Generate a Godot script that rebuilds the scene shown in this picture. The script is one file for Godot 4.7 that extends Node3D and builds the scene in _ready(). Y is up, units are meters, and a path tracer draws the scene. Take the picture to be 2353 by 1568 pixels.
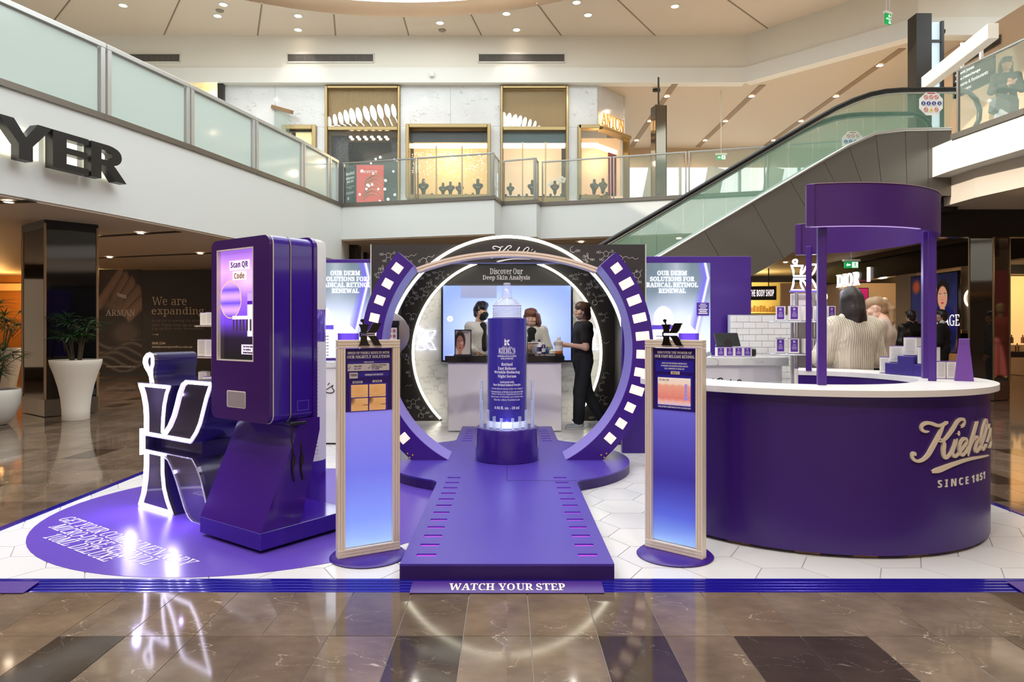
extends Node3D

# ---------------------------------------------------------------- frame of the photograph: a point at a given distance, or on a level plane
const FOCAL := 1600.0
const CX := 1165.0
const CY := 756.0
const EYE := 1.35

func px(u: float, v: float, d: float) -> Vector3:
	return Vector3((u - CX) / FOCAL * d, EYE - (v - CY) / FOCAL * d, -d)

func level(u: float, v: float, y := 0.0) -> Vector3:
	return px(u, v, FOCAL * (EYE - y) / (v - CY))

# ---------------------------------------------------------------- mesh builder
class MB:
	var v := PackedVector3Array()
	var n := PackedVector3Array()
	var t := PackedVector2Array()

	func tri(a: Vector3, b: Vector3, c: Vector3, na: Vector3, nb: Vector3, nc: Vector3, ta := Vector2.ZERO, tb := Vector2.ZERO, tc := Vector2.ZERO) -> void:
		if (a - c).cross(a - b).dot(na + nb + nc) < 0.0:
			v.append_array([a, c, b])
			n.append_array([na, nc, nb])
			t.append_array([ta, tc, tb])
		else:
			v.append_array([a, b, c])
			n.append_array([na, nb, nc])
			t.append_array([ta, tb, tc])

	func quad(a: Vector3, b: Vector3, c: Vector3, d: Vector3, na: Vector3, nb: Vector3, nc: Vector3, nd: Vector3) -> void:
		tri(a, b, c, na, nb, nc)
		tri(a, c, d, na, nc, nd)

	func face(p: Array, nn: Vector3) -> void:
		for i in range(1, p.size() - 1):
			tri(p[0], p[i], p[i + 1], nn, nn, nn)

	# a flat printed sheet: a = top left, b = top right, c = bottom right, d = bottom left
	func sheet(a: Vector3, b: Vector3, c: Vector3, d: Vector3) -> void:
		var nn := (d - a).cross(b - a).normalized()
		tri(a, b, c, nn, nn, nn, Vector2(0, 0), Vector2(1, 0), Vector2(1, 1))
		tri(a, c, d, nn, nn, nn, Vector2(0, 0), Vector2(1, 1), Vector2(0, 1))

	func box(c: Vector3, s: Vector3, b := Basis.IDENTITY, ch := 0.0) -> void:
		var h := s * 0.5
		for a in 3:
			var p := (a + 1) % 3
			var q := (a + 2) % 3
			for sg in [-1.0, 1.0]:
				var nn := Vector3.ZERO
				nn[a] = sg
				var pts := []
				for ij in [[-1, -1], [1, -1], [1, 1], [-1, 1]]:
					var w := Vector3.ZERO
					w[a] = sg * h[a]
					w[p] = ij[0] * (h[p] - ch)
					w[q] = ij[1] * (h[q] - ch)
					pts.append(c + b * w)
				face(pts, b * nn)
			if ch > 0.0:
				for ij in [[-1, -1], [1, -1], [1, 1], [-1, 1]]:
					var nn := Vector3.ZERO
					nn[p] = ij[0]
					nn[q] = ij[1]
					var pts := []
					for e in [[-1, 0], [1, 0], [1, 1], [-1, 1]]:
						var w := Vector3.ZERO
						w[a] = e[0] * (h[a] - ch)
						w[p] = ij[0] * (h[p] - ch * e[1])
						w[q] = ij[1] * (h[q] - ch * (1 - e[1]))
						pts.append(c + b * w)
					face(pts, (b * nn).normalized())
		if ch > 0.0:
			for i in 8:
				var sg := Vector3(1 if i & 1 else -1, 1 if i & 2 else -1, 1 if i & 4 else -1)
				var hh := h - Vector3.ONE * ch
				face([c + b * (sg * Vector3(h.x, hh.y, hh.z)), c + b * (sg * Vector3(hh.x, h.y, hh.z)), c + b * (sg * Vector3(hh.x, hh.y, h.z))], (b * sg).normalized())

	# polygon in the local xy plane, pulled along local z
	func prism(poly: PackedVector2Array, z0: float, z1: float, x := Transform3D.IDENTITY, smooth := false) -> void:
		var k := poly.size()
		var turn := -1.0 if Geometry2D.is_polygon_clockwise(poly) else 1.0
		var nz := x.basis.z.normalized() * signf(z1 - z0)
		var ids := Geometry2D.triangulate_polygon(poly)
		for i in range(0, ids.size(), 3):
			for zz in [[z0, -1.0], [z1, 1.0]]:
				var p := []
				for j in 3:
					p.append(x * Vector3(poly[ids[i + j]].x, poly[ids[i + j]].y, zz[0]))
				face(p, nz * zz[1])
		var en := []
		for i in k:
			var e := (poly[(i + 1) % k] - poly[i]).normalized()
			en.append(Vector2(e.y, -e.x) * turn)
		for i in k:
			var a: Vector2 = en[i]
			var b: Vector2 = en[i]
			if smooth:
				if en[(i + k - 1) % k].dot(en[i]) > 0.75:
					a = (en[(i + k - 1) % k] + en[i]).normalized()
				if en[(i + 1) % k].dot(en[i]) > 0.75:
					b = (en[(i + 1) % k] + en[i]).normalized()
			var p := poly[i]
			var q := poly[(i + 1) % k]
			var na := (x.basis * Vector3(a.x, a.y, 0)).normalized()
			var nb := (x.basis * Vector3(b.x, b.y, 0)).normalized()
			quad(x * Vector3(p.x, p.y, z0), x * Vector3(q.x, q.y, z0), x * Vector3(q.x, q.y, z1), x * Vector3(p.x, p.y, z1), na, nb, nb, na)

	# profile of (radius, height), turned round the y axis
	func lathe(pr: Array, seg := 32, x := Transform3D.IDENTITY, a0 := 0.0, a1 := TAU) -> void:
		var en := []
		for i in pr.size() - 1:
			var e: Vector2 = (pr[i + 1] - pr[i]).normalized()
			en.append(Vector2(e.y, -e.x))
		var mid := Vector2.ZERO
		for p in pr:
			mid += p / pr.size()
		for i in pr.size() - 1:
			var a: Vector2 = en[i]
			var b: Vector2 = en[i]
			if i > 0 and en[i - 1].dot(en[i]) > 0.7:
				a = (en[i - 1] + en[i]).normalized()
			if i < en.size() - 1 and en[i + 1].dot(en[i]) > 0.7:
				b = (en[i + 1] + en[i]).normalized()
			for s in seg:
				var f := a0 + (a1 - a0) * s / seg
				var g := a0 + (a1 - a0) * (s + 1) / seg
				var cf := Vector3(cos(f), 0, sin(f))
				var cg := Vector3(cos(g), 0, sin(g))
				var up := Vector3.UP
				quad(x * (cf * pr[i].x + up * pr[i].y), x * (cg * pr[i].x + up * pr[i].y), x * (cg * pr[i + 1].x + up * pr[i + 1].y), x * (cf * pr[i + 1].x + up * pr[i + 1].y),
					x.basis * (cf * a.x + up * a.y), x.basis * (cg * a.x + up * a.y), x.basis * (cg * b.x + up * b.y), x.basis * (cf * b.x + up * b.y))

	func disc(c: Vector3, r: float, up: Vector3, seg := 24) -> void:
		var s := up.cross(Vector3(0.3, 0.7, 0.2)).normalized()
		var w := s.cross(up).normalized()
		for i in seg:
			var f := TAU * i / seg
			var g := TAU * (i + 1) / seg
			tri(c, c + (s * cos(f) + w * sin(f)) * r, c + (s * cos(g) + w * sin(g)) * r, up, up, up)

	func tube(p: Array, r, seg := 8, closed := false, cap := true) -> void:
		var k := p.size()
		var rings := []
		var u := Vector3.ZERO
		for i in k:
			var d: Vector3
			if closed:
				d = p[(i + 1) % k] - p[(i + k - 1) % k]
			else:
				d = p[mini(i + 1, k - 1)] - p[maxi(i - 1, 0)]
			d = d.normalized()
			if u == Vector3.ZERO:
				u = d.cross(Vector3.UP if absf(d.y) < 0.9 else Vector3.RIGHT).normalized()
			u = (u - d * u.dot(d)).normalized()
			var w := d.cross(u)
			var ring := []
			var rr: float = r[i] if r is Array else r
			for s in seg:
				var nn := u * cos(TAU * s / seg) + w * sin(TAU * s / seg)
				ring.append([p[i] + nn * rr, nn])
			rings.append(ring)
		for i in (k if closed else k - 1):
			var a: Array = rings[i]
			var b: Array = rings[(i + 1) % k]
			for s in seg:
				var z := (s + 1) % seg
				quad(a[s][0], a[z][0], b[z][0], b[s][0], a[s][1], a[z][1], b[z][1], b[s][1])
		if cap and not closed:
			for e in [[0, 1], [k - 1, k - 2]]:
				var nn: Vector3 = (p[e[0]] - p[e[1]]).normalized()
				var pts := []
				for s in seg:
					pts.append(rings[e[0]][s][0])
				face(pts, nn)

	func ball(c: Vector3, r: Vector3, seg := 12, rows := 8, b := Basis.IDENTITY) -> void:
		for i in rows:
			var f0 := PI * i / rows
			var f1 := PI * (i + 1) / rows
			for s in seg:
				var g0 := TAU * s / seg
				var g1 := TAU * (s + 1) / seg
				var q := []
				for e in [[f0, g0], [f0, g1], [f1, g1], [f1, g0]]:
					q.append(Vector3(sin(e[0]) * cos(e[1]), cos(e[0]), sin(e[0]) * sin(e[1])))
				var nn := []
				for w in q:
					nn.append((b * (w / r)).normalized())
				quad(c + b * (q[0] * r), c + b * (q[1] * r), c + b * (q[2] * r), c + b * (q[3] * r), nn[0], nn[1], nn[2], nn[3])

	# sector of a ring in the local xy plane, pulled along local z
	func sector(ri: float, ro: float, z0: float, z1: float, a0: float, a1: float, seg := 32, x := Transform3D.IDENTITY, ends := true) -> void:
		for s in seg:
			var f := a0 + (a1 - a0) * s / seg
			var g := a0 + (a1 - a0) * (s + 1) / seg
			var cf := Vector3(cos(f), sin(f), 0)
			var cg := Vector3(cos(g), sin(g), 0)
			var z := Vector3(0, 0, 1)
			var nf := x.basis * cf
			var ng := x.basis * cg
			var nz := x.basis * z
			quad(x * (cf * ro + z * z0), x * (cg * ro + z * z0), x * (cg * ro + z * z1), x * (cf * ro + z * z1), nf, ng, ng, nf)
			if ri > 0.0:
				quad(x * (cf * ri + z * z0), x * (cg * ri + z * z0), x * (cg * ri + z * z1), x * (cf * ri + z * z1), -nf, -ng, -ng, -nf)
			for e in [[z0, -1.0], [z1, 1.0]]:
				face([x * (cf * ri + z * e[0]), x * (cf * ro + z * e[0]), x * (cg * ro + z * e[0]), x * (cg * ri + z * e[0])], nz * e[1])
		if ends and absf(a1 - a0) < TAU - 0.001:
			for e in [[a0, -1.0], [a1, 1.0]]:
				var c := Vector3(cos(e[0]), sin(e[0]), 0)
				var tn = Vector3(-sin(e[0]), cos(e[0]), 0) * e[1] * signf(a1 - a0)
				face([x * (c * ri + Vector3(0, 0, z0)), x * (c * ro + Vector3(0, 0, z0)), x * (c * ro + Vector3(0, 0, z1)), x * (c * ri + Vector3(0, 0, z1))], x.basis * tn)

	# a brush stroke [x, y, width ...] smoothed and pulled out by h; put maps (x, y, z) to the place
	func stroke(p: Array, h: float, put: Callable, sub := 5) -> void:
		var c := []
		var k := p.size() / 3
		for i in k - 1:
			for s in (sub if i < k - 2 else sub + 1):
				var f := float(s) / sub
				var q := []
				for j in 3:
					q.append(cubic_interpolate(p[i * 3 + j], p[(i + 1) * 3 + j], p[maxi(i - 1, 0) * 3 + j], p[mini(i + 2, k - 1) * 3 + j], f))
				c.append(q)
		var l := []
		for i in c.size():
			var a: Array = c[maxi(i - 1, 0)]
			var b: Array = c[mini(i + 1, c.size() - 1)]
			var d := Vector2(b[0] - a[0], b[1] - a[1]).normalized()
			var w = Vector2(-d.y, d.x) * c[i][2] * 0.5
			var m := Vector2(c[i][0], c[i][1])
			l.append([m + w, m - w, d])
		for e in [[0, -1.0], [c.size() - 1, 1.0]]:   # round ends
			var m: Vector2 = (l[e[0]][0] + l[e[0]][1]) * 0.5
			var w: Vector2 = l[e[0]][0] - m
			var nn: Vector3 = (put.call(m.x, m.y, 1.0) - put.call(m.x, m.y, 0.0)).normalized()
			var last: Vector2 = m + w
			for s in range(1, 9):
				var f := PI * s / 8.0
				var q: Vector2 = m + w * cos(f) + l[e[0]][2] * e[1] * w.length() * sin(f)
				face([put.call(m.x, m.y, h), put.call(last.x, last.y, h), put.call(q.x, q.y, h)], nn)
				last = q
		for i in c.size() - 1:
			var m: Vector2 = l[i][0]
			var nn: Vector3 = (put.call(m.x, m.y, 1.0) - put.call(m.x, m.y, 0.0)).normalized()
			var q := [l[i][0], l[i + 1][0], l[i + 1][1], l[i][1]]
			var top := []
			for w in q:
				top.append(put.call(w.x, w.y, h))
			face(top, nn)
			for e in [[0, 1], [3, 2]]:
				var a: Vector2 = q[e[0]]
				var b: Vector2 = q[e[1]]
				var out: Vector3 = put.call(a.x, a.y, h) - put.call(q[3 - e[0]].x, q[3 - e[0]].y, h)
				face([put.call(a.x, a.y, 0.0), put.call(b.x, b.y, 0.0), put.call(b.x, b.y, h), put.call(a.x, a.y, h)], out.normalized())

	func join(o: MB, x := Transform3D.IDENTITY) -> void:
		for i in o.v.size():
			v.append(x * o.v[i])
			n.append((x.basis * o.n[i]).normalized())
			t.append(o.t[i])

	func mesh() -> ArrayMesh:
		var a := []
		a.resize(Mesh.ARRAY_MAX)
		a[Mesh.ARRAY_VERTEX] = v
		a[Mesh.ARRAY_NORMAL] = n
		a[Mesh.ARRAY_TEX_UV] = t
		var m := ArrayMesh.new()
		m.add_surface_from_arrays(Mesh.PRIMITIVE_TRIANGLES, a)
		return m

# ---------------------------------------------------------------- distance field of tapered limbs, meshed as surface nets
func field(bones: Array, cell: float, k: float) -> MB:
	var lo := Vector3.ONE * 1e9
	var hi := -lo
	for b in bones:
		var r := maxf(b[2], b[3]) + cell * 3.0
		lo = lo.min(b[0] - Vector3.ONE * r).min(b[1] - Vector3.ONE * r)
		hi = hi.max(b[0] + Vector3.ONE * r).max(b[1] + Vector3.ONE * r)
	var nx := int((hi.x - lo.x) / cell) + 2
	var ny := int((hi.y - lo.y) / cell) + 2
	var nz := int((hi.z - lo.z) / cell) + 2
	var g := PackedFloat32Array()
	g.resize(nx * ny * nz)
	g.fill(9.0)
	for b in bones:
		var pa: Vector3 = b[0]
		var ab: Vector3 = b[1] - b[0]
		var l2 := maxf(ab.length_squared(), 1e-9)
		var ra: float = b[2]
		var dr: float = b[3] - b[2]
		var r := maxf(b[2], b[3]) + k * 0.6 + cell * 2.0
		var p0: Vector3 = ((b[0].min(b[1]) - Vector3.ONE * r - lo) / cell).floor().max(Vector3.ZERO)
		var p1: Vector3 = ((b[0].max(b[1]) + Vector3.ONE * r - lo) / cell).ceil()
		for z in range(int(p0.z), mini(int(p1.z), nz)):
			for y in range(int(p0.y), mini(int(p1.y), ny)):
				var row := (z * ny + y) * nx
				for x in range(int(p0.x), mini(int(p1.x), nx)):
					var w := lo + Vector3(x, y, z) * cell - pa
					var t := clampf(w.dot(ab) / l2, 0.0, 1.0)
					var d := (w - ab * t).length() - ra - dr * t
					var o := g[row + x]
					var h := k - absf(o - d)
					g[row + x] = minf(o, d) - (h * h / k * 0.25 if h > 0.0 else 0.0)
	var m := MB.new()
	var where := {}
	var sxy := nx * ny
	for z in nz - 1:
		for y in ny - 1:
			var row := z * sxy + y * nx
			for x in nx - 1:
				var i := row + x
				var f0 := g[i]
				if absf(f0) > cell * 2.0:
					continue
				var c := [f0, g[i + 1], g[i + nx], g[i + nx + 1], g[i + sxy], g[i + sxy + 1], g[i + sxy + nx], g[i + sxy + nx + 1]]
				var inside := 0
				for q in c:
					inside += 1 if q < 0.0 else 0
				if inside == 0 or inside == 8:
					continue
				var s := Vector3.ZERO
				var cnt := 0
				for e in [[0, 1], [2, 3], [4, 5], [6, 7], [0, 2], [1, 3], [4, 6], [5, 7], [0, 4], [1, 5], [2, 6], [3, 7]]:
					var fa: float = c[e[0]]
					var fb: float = c[e[1]]
					if (fa < 0.0) != (fb < 0.0):
						var f := fa / (fa - fb)
						s += Vector3(e[0] & 1, e[0] >> 1 & 1, e[0] >> 2).lerp(Vector3(e[1] & 1, e[1] >> 1 & 1, e[1] >> 2), f)
						cnt += 1
				var gr := Vector3(c[1] + c[3] + c[5] + c[7] - c[0] - c[2] - c[4] - c[6], c[2] + c[3] + c[6] + c[7] - c[0] - c[1] - c[4] - c[5], c[4] + c[5] + c[6] + c[7] - c[0] - c[1] - c[2] - c[3])
				where[i] = [lo + (Vector3(x, y, z) + s / cnt) * cell, gr.normalized()]
	for i in where:
		for e in [[1, nx, sxy], [nx, 1, sxy], [sxy, 1, nx]]:
			if (g[i] < 0.0) != (g[i + e[0]] < 0.0):
				var a = where.get(i)
				var b = where.get(i - e[1])
				var c = where.get(i - e[1] - e[2])
				var d = where.get(i - e[2])
				if a and b and c and d:
					m.quad(a[0], b[0], c[0], d[0], a[1], b[1], c[1], d[1])
	return m

# ---------------------------------------------------------------- nodes
func tag(o: Node, label: String, category := "", group := "", kind := "") -> Node:
	if label:
		o.set_meta("label", label)
	if category:
		o.set_meta("category", category)
	if group:
		o.set_meta("group", group)
	if kind:
		o.set_meta("kind", kind)
	return o

func thing(called: String, label: String, category: String, at := Vector3.ZERO, turn := 0.0, group := "") -> Node3D:
	var o := Node3D.new()
	o.name = called
	add_child(o, true)
	o.position = at
	o.rotation.y = turn
	tag(o, label, category, group)
	return o

func part(called: String, m: MB, material: Material, parent: Node, kind := "") -> MeshInstance3D:
	var o := MeshInstance3D.new()
	o.name = called
	o.mesh = m.mesh()
	o.material_override = material
	parent.add_child(o, true)
	if kind:
		o.set_meta("kind", kind)
	return o

func solo(called: String, m: MB, material: Material, label: String, category: String, group := "") -> MeshInstance3D:
	var o := part(called, m, material, self)
	tag(o, label, category, group)
	return o

func struct(called: String, m: MB, material: Material, label := "") -> MeshInstance3D:
	var o := part(called, m, material, self, "structure")
	tag(o, label)
	return o

func copy(o: Node3D, at: Vector3, turn: float, label := "") -> Node3D:
	var c: Node3D = o.duplicate()
	c.name = String(o.name).rstrip("0123456789_")
	add_child(c, true)
	c.position = at
	c.rotation.y = turn
	if label:
		c.set_meta("label", label)
	return c

var fonts := {}
func font(called: String, weight := 400, italic := false) -> SystemFont:
	var key := called + str(weight) + str(italic)
	if not fonts.has(key):
		var f := SystemFont.new()
		f.font_names = PackedStringArray([called])
		f.font_weight = weight
		f.font_italic = italic
		fonts[key] = f
	return fonts[key]

const SERIF := "Droid Serif"
const SANS := "Droid Sans"

func letters(s: String, f: Font, depth := 1.0, step := 2.0) -> TextMesh:
	var t := TextMesh.new()
	t.font = f
	t.font_size = 32
	t.pixel_size = 0.01
	t.depth = depth
	t.curve_step = step
	t.text = s
	return t

# lettering centred at a place, fitted to a width and (if given) a height
func text(parent: Node, s: String, f: Font, at: Vector3, w: float, h: float, m: Material, b := Basis.IDENTITY, depth := 0.002, called := "lettering") -> MeshInstance3D:
	var t := letters(s, f)
	var box := t.get_aabb()
	var sx := w / maxf(box.size.x, 0.001)
	var sy := h / maxf(box.size.y, 0.001) if h > 0.0 else sx
	var sc := Basis.from_scale(Vector3(sx, sy, depth))
	var o := MeshInstance3D.new()
	o.name = called
	o.mesh = t
	o.material_override = m
	o.transform = Transform3D(b * sc, at - b * (sc * box.get_center()))
	parent.add_child(o, true)
	return o

# the same lettering bent by a function (x, y, z) -> place
func bent_text(s: String, f: Font, w: float, h: float, depth: float, put: Callable) -> MB:
	var t := letters(s, f)
	var box := t.get_aabb()
	var sx := w / box.size.x
	var sy := h / box.size.y if h > 0.0 else sx
	var a := t.surface_get_arrays(0)
	var p: PackedVector3Array = a[Mesh.ARRAY_VERTEX]
	var id: PackedInt32Array = a[Mesh.ARRAY_INDEX]
	var m := MB.new()
	for i in range(0, id.size(), 3):
		var q := []
		for j in 3:
			var w3 := p[id[i + j]] - box.get_center()
			q.append(put.call(w3.x * sx, w3.y * sy, (w3.z + 0.5) * depth))
		var nn: Vector3 = (q[0] - q[2]).cross(q[0] - q[1]).normalized()
		m.tri(q[0], q[1], q[2], nn, nn, nn)
	return m

# ---------------------------------------------------------------- materials
var mats := {}
func c8(r: float, g: float, b: float, a := 1.0) -> Color:
	return Color(r / 255.0, g / 255.0, b / 255.0, a)

func mat(r: float, g: float, b: float, rough := 0.5, metal := 0.0, coat := 0.0) -> StandardMaterial3D:
	var key := "%d %d %d %.3f %.3f %.2f" % [r, g, b, rough, metal, coat]
	if not mats.has(key):
		var m := StandardMaterial3D.new()
		m.albedo_color = c8(r, g, b)
		m.roughness = rough
		m.metallic = metal
		if coat > 0.0:
			m.clearcoat_enabled = true
			m.clearcoat = coat
			m.clearcoat_roughness = 0.06
		mats[key] = m
	return mats[key]

func glow(r: float, g: float, b: float, e: float) -> StandardMaterial3D:
	var key := "glow %d %d %d %.2f" % [r, g, b, e]
	if not mats.has(key):
		var m := StandardMaterial3D.new()
		m.albedo_color = c8(r, g, b)
		m.emission_enabled = true
		m.emission = c8(r, g, b)
		m.emission_energy_multiplier = e
		mats[key] = m
	return mats[key]

func pane(r: float, g: float, b: float, a: float, rough := 0.02, spec := 0.5) -> StandardMaterial3D:
	var key := "pane %d %d %d %.2f %.2f %.2f" % [r, g, b, a, rough, spec]
	if not mats.has(key):
		var m := StandardMaterial3D.new()
		m.transparency = BaseMaterial3D.TRANSPARENCY_ALPHA
		m.albedo_color = c8(r, g, b, a)
		m.metallic_specular = spec
		m.roughness = rough
		mats[key] = m
	return mats[key]

func printed(im: Image, e := 0.0, rough := 0.4) -> StandardMaterial3D:
	var m := StandardMaterial3D.new()
	var t := ImageTexture.create_from_image(im)
	m.albedo_texture = t
	m.roughness = rough
	m.texture_repeat = false
	if e > 0.0:
		m.emission_enabled = true
		m.emission_texture = t
		m.emission_operator = BaseMaterial3D.EMISSION_OP_MULTIPLY
		m.emission = Color.WHITE
		m.emission_energy_multiplier = e
	return m

func veins(seed_: int, stops: Array, size: float, freq: float, rough: float, tint := Color.WHITE) -> StandardMaterial3D:
	var key := "veins %d %s" % [seed_, tint]
	if mats.has(key):
		return mats[key]
	if not mats.has(seed_):
		var n := FastNoiseLite.new()
		n.seed = seed_
		n.noise_type = FastNoiseLite.TYPE_SIMPLEX
		n.frequency = freq
		n.fractal_type = FastNoiseLite.FRACTAL_RIDGED
		n.fractal_octaves = 4
		n.domain_warp_enabled = true
		n.domain_warp_amplitude = 60.0
		n.domain_warp_frequency = 0.008
		var g := Gradient.new()
		var at := PackedFloat32Array()
		var cc := PackedColorArray()
		for s in stops:
			at.append(s[0])
			cc.append(s[1])
		g.offsets = at
		g.colors = cc
		var t := NoiseTexture2D.new()
		t.width = 1024
		t.height = 1024
		t.seamless = true
		t.noise = n
		t.color_ramp = g
		mats[seed_] = t
	var m := StandardMaterial3D.new()
	m.albedo_texture = mats[seed_]
	m.albedo_color = tint
	m.roughness = rough
	m.uv1_triplanar = true
	m.uv1_world_triplanar = true
	m.uv1_scale = Vector3.ONE / size
	mats[key] = m
	return m

# colour between stops [[0, Color], [1, Color]]
func ramp(stops: Array, f: float) -> Color:
	for i in stops.size() - 1:
		if f <= stops[i + 1][0]:
			return stops[i][1].lerp(stops[i + 1][1], clampf((f - stops[i][0]) / (stops[i + 1][0] - stops[i][0]), 0.0, 1.0))
	return stops[-1][1]

func lamp(called: String, at: Vector3, e: float, c: Color, size := 0.05) -> OmniLight3D:
	var l := OmniLight3D.new()
	l.name = called
	l.light_energy = e
	l.light_color = c
	l.light_size = size
	l.omni_range = 40.0
	l.omni_attenuation = 2.0
	l.shadow_enabled = true
	add_child(l, true)
	l.position = at
	return l

func spot(called: String, at: Vector3, to: Vector3, e: float, c: Color, angle := 40.0, size := 0.08) -> SpotLight3D:
	var l := SpotLight3D.new()
	l.name = called
	l.light_energy = e
	l.light_color = c
	l.light_size = size
	l.spot_range = 40.0
	l.spot_attenuation = 2.0
	l.spot_angle = angle
	l.spot_angle_attenuation = 0.7
	l.shadow_enabled = true
	add_child(l, true)
	l.look_at_from_position(at, to, Vector3.RIGHT)
	return l

func area(called: String, at: Vector3, to: Vector3, size: Vector2, e: float, c: Color) -> AreaLight3D:
	var l := AreaLight3D.new()
	l.name = called
	l.light_energy = e
	l.light_color = c
	l.area_size = size
	l.area_range = 40.0
	l.area_attenuation = 2.0
	l.shadow_enabled = true
	add_child(l, true)
	l.look_at_from_position(at, to, Vector3.UP if absf((to - at).normalized().y) < 0.9 else Vector3.RIGHT)
	return l

func arc2(c: Vector2, r: float, a0: float, a1: float, seg: int) -> Array:
	var p := []
	for i in seg + 1:
		var a := a0 + (a1 - a0) * i / seg
		p.append(c + Vector2(cos(a), sin(a)) * r)
	return p

func round_rect(w: float, h: float, r: float) -> PackedVector2Array:
	var p := PackedVector2Array()
	for q in [[w / 2 - r, h / 2 - r, 0.0], [-w / 2 + r, h / 2 - r, PI / 2], [-w / 2 + r, -h / 2 + r, PI], [w / 2 - r, -h / 2 + r, PI * 1.5]]:
		p.append_array(PackedVector2Array(arc2(Vector2(q[0], q[1]), r, q[2], q[2] + PI / 2, 5)))
	return p

const PLAN := Basis(Vector3(1, 0, 0), Vector3(0, 0, 1), Vector3(0, 1, 0))   # plan polygons: x, z on the ground, pulled upwards

func plan(y := 0.0) -> Transform3D:
	return Transform3D(PLAN, Vector3(0, y, 0))
# the shop script as brush strokes [x, y, width ...], about 0.86 m long
var script_strokes := {
	"swash": [-0.202, 0.087, 0.009, -0.223, 0.086, 0.015, -0.244, 0.096, 0.018, -0.25, 0.113, 0.019, -0.236, 0.13, 0.02, -0.208, 0.137, 0.02, -0.176, 0.132, 0.02, -0.144, 0.121, 0.02, -0.114, 0.118, 0.018, -0.088, 0.123, 0.018, -0.064, 0.134, 0.018],
	"stem": [-0.093, 0.117, 0.017, -0.114, 0.079, 0.024, -0.144, 0.034, 0.028, -0.176, -0.013, 0.029, -0.204, -0.051, 0.026, -0.235, -0.076, 0.02, -0.268, -0.086, 0.017, -0.294, -0.079, 0.017, -0.31, -0.061, 0.018, -0.308, -0.041, 0.019, -0.296, -0.04, 0.02, -0.292, -0.047, 0.015],
	"arm": [0.059, 0.101, 0.013, 0.084, 0.107, 0.015, 0.098, 0.127, 0.015, 0.087, 0.144, 0.018, 0.057, 0.146, 0.018, 0.025, 0.131, 0.022, -0.005, 0.099, 0.024, -0.038, 0.068, 0.023, -0.075, 0.037, 0.017, -0.097, 0.03, 0.012, -0.119, 0.041, 0.009, -0.131, 0.032, 0.009, -0.119, 0.023, 0.009, -0.097, 0.029, 0.01],
	"leg": [-0.097, 0.029, 0.013, -0.086, 0.005, 0.028, -0.09, -0.027, 0.029, -0.087, -0.057, 0.026, -0.075, -0.074, 0.021, -0.052, -0.069, 0.018, -0.029, -0.048, 0.018, -0, -0.01, 0.024, 0.017, 0.025, 0.024],
	"ie": [0.017, 0.025, 0.024, -0, -0.01, 0.024, -0.016, -0.042, 0.022, -0.01, -0.065, 0.02, 0.01, -0.072, 0.018, 0.041, -0.059, 0.015, 0.073, -0.035, 0.015, 0.11, -0.008, 0.017, 0.122, 0.013, 0.018, 0.107, 0.027, 0.018, 0.078, 0.023, 0.019, 0.053, -0.004, 0.02, 0.046, -0.036, 0.02, 0.057, -0.06, 0.019, 0.078, -0.069, 0.018, 0.107, -0.058, 0.015, 0.149, -0.025, 0.015],
	"h": [0.247, 0.116, 0.023, 0.206, 0.055, 0.023, 0.169, -0.003, 0.023, 0.132, -0.07, 0.023],
	"ha": [0.159, -0.022, 0.017, 0.202, 0.015, 0.017, 0.247, 0.026, 0.018, 0.255, 0.007, 0.02, 0.233, -0.029, 0.021, 0.22, -0.051, 0.02, 0.239, -0.063, 0.018, 0.271, -0.055, 0.015, 0.324, -0.024, 0.015],
	"l": [0.324, -0.024, 0.015, 0.382, 0.029, 0.016, 0.425, 0.084, 0.016, 0.409, 0.118, 0.015, 0.365, 0.1, 0.016, 0.324, 0.052, 0.018, 0.305, -0.008, 0.019, 0.315, -0.047, 0.018, 0.349, -0.061, 0.017, 0.406, -0.038, 0.013],
	"ap": [0.498, 0.082, 0.009, 0.471, 0.053, 0.008],
	"s": [0.425, -0.028, 0.009, 0.498, 0.013, 0.009, 0.551, 0.048, 0.008, 0.535, 0.012, 0.01, 0.566, -0.031, 0.011, 0.535, -0.062, 0.012, 0.471, -0.063, 0.011, 0.437, -0.045, 0.01],
	"under": [-0.176, -0.154, 0.011, -0.152, -0.148, 0.026, -0.114, -0.142, 0.031, -0, -0.117, 0.023, 0.169, -0.1, 0.017, 0.454, -0.111, 0.007],
	"dot": [0.035, 0.067, 0.026, 0.036, 0.062, 0.026],
}

# ---------------------------------------------------------------- the mortar-and-pestle letter K, one unit tall
func pv(a: Array) -> PackedVector2Array:
	var p := PackedVector2Array()
	for i in range(0, a.size(), 2):
		p.append(Vector2(a[i], a[i + 1]))
	return p

var k_upper := pv([0, .95, .48, .95, .435, .88, .405, .80, .388, .70, .38, .60, .45, .66, .51, .74, .55, .82, .59, .91, .635, .975, .69, 1, 1.07, 1, 1.01, .95, .97, .88, .93, .79, .89, .70, .84, .63, .76, .555, .10, .555, .10, .70, .09, .78, .06, .86])
var k_lower := pv([.10, .445, .77, .445, .83, .39, .88, .32, .92, .23, .97, .12, 1.07, 0, .78, 0, .72, .025, .67, .08, .62, .16, .56, .26, .50, .34, .44, .40, .38, .42, .38, .30, .40, .19, .44, .11, .52, 0, 0, 0, .06, .11, .09, .22, .10, .33])
var k_spine := pv([.045, .61, .10, .61, .10, .39, .045, .39])
var k_pestle := pv([.19, .95, .18, 1.0, .15, 1.035, .105, 1.07, .08, 1.11, .09, 1.15, .13, 1.18, .175, 1.19, .215, 1.18, .235, 1.15, .235, 1.10, .215, 1.06, .215, 1.01, .24, .95])

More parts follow.
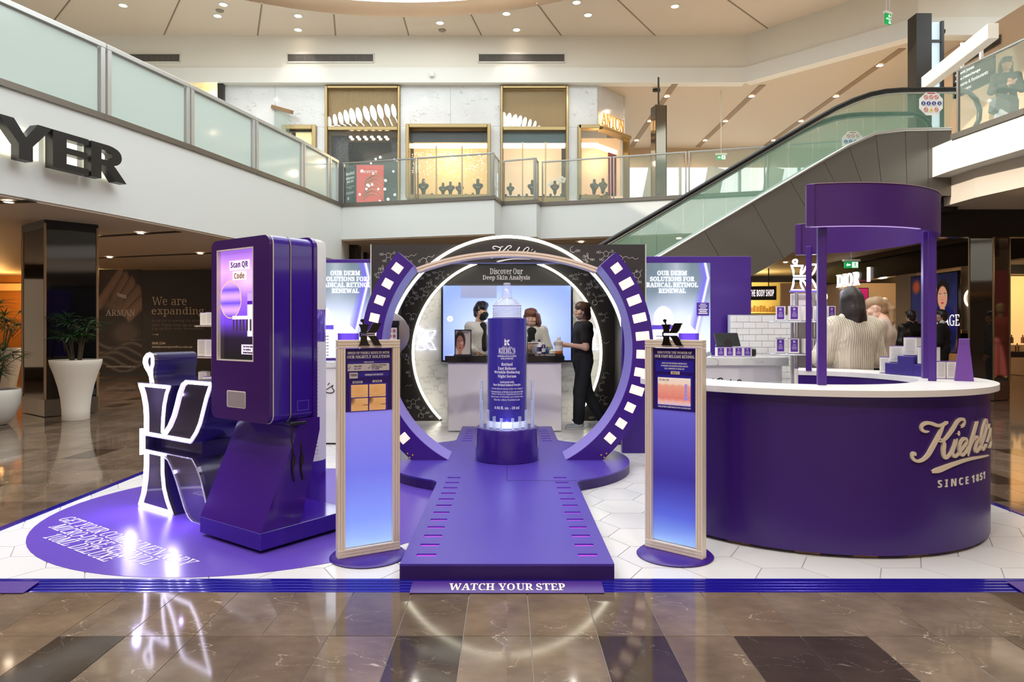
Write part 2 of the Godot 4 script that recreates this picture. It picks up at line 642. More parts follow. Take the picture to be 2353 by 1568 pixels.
func scaled(p: PackedVector2Array, s: float, off := Vector2.ZERO) -> PackedVector2Array:
	var q := PackedVector2Array()
	for w in p:
		q.append(w * s + off)
	return q

func k_solid(m: MB, s: float, z0: float, z1: float, x := Transform3D.IDENTITY, off := Vector2.ZERO) -> void:
	for p in [k_upper, k_lower, k_spine, k_pestle]:
		m.prism(scaled(p, s, off), z0, z1, x, true)

func k_path(p: PackedVector2Array, s: float, z: float, off: Vector2, inset := 0.0) -> Array:
	var q := scaled(p, s, off)
	if inset > 0.0:
		var o := Geometry2D.offset_polygon(q, -inset, Geometry2D.JOIN_ROUND)
		if o.size() > 0:
			q = o[0]
	var r := []
	for w in q:
		r.append(Vector3(w.x, w.y, z))
	return r

# a glowing outline of the letter: pestle, upper half, lower half
func k_neon(m: MB, s: float, z: float, r: float, off := Vector2.ZERO, inset := 0.0) -> void:
	for p in [k_upper, k_lower, k_pestle]:
		m.tube(k_path(p, s, z, off, inset), r, 6, true)

func script_logo(m: MB, s: float, h: float, put: Callable) -> void:
	for k in script_strokes:
		var p := []
		var a: Array = script_strokes[k]
		for w in a:
			p.append(w * s)
		m.stroke(p, h, put)

func flat_put(at: Vector3, b := Basis.IDENTITY) -> Callable:
	return func(x, y, z): return at + b * Vector3(x, y, z)

func drum_put(c: Vector3, r: float, mid: float) -> Callable:   # round an upright drum; x runs along the skin
	return func(x, y, z): return c + Vector3(cos(mid - x / r) * (r + z), y, sin(mid - x / r) * (r + z))

# ---------------------------------------------------------------- colours of the place
const PURPLE := [70, 30, 138]
func purple(rough := 0.28, coat := 0.0) -> StandardMaterial3D:
	return mat(62, 26, 132, rough, 0.0, coat)

func white_paint() -> StandardMaterial3D:
	return mat(226, 228, 226, 0.55)

func brass() -> StandardMaterial3D:
	return mat(168, 146, 104, 0.32, 0.9)

func steel() -> StandardMaterial3D:
	return mat(176, 176, 172, 0.28, 0.9)

func brown_marble(k: int) -> StandardMaterial3D:
	var key := "brown %d" % k
	if mats.has(key):
		return mats[key]
	if not mats.has("brown"):
		var n := []
		for i in 4:
			var f := FastNoiseLite.new()
			f.seed = 40 + i
			f.noise_type = FastNoiseLite.TYPE_SIMPLEX_SMOOTH
			f.frequency = [.0032, .0075, .004, .02][i]
			f.fractal_octaves = [3, 2, 3, 4][i]
			f.domain_warp_enabled = i < 2
			f.domain_warp_amplitude = 40.0
			f.domain_warp_frequency = .012
			n.append(f)
		var im := Image.create(1024, 1024, false, Image.FORMAT_RGB8)
		for y in 1024:
			for x in 1024:
				var q := x * .7 + y * .5          # veins run slantwise
				var r := y * 1.1 - x * .45
				var c = .5 + n[2].get_noise_2d(x, y) * .5 + n[3].get_noise_2d(q, r) * .22
				var col := Color(.385, .325, .275).lerp(Color(.53, .455, .39), clampf(c, 0, 1))
				var v := clampf(1.0 - absf(n[0].get_noise_2d(q, r * 1.6)) / .0075, 0, 1) * clampf(n[2].get_noise_2d(x + 300, y) * 3.0 + .35, 0, 1)
				v = maxf(v, clampf(1.0 - absf(n[1].get_noise_2d(q, r * 1.5)) / .012, 0, 1) * clampf(n[2].get_noise_2d(x, y + 500) * 3.0 - .1, 0, 1) * .55)
				im.set_pixel(x, y, col.lerp(Color(.90, .86, .80), v))
		mats["brown"] = ImageTexture.create_from_image(im)
	var m := StandardMaterial3D.new()
	m.albedo_texture = mats["brown"]
	m.albedo_color = [Color(1, 1, 1), Color(.93, .92, .91), Color(.86, .85, .84), Color(1.0, .98, .95), Color(.56, .55, .55)][k]
	m.roughness = .07
	m.uv1_triplanar = true
	m.uv1_world_triplanar = true
	m.uv1_scale = Vector3.ONE / 1.9
	mats[key] = m
	return m

func white_marble() -> StandardMaterial3D:
	if mats.has("white marble"):
		return mats["white marble"]
	var n := []
	for i in 3:
		var f := FastNoiseLite.new()
		f.seed = 70 + i
		f.noise_type = FastNoiseLite.TYPE_SIMPLEX_SMOOTH
		f.frequency = [.0042, .009, .006][i]
		f.fractal_octaves = 4
		f.domain_warp_enabled = true
		f.domain_warp_amplitude = 30.0
		f.domain_warp_frequency = .012
		n.append(f)
	var im := Image.create(640, 640, false, Image.FORMAT_RGB8)
	for y in 640:
		for x in 640:
			var q := x * .6 + y * .8
			var r := y * 1.2 - x * .5
			var c := clampf(.5 + n[2].get_noise_2d(x, y), 0, 1)
			var v := clampf(1.0 - absf(n[0].get_noise_2d(q, r * 1.5)) / .016, 0, 1) * clampf(n[2].get_noise_2d(x + 300, y) * 3.0 + .5, 0, 1) * .6
			v = maxf(v, clampf(1.0 - absf(n[1].get_noise_2d(q, r)) / .012, 0, 1) * clampf(n[2].get_noise_2d(x, y + 500) * 3.0, 0, 1) * .35)
			im.set_pixel(x, y, Color(.87, .868, .866).lerp(Color(.84, .838, .838), c).lerp(Color(.58, .54, .51), v))
	var m := StandardMaterial3D.new()
	m.albedo_texture = ImageTexture.create_from_image(im)
	m.roughness = .12
	m.uv1_triplanar = true
	m.uv1_world_triplanar = true
	m.uv1_scale = Vector3.ONE / 3.6
	mats["white marble"] = m
	return m

func black_marble() -> StandardMaterial3D:
	return veins(37, [[0.0, c8(16, 14, 15)], [0.9, c8(28, 25, 26)], [0.965, c8(60, 56, 56)], [1.0, c8(210, 205, 205)]], 0.9, 0.006, 0.12)

# ================================================================ the scene
var kerb_l := PackedVector2Array([Vector2(-9.3, -2.0), Vector2(-7.95, -5.0), Vector2(-7.05, -7.2), Vector2(-6.4, -8.78), Vector2(-5.92, -10.25), Vector2(-5.43, -11.99), Vector2(-4.97, -13.84), Vector2(-4.53, -15.6), Vector2(-4.17, -17.54)])
var kerb_b := PackedVector2Array([Vector2(-4.17, -17.54), Vector2(-.30, -16.5), Vector2(-.13, -17.3), Vector2(.72, -17.0), Vector2(.84, -17.4), Vector2(4.25, -16.4), Vector2(7.6, -15.4)])
var kerb_r := PackedVector2Array([Vector2(7.24, -11.3), Vector2(7.41, -9.98), Vector2(7.75, -8.2), Vector2(8.6, -5.0), Vector2(9.6, -1.0)])
const ORD := ["leftmost", "second from the left", "third from the left", "fourth from the left", "fifth from the left", "sixth from the left", "seventh from the left", "eighth from the left", "ninth from the left", "tenth from the left", "eleventh from the left", "rightmost"]
const DECK := 4.43        # upper floor
const HOLE := Vector2(-2.6, -9.65)
const HOLE_R := 9.0

func _ready() -> void:
	# ---- camera: level, standing eye height, wide lens; the lens is shifted a little so that uprights stay upright
	var cam := Camera3D.new()
	cam.name = "camera"
	cam.projection = Camera3D.PROJECTION_FRUSTUM
	cam.near = 0.05
	cam.far = 200.0
	cam.size = 0.05 * 1568.0 / FOCAL
	cam.frustum_offset = Vector2(0.05 * (1176.5 - CX) / FOCAL, -0.05 * (784.0 - CY) / FOCAL)
	add_child(cam)
	cam.position = Vector3(0, EYE, 0)
	cam.current = true
	# ---- sky over the skylight
	var env := Environment.new()
	env.background_mode = Environment.BG_SKY
	var sm := ProceduralSkyMaterial.new()
	sm.sky_top_color = c8(226, 233, 233)
	sm.sky_horizon_color = c8(224, 232, 232)
	sm.ground_horizon_color = c8(200, 205, 205)
	sm.ground_bottom_color = c8(120, 120, 118)
	sm.sky_energy_multiplier = 1.0
	sm.sun_angle_max = 0.0
	var sky := Sky.new()
	sky.sky_material = sm
	env.sky = sky
	env.background_energy_multiplier = 3.7
	env.tonemap_mode = Environment.TONE_MAPPER_LINEAR
	env.tonemap_exposure = 1.07
	env.sdfgi_enabled = true
	env.ssao_enabled = true
	env.ssil_enabled = true
	var we := WorldEnvironment.new()
	we.name = "environment"
	we.environment = env
	add_child(we)
	# ---- low sun through the skylight, falling on the right balcony and the escalator
	var sun := DirectionalLight3D.new()
	sun.name = "sun"
	sun.light_energy = 1.1
	sun.light_color = c8(255, 240, 220)
	sun.light_angular_distance = 0.6
	sun.shadow_enabled = true
	add_child(sun)
	sun.look_at_from_position(Vector3.ZERO, Vector3(1.0, -.46, -.12), Vector3.UP)

	lights()
	setting()
	upper_shops()
	escalator()
	ground_shops()
	stage()
	walkway()
	ring_arch()
	serum_bottle()
	reception()
	light_boxes()
	vending_machine()
	neon_letter()
	info_stands()
	kiosk()
	product_tower()
	pay_desk()
	people()
	pots()

func lights() -> void:
	var warm := c8(255, 222, 184)
	var cool := c8(255, 246, 236)
	# out-of-view ceiling spots, placed to light the stage from the front
	for q in [[-8.0, .5, -2.4], [-4.0, 2.6, -1.2], [1.6, 2.6, .8], [5.6, .5, 2.6]]:
		spot("unseen_stage_spot", Vector3(q[0], 9.6, q[1]), Vector3(q[2], .2, -5.2), 20.0, cool, 34.0, 0.12)
	spot("unseen_stage_spot", Vector3(0, 9.6, 2.9), Vector3(0, .8, -9.4), 26.0, cool, 13.0, 0.12)  # unseen as well, placed to light the reception desk front
	for x in [-9.0, -1.0, 7.0]:   # unseen spots behind the camera, placed to brighten the front wall and its reflections
		spot("unseen_atrium_spot", Vector3(x, 9.5, 4.2), Vector3(x, .2, 8.0), 46.0, warm, 46.0, 0.1)
	# under the balconies
	for p in [[-8.5, 3.0, -12.7], [-7.3, 3.0, -15.0], [-11.5, 3.0, -16.5], [-12.0, 3.0, -10.5]]:
		spot("soffit_lamp", Vector3(p[0], p[1] - .02, p[2]), Vector3(p[0], 0, p[2]), 4.2, warm, 78.0, 0.05)
	for p in [[2.0, 3.3, -19.0], [8.6, 3.3, -17.5], [8.4, 3.3, -22.5], [-1.5, 3.3, -14.5], [12.5, 3.3, -10.5]]:
		spot("soffit_lamp", Vector3(p[0], 3.54, p[2]), Vector3(p[0], 0, p[2]), 2.2, warm, 78.0, 0.05)
	# upper walkway and far gallery
	for p in [[-7.0, 8.1, -18.9], [-2.5, 8.1, -18.9], [1.8, 8.1, -18.9]]:
		spot("gallery_lamp", Vector3(p[0], 8.32, p[2]), Vector3(p[0], 0, p[2]), .6, cool, 78.0, 0.05)
	for x in [4.8, 7.34, 9.88]:
		for z in [-20.9, -25.8]:
			spot("gallery_lamp", Vector3(x, 8.31, z), Vector3(x, 0, z), 2.8, warm, 80.0, 0.05)
	spot("gallery_lamp", Vector3(9.88, 8.31, -18.45), Vector3(9.88, 0, -18.45), 2.8, warm, 80.0, 0.05)

func downlight(p: Vector3, label: String, group: String, w := 0.12, e := 14.0) -> void:
	var t := thing("ceiling_downlight", label, "ceiling light", p, 0.0, group)
	var m := MB.new()
	m.lathe([Vector2(w, 0), Vector2(w, -.012), Vector2(w * .8, -.014), Vector2(w * .78, -.004)], 14)
	part("trim_ring", m, mat(225, 222, 215, .4), t)
	var b := MB.new()
	b.disc(Vector3(0, -.005, 0), w * .78, Vector3.DOWN, 14)
	part("bulb", b, glow(255, 236, 208, e), t)

func slab(name_: String, poly: PackedVector2Array, y0: float, y1: float, m: Material, label := "") -> void:
	var b := MB.new()
	b.prism(poly, y0, y1, plan())
	struct(name_, b, m, label)

func setting() -> void:
	var wp := white_paint()
	# ---- floor: bed, then marble tiles 0.3 x 0.6 with a thin joint
	var bed := MB.new()
	bed.box(Vector3(-2, -.114, -13), Vector3(44, .2, 42))
	var floor_ := struct("floor", bed, mat(176, 170, 162, .5), "dark brown marble mall floor in long polished tiles")
	var rng := RandomNumberGenerator.new()
	rng.seed = 5
	var kinds := [MB.new(), MB.new(), MB.new(), MB.new(), MB.new()]
	var one := MB.new()
	one.box(Vector3.ZERO, Vector3(.2955, .012, .5965), Basis.IDENTITY, .0012)
	var shared := one.mesh()
	var count := 0
	for iz in range(-8, 55):
		for ix in range(-70, 55):
			var c := Vector3(-.79 + (ix + .5) * .298, -.016, -3.08 - (iz - .5) * .6)
			var r := rng.randf()
			var k := 0 if r < .40 else 1 if r < .62 else 2 if r < .78 else 3 if r < .91 else 4
			if c.x > -3.0 and c.x < 3.4 and c.z < -4.3 and c.z > -11.0:
				continue
			var u := CX + c.x / maxf(-c.z, .1) * FOCAL
			var seen: bool = u > -90 and u < 2440 and c.z < -2.4
			if seen and c.z > -10.3 and absf(c.x) < 11.0 and count < 290:
				count += 1
				var o := MeshInstance3D.new()
				o.name = "tile"
				o.mesh = shared
				o.material_override = brown_marble(k)
				floor_.add_child(o, true)
				o.position = c
			else:
				var b: MB = kinds[k]
				b.face([c + Vector3(-.1475, .006, -.298), c + Vector3(.1475, .006, -.298), c + Vector3(.1475, .006, .298), c + Vector3(-.1475, .006, .298)], Vector3.UP)
	for k in 5:
		part("marble_tiles", kinds[k], brown_marble(k), floor_, "stuff")
	# ---- atrium ceiling with the round skylight
	var m := MB.new()
	var top := 9.7
	var x0 := -24.0
	var x1 := 16.0
	var z0 := 9.0
	var z1 := -20.2
	var seg := 120
	var pts := []
	for i in seg + 1:
		var a := TAU * i / seg
		var d := Vector2(cos(a), sin(a))
		var f := 1e9
		if d.x > 1e-6: f = minf(f, (x1 - HOLE.x) / d.x)
		if d.x < -1e-6: f = minf(f, (x0 - HOLE.x) / d.x)
		if d.y > 1e-6: f = minf(f, (z0 - HOLE.y) / d.y)
		if d.y < -1e-6: f = minf(f, (z1 - HOLE.y) / d.y)
		pts.append([HOLE + d * HOLE_R, HOLE + d * f])
	for i in seg:
		var a: Vector2 = pts[i][0]
		var b: Vector2 = pts[i][1]
		var c: Vector2 = pts[i + 1][1]
		var d: Vector2 = pts[i + 1][0]
		for y in [[top, -1.0], [top + .4, 1.0]]:
			m.face([Vector3(a.x, y[0], a.y), Vector3(b.x, y[0], b.y), Vector3(c.x, y[0], c.y), Vector3(d.x, y[0], d.y)], Vector3(0, y[1], 0))
	for q in [Vector3(x0, 0, z0), Vector3(x1, 0, z0), Vector3(x1, 0, z1), Vector3(x0, 0, z1)]:   # corners cut off by the fan
		m.box(q * Vector3(1, 0, 1) + Vector3(-signf(q.x + 2) * .5, top + .2, -signf(q.z + 2) * .5), Vector3(1.2, .4, 1.2))
	var ceil_ := struct("ceiling", m, mat(222, 204, 184, .7), "cream atrium ceiling round the circular skylight")
	for s in [[413, 0, 377, 80], [602, 8, 592, 81], [767, 31, 771, 82], [927, 38, 939, 81], [1081, 31, 1106, 81], [1234, 8, 1289, 81], [1420, 0, 1505, 81], [1673, 0, 1765, 66], [161, 0, 124, 47]]:
		var b := MB.new()
		var p := level(s[0], s[1], top)
		var q := level(s[2], s[3], top)
		b.tube([p, q], .02, 6)
		part("seam", b, mat(150, 132, 112, .6), ceil_)
	for q in [[505, 24], [1016, 69]]:
		var b := MB.new()
		b.lathe([Vector2(0, -.03), Vector2(.09, -.03), Vector2(.11, 0)], 16, Transform3D(Basis.IDENTITY, level(q[0], q[1], top)))
		part("speaker_disc", b, mat(150, 138, 124, .6), ceil_)
	m = MB.new()
	m.sector(HOLE_R, HOLE_R + .3, top, top + 1.5, 0, TAU, 120, plan())
	struct("skylight_curb", m, mat(226, 232, 234, .6), "pale round upstand of the skylight")
	var di := 0
	for q in [[283, 12], [500, 36], [513, 10], [685, 36], [685, 68], [1011, 52], [1164, 31], [1187, 68], [1325, 5], [1351, 34], [1551, 14]]:
		downlight(level(q[0], q[1], top), "round recessed ceiling downlight, %s of eleven around the skylight" % ORD[di], "downlights in the atrium ceiling", .12)
		di += 1
	spot("wall_washer", level(685, 68, top) + Vector3(0, -.05, .3), level(685, 68, top) + Vector3(0, -1.5, -.35), 1.0, c8(255, 240, 230), 38.0)
	spot("wall_washer", level(1187, 68, top) + Vector3(0, -.05, .3), level(1187, 68, top) + Vector3(0, -1.5, -.35), 1.0, c8(255, 240, 230), 38.0)
	m = MB.new()
	m.box(Vector3(13.0, 9.66, -11.5), Vector3(4.6, .05, 7.0))
	struct("unseen_window_3", m, glow(232, 242, 244, .9), "unseen glowing panel above the frame, placed to light the right bulkhead and gallery")
	area("unseen_light_right", Vector3(13.0, 9.6, -11.5), Vector3(13.0, 0, -11.5), Vector2(6.8, 4.4), 22.0, c8(236, 246, 248))  # unseen daylight source, placed to brighten the right bulkhead
	# ---- bulkhead above the upper shops, turning towards the right
	var bh := [Vector2(-24, -19.8), Vector2(6.77, -19.8), Vector2(9.8, -16.6), Vector2(16, -16.6)]
	m = MB.new()
	var low := MB.new()
	for i in 3:
		var a: Vector2 = bh[i]
		var b: Vector2 = bh[i + 1]
		var d := (b - a).normalized()
		var nn := Vector2(-d.y, d.x)
		if nn.y > 0: nn = -nn
		var e := d * (.12 if i == 1 else 0.0)
		m.prism(PackedVector2Array([a, b, b + nn * .3, a + nn * .3]), 8.35, top + .02, plan())
		low.prism(PackedVector2Array([a - nn * .03 - e, b - nn * .03, b, a]), 8.35, 8.775, plan())
	var bulk := struct("wall_bulkhead", m, mat(232, 226, 214, .6), "white bulkhead band over the upper shopfronts")
	part("lower_band", low, mat(236, 234, 228, .5), bulk)
	for g in [[-10.9, -9.3], [-6.23, -3.8], [-.8, 1.63]]:
		var t := thing("air_grille", ["wide dark air grille high on the bulkhead, partly behind the left balustrade", "wide dark air grille high on the bulkhead, between the other two", "wide dark air grille high on the bulkhead, above the marble shopfront beside the gold lettering"][0 if g[0] < -9 else 1 if g[0] < -3 else 2], "air grille", Vector3((g[0] + g[1]) / 2, 9.05, -19.79))
		var w: float = g[1] - g[0]
		var f := MB.new()
		f.box(Vector3(0, .12, .01), Vector3(w + .06, .03, .03)); f.box(Vector3(0, -.12, .01), Vector3(w + .06, .03, .03))
		f.box(Vector3(-w / 2 - .015, 0, .01), Vector3(.03, .24, .03)); f.box(Vector3(w / 2 + .015, 0, .01), Vector3(.03, .24, .03))
		part("frame", f, mat(225, 220, 210, .5), t)
		f = MB.new()
		f.box(Vector3(0, 0, .0), Vector3(w, .22, .006))
		part("backing", f, mat(70, 66, 62, .7), t)
		f = MB.new()
		for i in 8:
			f.box(Vector3(0, -.09 + i * .026, .012), Vector3(w, .014, .012))
		for i in range(1, 10):
			f.box(Vector3(-w / 2 + w * i / 10, 0, .018), Vector3(.014, .22, .01))
		part("louvres", f, mat(112, 106, 100, .5), t)
	m = MB.new()
	m.box(level(992, 174, 8.5) * Vector3(1, 0, 0) + Vector3(0, 8.56, -19.72), Vector3(.12, .13, .1), Basis.IDENTITY, .01)
	solo("wall_sensor", m, mat(235, 235, 232, .5), "small white box sensor on the bulkhead above the marble wall", "sensor")
	# ---- ceiling of the upper gallery
	slab("ceiling_gallery", PackedVector2Array([Vector2(-24, -19.85), Vector2(6.77, -19.85), Vector2(9.82, -16.65), Vector2(16, -16.65), Vector2(16, -36), Vector2(-24, -36)]), 8.36, 8.7, mat(206, 188, 164, .6), "tan ceiling of the upper gallery")
	for s in [[4.8, -26.8, -19.9], [7.34, -26.8, -20.0], [9.88, -26.8, -17.4]]:
		m = MB.new()
		m.box(Vector3(s[0], 8.355, (s[1] + s[2]) / 2), Vector3(.18, .02, s[2] - s[1]))
		tag(part("trim_slot", m, mat(150, 122, 90, .6), self, "structure"), "recessed lighting slot in the gallery ceiling")
		for z in [-18.45, -20.9, -23.4, -25.8]:
			if z < s[2]:
				downlight(Vector3(s[0], 8.34, z), "warm downlight in the %s ceiling slot of the upper gallery, %s" % ["left" if s[0] < 6 else "middle" if s[0] < 9 else "right", {-18.45: "nearest", -20.9: "second nearest", -23.4: "second farthest", -25.8: "farthest"}[z]], "warm slot downlights in the gallery ceiling", .1, 26.0)
	# ---- upper floor slabs, white edges
	var pl := kerb_l.duplicate()
	pl.append_array(PackedVector2Array([Vector2(-4.17, -36), Vector2(-24, -36), Vector2(-24, -2)]))
	slab("wall_balcony_left", pl, 3.06, DECK, wp, "white curved balcony fascia on the left carrying big black letters")
	var pb := kerb_b.duplicate()
	pb.append_array(PackedVector2Array([Vector2(7.6, -13.6), Vector2(16, -13.6), Vector2(16, -36), Vector2(-4.17, -36)]))
	slab("wall_balcony_back", pb, 3.6, DECK, wp, "white zigzag balcony fascia across the back")
	var pr := kerb_r.duplicate()
	pr.append_array(PackedVector2Array([Vector2(16, -1), Vector2(16, -13.6), Vector2(7.24, -13.6)]))
	slab("wall_balcony_right", pr, 3.93, DECK, wp, "white balcony fascia on the right in sunlight")
	slab("wall_balcony_step", PackedVector2Array([Vector2(7.56, -11.25), Vector2(7.8, -9.9), Vector2(8.3, -7), Vector2(9.6, -1), Vector2(16, -1), Vector2(16, -13.5), Vector2(7.56, -13.5)]), 3.47, 3.93, mat(214, 204, 190, .6), "stepped soffit below the right balcony")
	# soffits of the ground floor
	var brown := mat(200, 184, 166, .6)
	var sl := PackedVector2Array()
	for p in kerb_l:
		sl.append(p - Vector2(.02, 0))
	sl.append_array(PackedVector2Array([Vector2(-4.19, -35.9), Vector2(-23.9, -35.9), Vector2(-23.9, -2)]))
	slab("ceiling_left", sl, 3.03, 3.06, brown, "brown ceiling below the left balcony")
	var sb := PackedVector2Array()
	for p in kerb_b:
		sb.append(p + Vector2(0, -.03))
	sb.append_array(PackedVector2Array([Vector2(7.6, -13.7), Vector2(15.9, -13.7), Vector2(15.9, -35.9), Vector2(-4.15, -35.9)]))
	slab("ceiling_right", sb, 3.57, 3.6, mat(205, 186, 164, .6), "tan ceiling below the back balcony")
	for s in [[[195, 545], [410, 532]], [[195, 594], [495, 581]], [[-40, 466], [75, 462]]]:
		m = MB.new()
		var a := level(s[0][0], s[0][1], 3.03)
		var b := level(s[1][0], s[1][1], 3.03)
		m.box((a + b) / 2 + Vector3(0, -.004, 0), Vector3(a.distance_to(b), .012, .14), Basis(Vector3.UP, -atan2(b.z - a.z, b.x - a.x)))
		tag(part("trim_slot", m, mat(24, 21, 19, .6), self, "structure"), "black lighting slot in the ceiling under the left balcony")
	var dl := ["left in the nearer slot beside the column", "right in the nearer slot beside the column", "left in the farther slot", "right in the farther slot", "alone in the slot at the far left edge"]
	for q in [[216, 542, 0], [323, 535, 1], [252, 591, 2], [460, 582, 3], [20, 463, 4]]:
		downlight(level(q[0], q[1], 3.02), "small warm downlight under the left balcony, " + dl[q[2]], "warm downlights under the left balcony", .07, 24.0)
	for q in [[1335, 556, "above the black portal wall"], [1805, 603, "left of the kiosk canopy"], [1560, 548, "hidden behind the escalator foot"]]:
		downlight(level(q[0], q[1], 3.56), "small warm downlight under the back balcony, " + q[2], "warm downlights under the back balcony", .08, 20.0)
	# ---- outer walls
	for w in [["wall_left", Vector3(-24.1, 5, -13), Vector3(.2, 10.2, 46), [150, 120, 92]], ["wall_right", Vector3(16.1, 5, -13), Vector3(.2, 10.2, 46), [190, 175, 155]], ["wall_front", Vector3(-4, 5, 9.1), Vector3(40.4, 10.2, .2), [206, 196, 184]]]:
		m = MB.new()
		m.box(w[1], w[2])
		struct(w[0], m, mat(w[3][0], w[3][1], w[3][2], .6))
	m = MB.new()
	m.box(Vector3(-4, 1.8, -36.1), Vector3(40.4, 3.7, .2))
	m.box(Vector3(-11, 6.5, -36.1), Vector3(26.4, 4.6, .2))
	m.box(Vector3(9, 8.0, -36.1), Vector3(14.4, 1.7, .2))
	m.box(Vector3(9, 4.4, -36.1), Vector3(14.4, .8, .2))
	struct("wall_back", m, mat(200, 182, 158, .6), "far wall of the gallery with a long window")
	# ---- balustrades: kerb, framed panes and rails
	balustrade("left_balustrade", kerb_l, [1.5, 3.4, 5.3, 7.25, 8.97, 10.73, 12.63, 14.45, 15.8, 16.32], true)
	balustrade("back", kerb_b, [], false)
	balustrade("right", kerb_r, [0.0, 1.5, 3.2, 6.2, 9.6], false)
	# ---- big letters on the left fascia
	for q in [["M", 6.72, .86], ["Y", 7.57, .72], ["E", 8.21, .54], ["R", 8.82, .60]]:
		var at := along(kerb_l, q[1])
		var d: Vector2 = at[1]
		var b := Basis(Vector3(d.x, 0, d.y), Vector3.UP, Vector3(-d.y, 0, d.x))
		var t := text(self, q[0], font(SANS, 700), Vector3(at[0].x, 3.755, at[0].y) + b.z * .13, q[2], .50, mat(26, 26, 27, .35), b, .14, "fascia_letter")
		tag(t, "big black block letter %s standing off the white fascia" % q[0], "sign letter")
		var g := MB.new()
		g.box(Vector3(at[0].x, 3.755, at[0].y) + b.z * .035, Vector3(q[2] * .8, .36, .02), b)
		part("backlight", g, glow(255, 250, 225, 1.6), t).transform = t.transform.affine_inverse()

# point and direction at a distance along a plan polyline
func along(p: PackedVector2Array, s: float) -> Array:
	for i in p.size() - 1:
		var l := p[i].distance_to(p[i + 1])
		if s <= l or i == p.size() - 2:
			return [p[i].lerp(p[i + 1], s / l), (p[i + 1] - p[i]).normalized()]
		s -= l
	return []

func length_of(p: PackedVector2Array) -> float:
	var s := 0.0
	for i in p.size() - 1:
		s += p[i].distance_to(p[i + 1])
	return s

func balustrade(kind: String, kerb: PackedVector2Array, cuts: Array, frosted: bool) -> void:
	var names := {"left_balustrade": "left balcony", "back": "back balcony", "right": "right balcony"}
	var spans := []
	if cuts.is_empty():
		for i in kerb.size() - 1:
			var l := kerb[i].distance_to(kerb[i + 1])
			var k := maxi(1, roundi(l / 1.7))
			for j in k:
				spans.append([kerb[i].lerp(kerb[i + 1], float(j) / k), kerb[i].lerp(kerb[i + 1], float(j + 1) / k)])
	else:
		for i in cuts.size() - 1:
			spans.append([along(kerb, cuts[i])[0], along(kerb, cuts[i + 1])[0]])
	var t := thing("balustrade", {"left_balustrade": "long steel framed balustrade of frosted glass panes sloping along the left balcony", "back": "steel framed clear glass balustrade zigzagging in front of the upper jewellery shop", "right": "steel framed clear glass balustrade of the sunlit right balcony"}[kind], "balustrade")
	var m := MB.new()
	for i in kerb.size() - 1:
		var a := kerb[i]
		var b := kerb[i + 1]
		var d := (b - a).normalized()
		var bs := Basis(Vector3(d.x, 0, d.y), Vector3.UP, Vector3(-d.y, 0, d.x))
		m.box(Vector3((a.x + b.x) / 2, DECK + .035, (a.y + b.y) / 2) - bs.z * .04, Vector3(a.distance_to(b) + .05, .09, .14), bs)
	part("kerb", m, mat(128, 122, 114, .35, .6), t)
	for s in spans:
		var a: Vector2 = s[0]
		var b: Vector2 = s[1]
		var l := a.distance_to(b)
		if l < .12:
			continue
		var d := (b - a) / l
		var bs := Basis(Vector3(d.x, 0, d.y), Vector3.UP, Vector3(-d.y, 0, d.x))
		var c := Vector3((a.x + b.x) / 2, DECK, (a.y + b.y) / 2) - bs.z * .06
		var f := MB.new()
		var w := .035 if not frosted else .075
		var top := 1.10
		f.box(c + Vector3(0, top, 0) , Vector3(l - .02, w, .05 if not frosted else .10), bs, .006)
		for sg in [-1.0, 1.0]:
			f.box(c + bs.x * sg * (l / 2 - .02 - w / 2) + Vector3(0, top / 2 + .04, 0), Vector3(w, top - .08, .05 if not frosted else .09), bs, .005)
		var fr := part("frame", f, steel() if not frosted else mat(205, 206, 204, .3, .55), t)
		var g := MB.new()
		g.box(c + Vector3(0, top / 2 + .04, 0), Vector3(l - .1 - w * 2, top - .12, .012), bs)
		part("pane", g, mat(206, 222, 216, .12, 0, .4) if frosted else pane(196, 226, 214, .10), t)

# ---------------------------------------------------------------- upper jewellery shop behind the back balustrade; its front stands at z = -20
const FZ := -20.0
func fx(u: float) -> float:
	return (u - CX) * 0.0125

func fy(v: float) -> float:
	return EYE + (CY - v) * 0.0125

func brass_frame(x0: float, x1: float, y0: float, y1: float, w: float, dep: float, name_: String, label: String) -> Node3D:
	var t := thing(name_, label, "shop window", Vector3((x0 + x1) / 2, y0, FZ))
	var hw := (x1 - x0) / 2
	var h := y1 - y0
	for q in [[Vector3(-hw + w / 2, h / 2, 0), Vector3(w, h, dep)], [Vector3(hw - w / 2, h / 2, 0), Vector3(w, h, dep)], [Vector3(0, h - w / 2, 0), Vector3(hw * 2 - w * 2, w, dep)], [Vector3(0, w / 2, 0), Vector3(hw * 2 - w * 2, w, dep)]]:
		var m := MB.new()
		m.box(q[0] + Vector3(0, 0, dep / 2 - .05), q[1], Basis.IDENTITY, .012)
		part("frame_bar", m, brass(), t)
	var g := MB.new()
	var gh := h - w * 2 if name_ == "shop_window" else fy(299) - y0 - w
	g.box(Vector3(0, gh / 2 + w, -.02), Vector3(hw * 2 - w * 2, gh, .012))
	part("pane", g, pane(230, 240, 238, .03, .02, .2), t)
	return t

func slat_panel(t: Node3D, x0: float, x1: float, y0: float, y1: float) -> void:
	var m := MB.new()
	m.box(Vector3((x0 + x1) / 2, (y0 + y1) / 2, -.09), Vector3(x1 - x0, y1 - y0, .03))
	part("backing_panel", m, mat(132, 108, 74, .5), t)
	var k := int((x1 - x0) / .035)
	m = MB.new()
	for i in k:
		m.box(Vector3(x0 + (i + .5) * (x1 - x0) / k, (y0 + y1) / 2, -.066), Vector3(.022, y1 - y0, .02))
	part("timber_slats", m, mat(178, 152, 108, .5), t, "stuff")

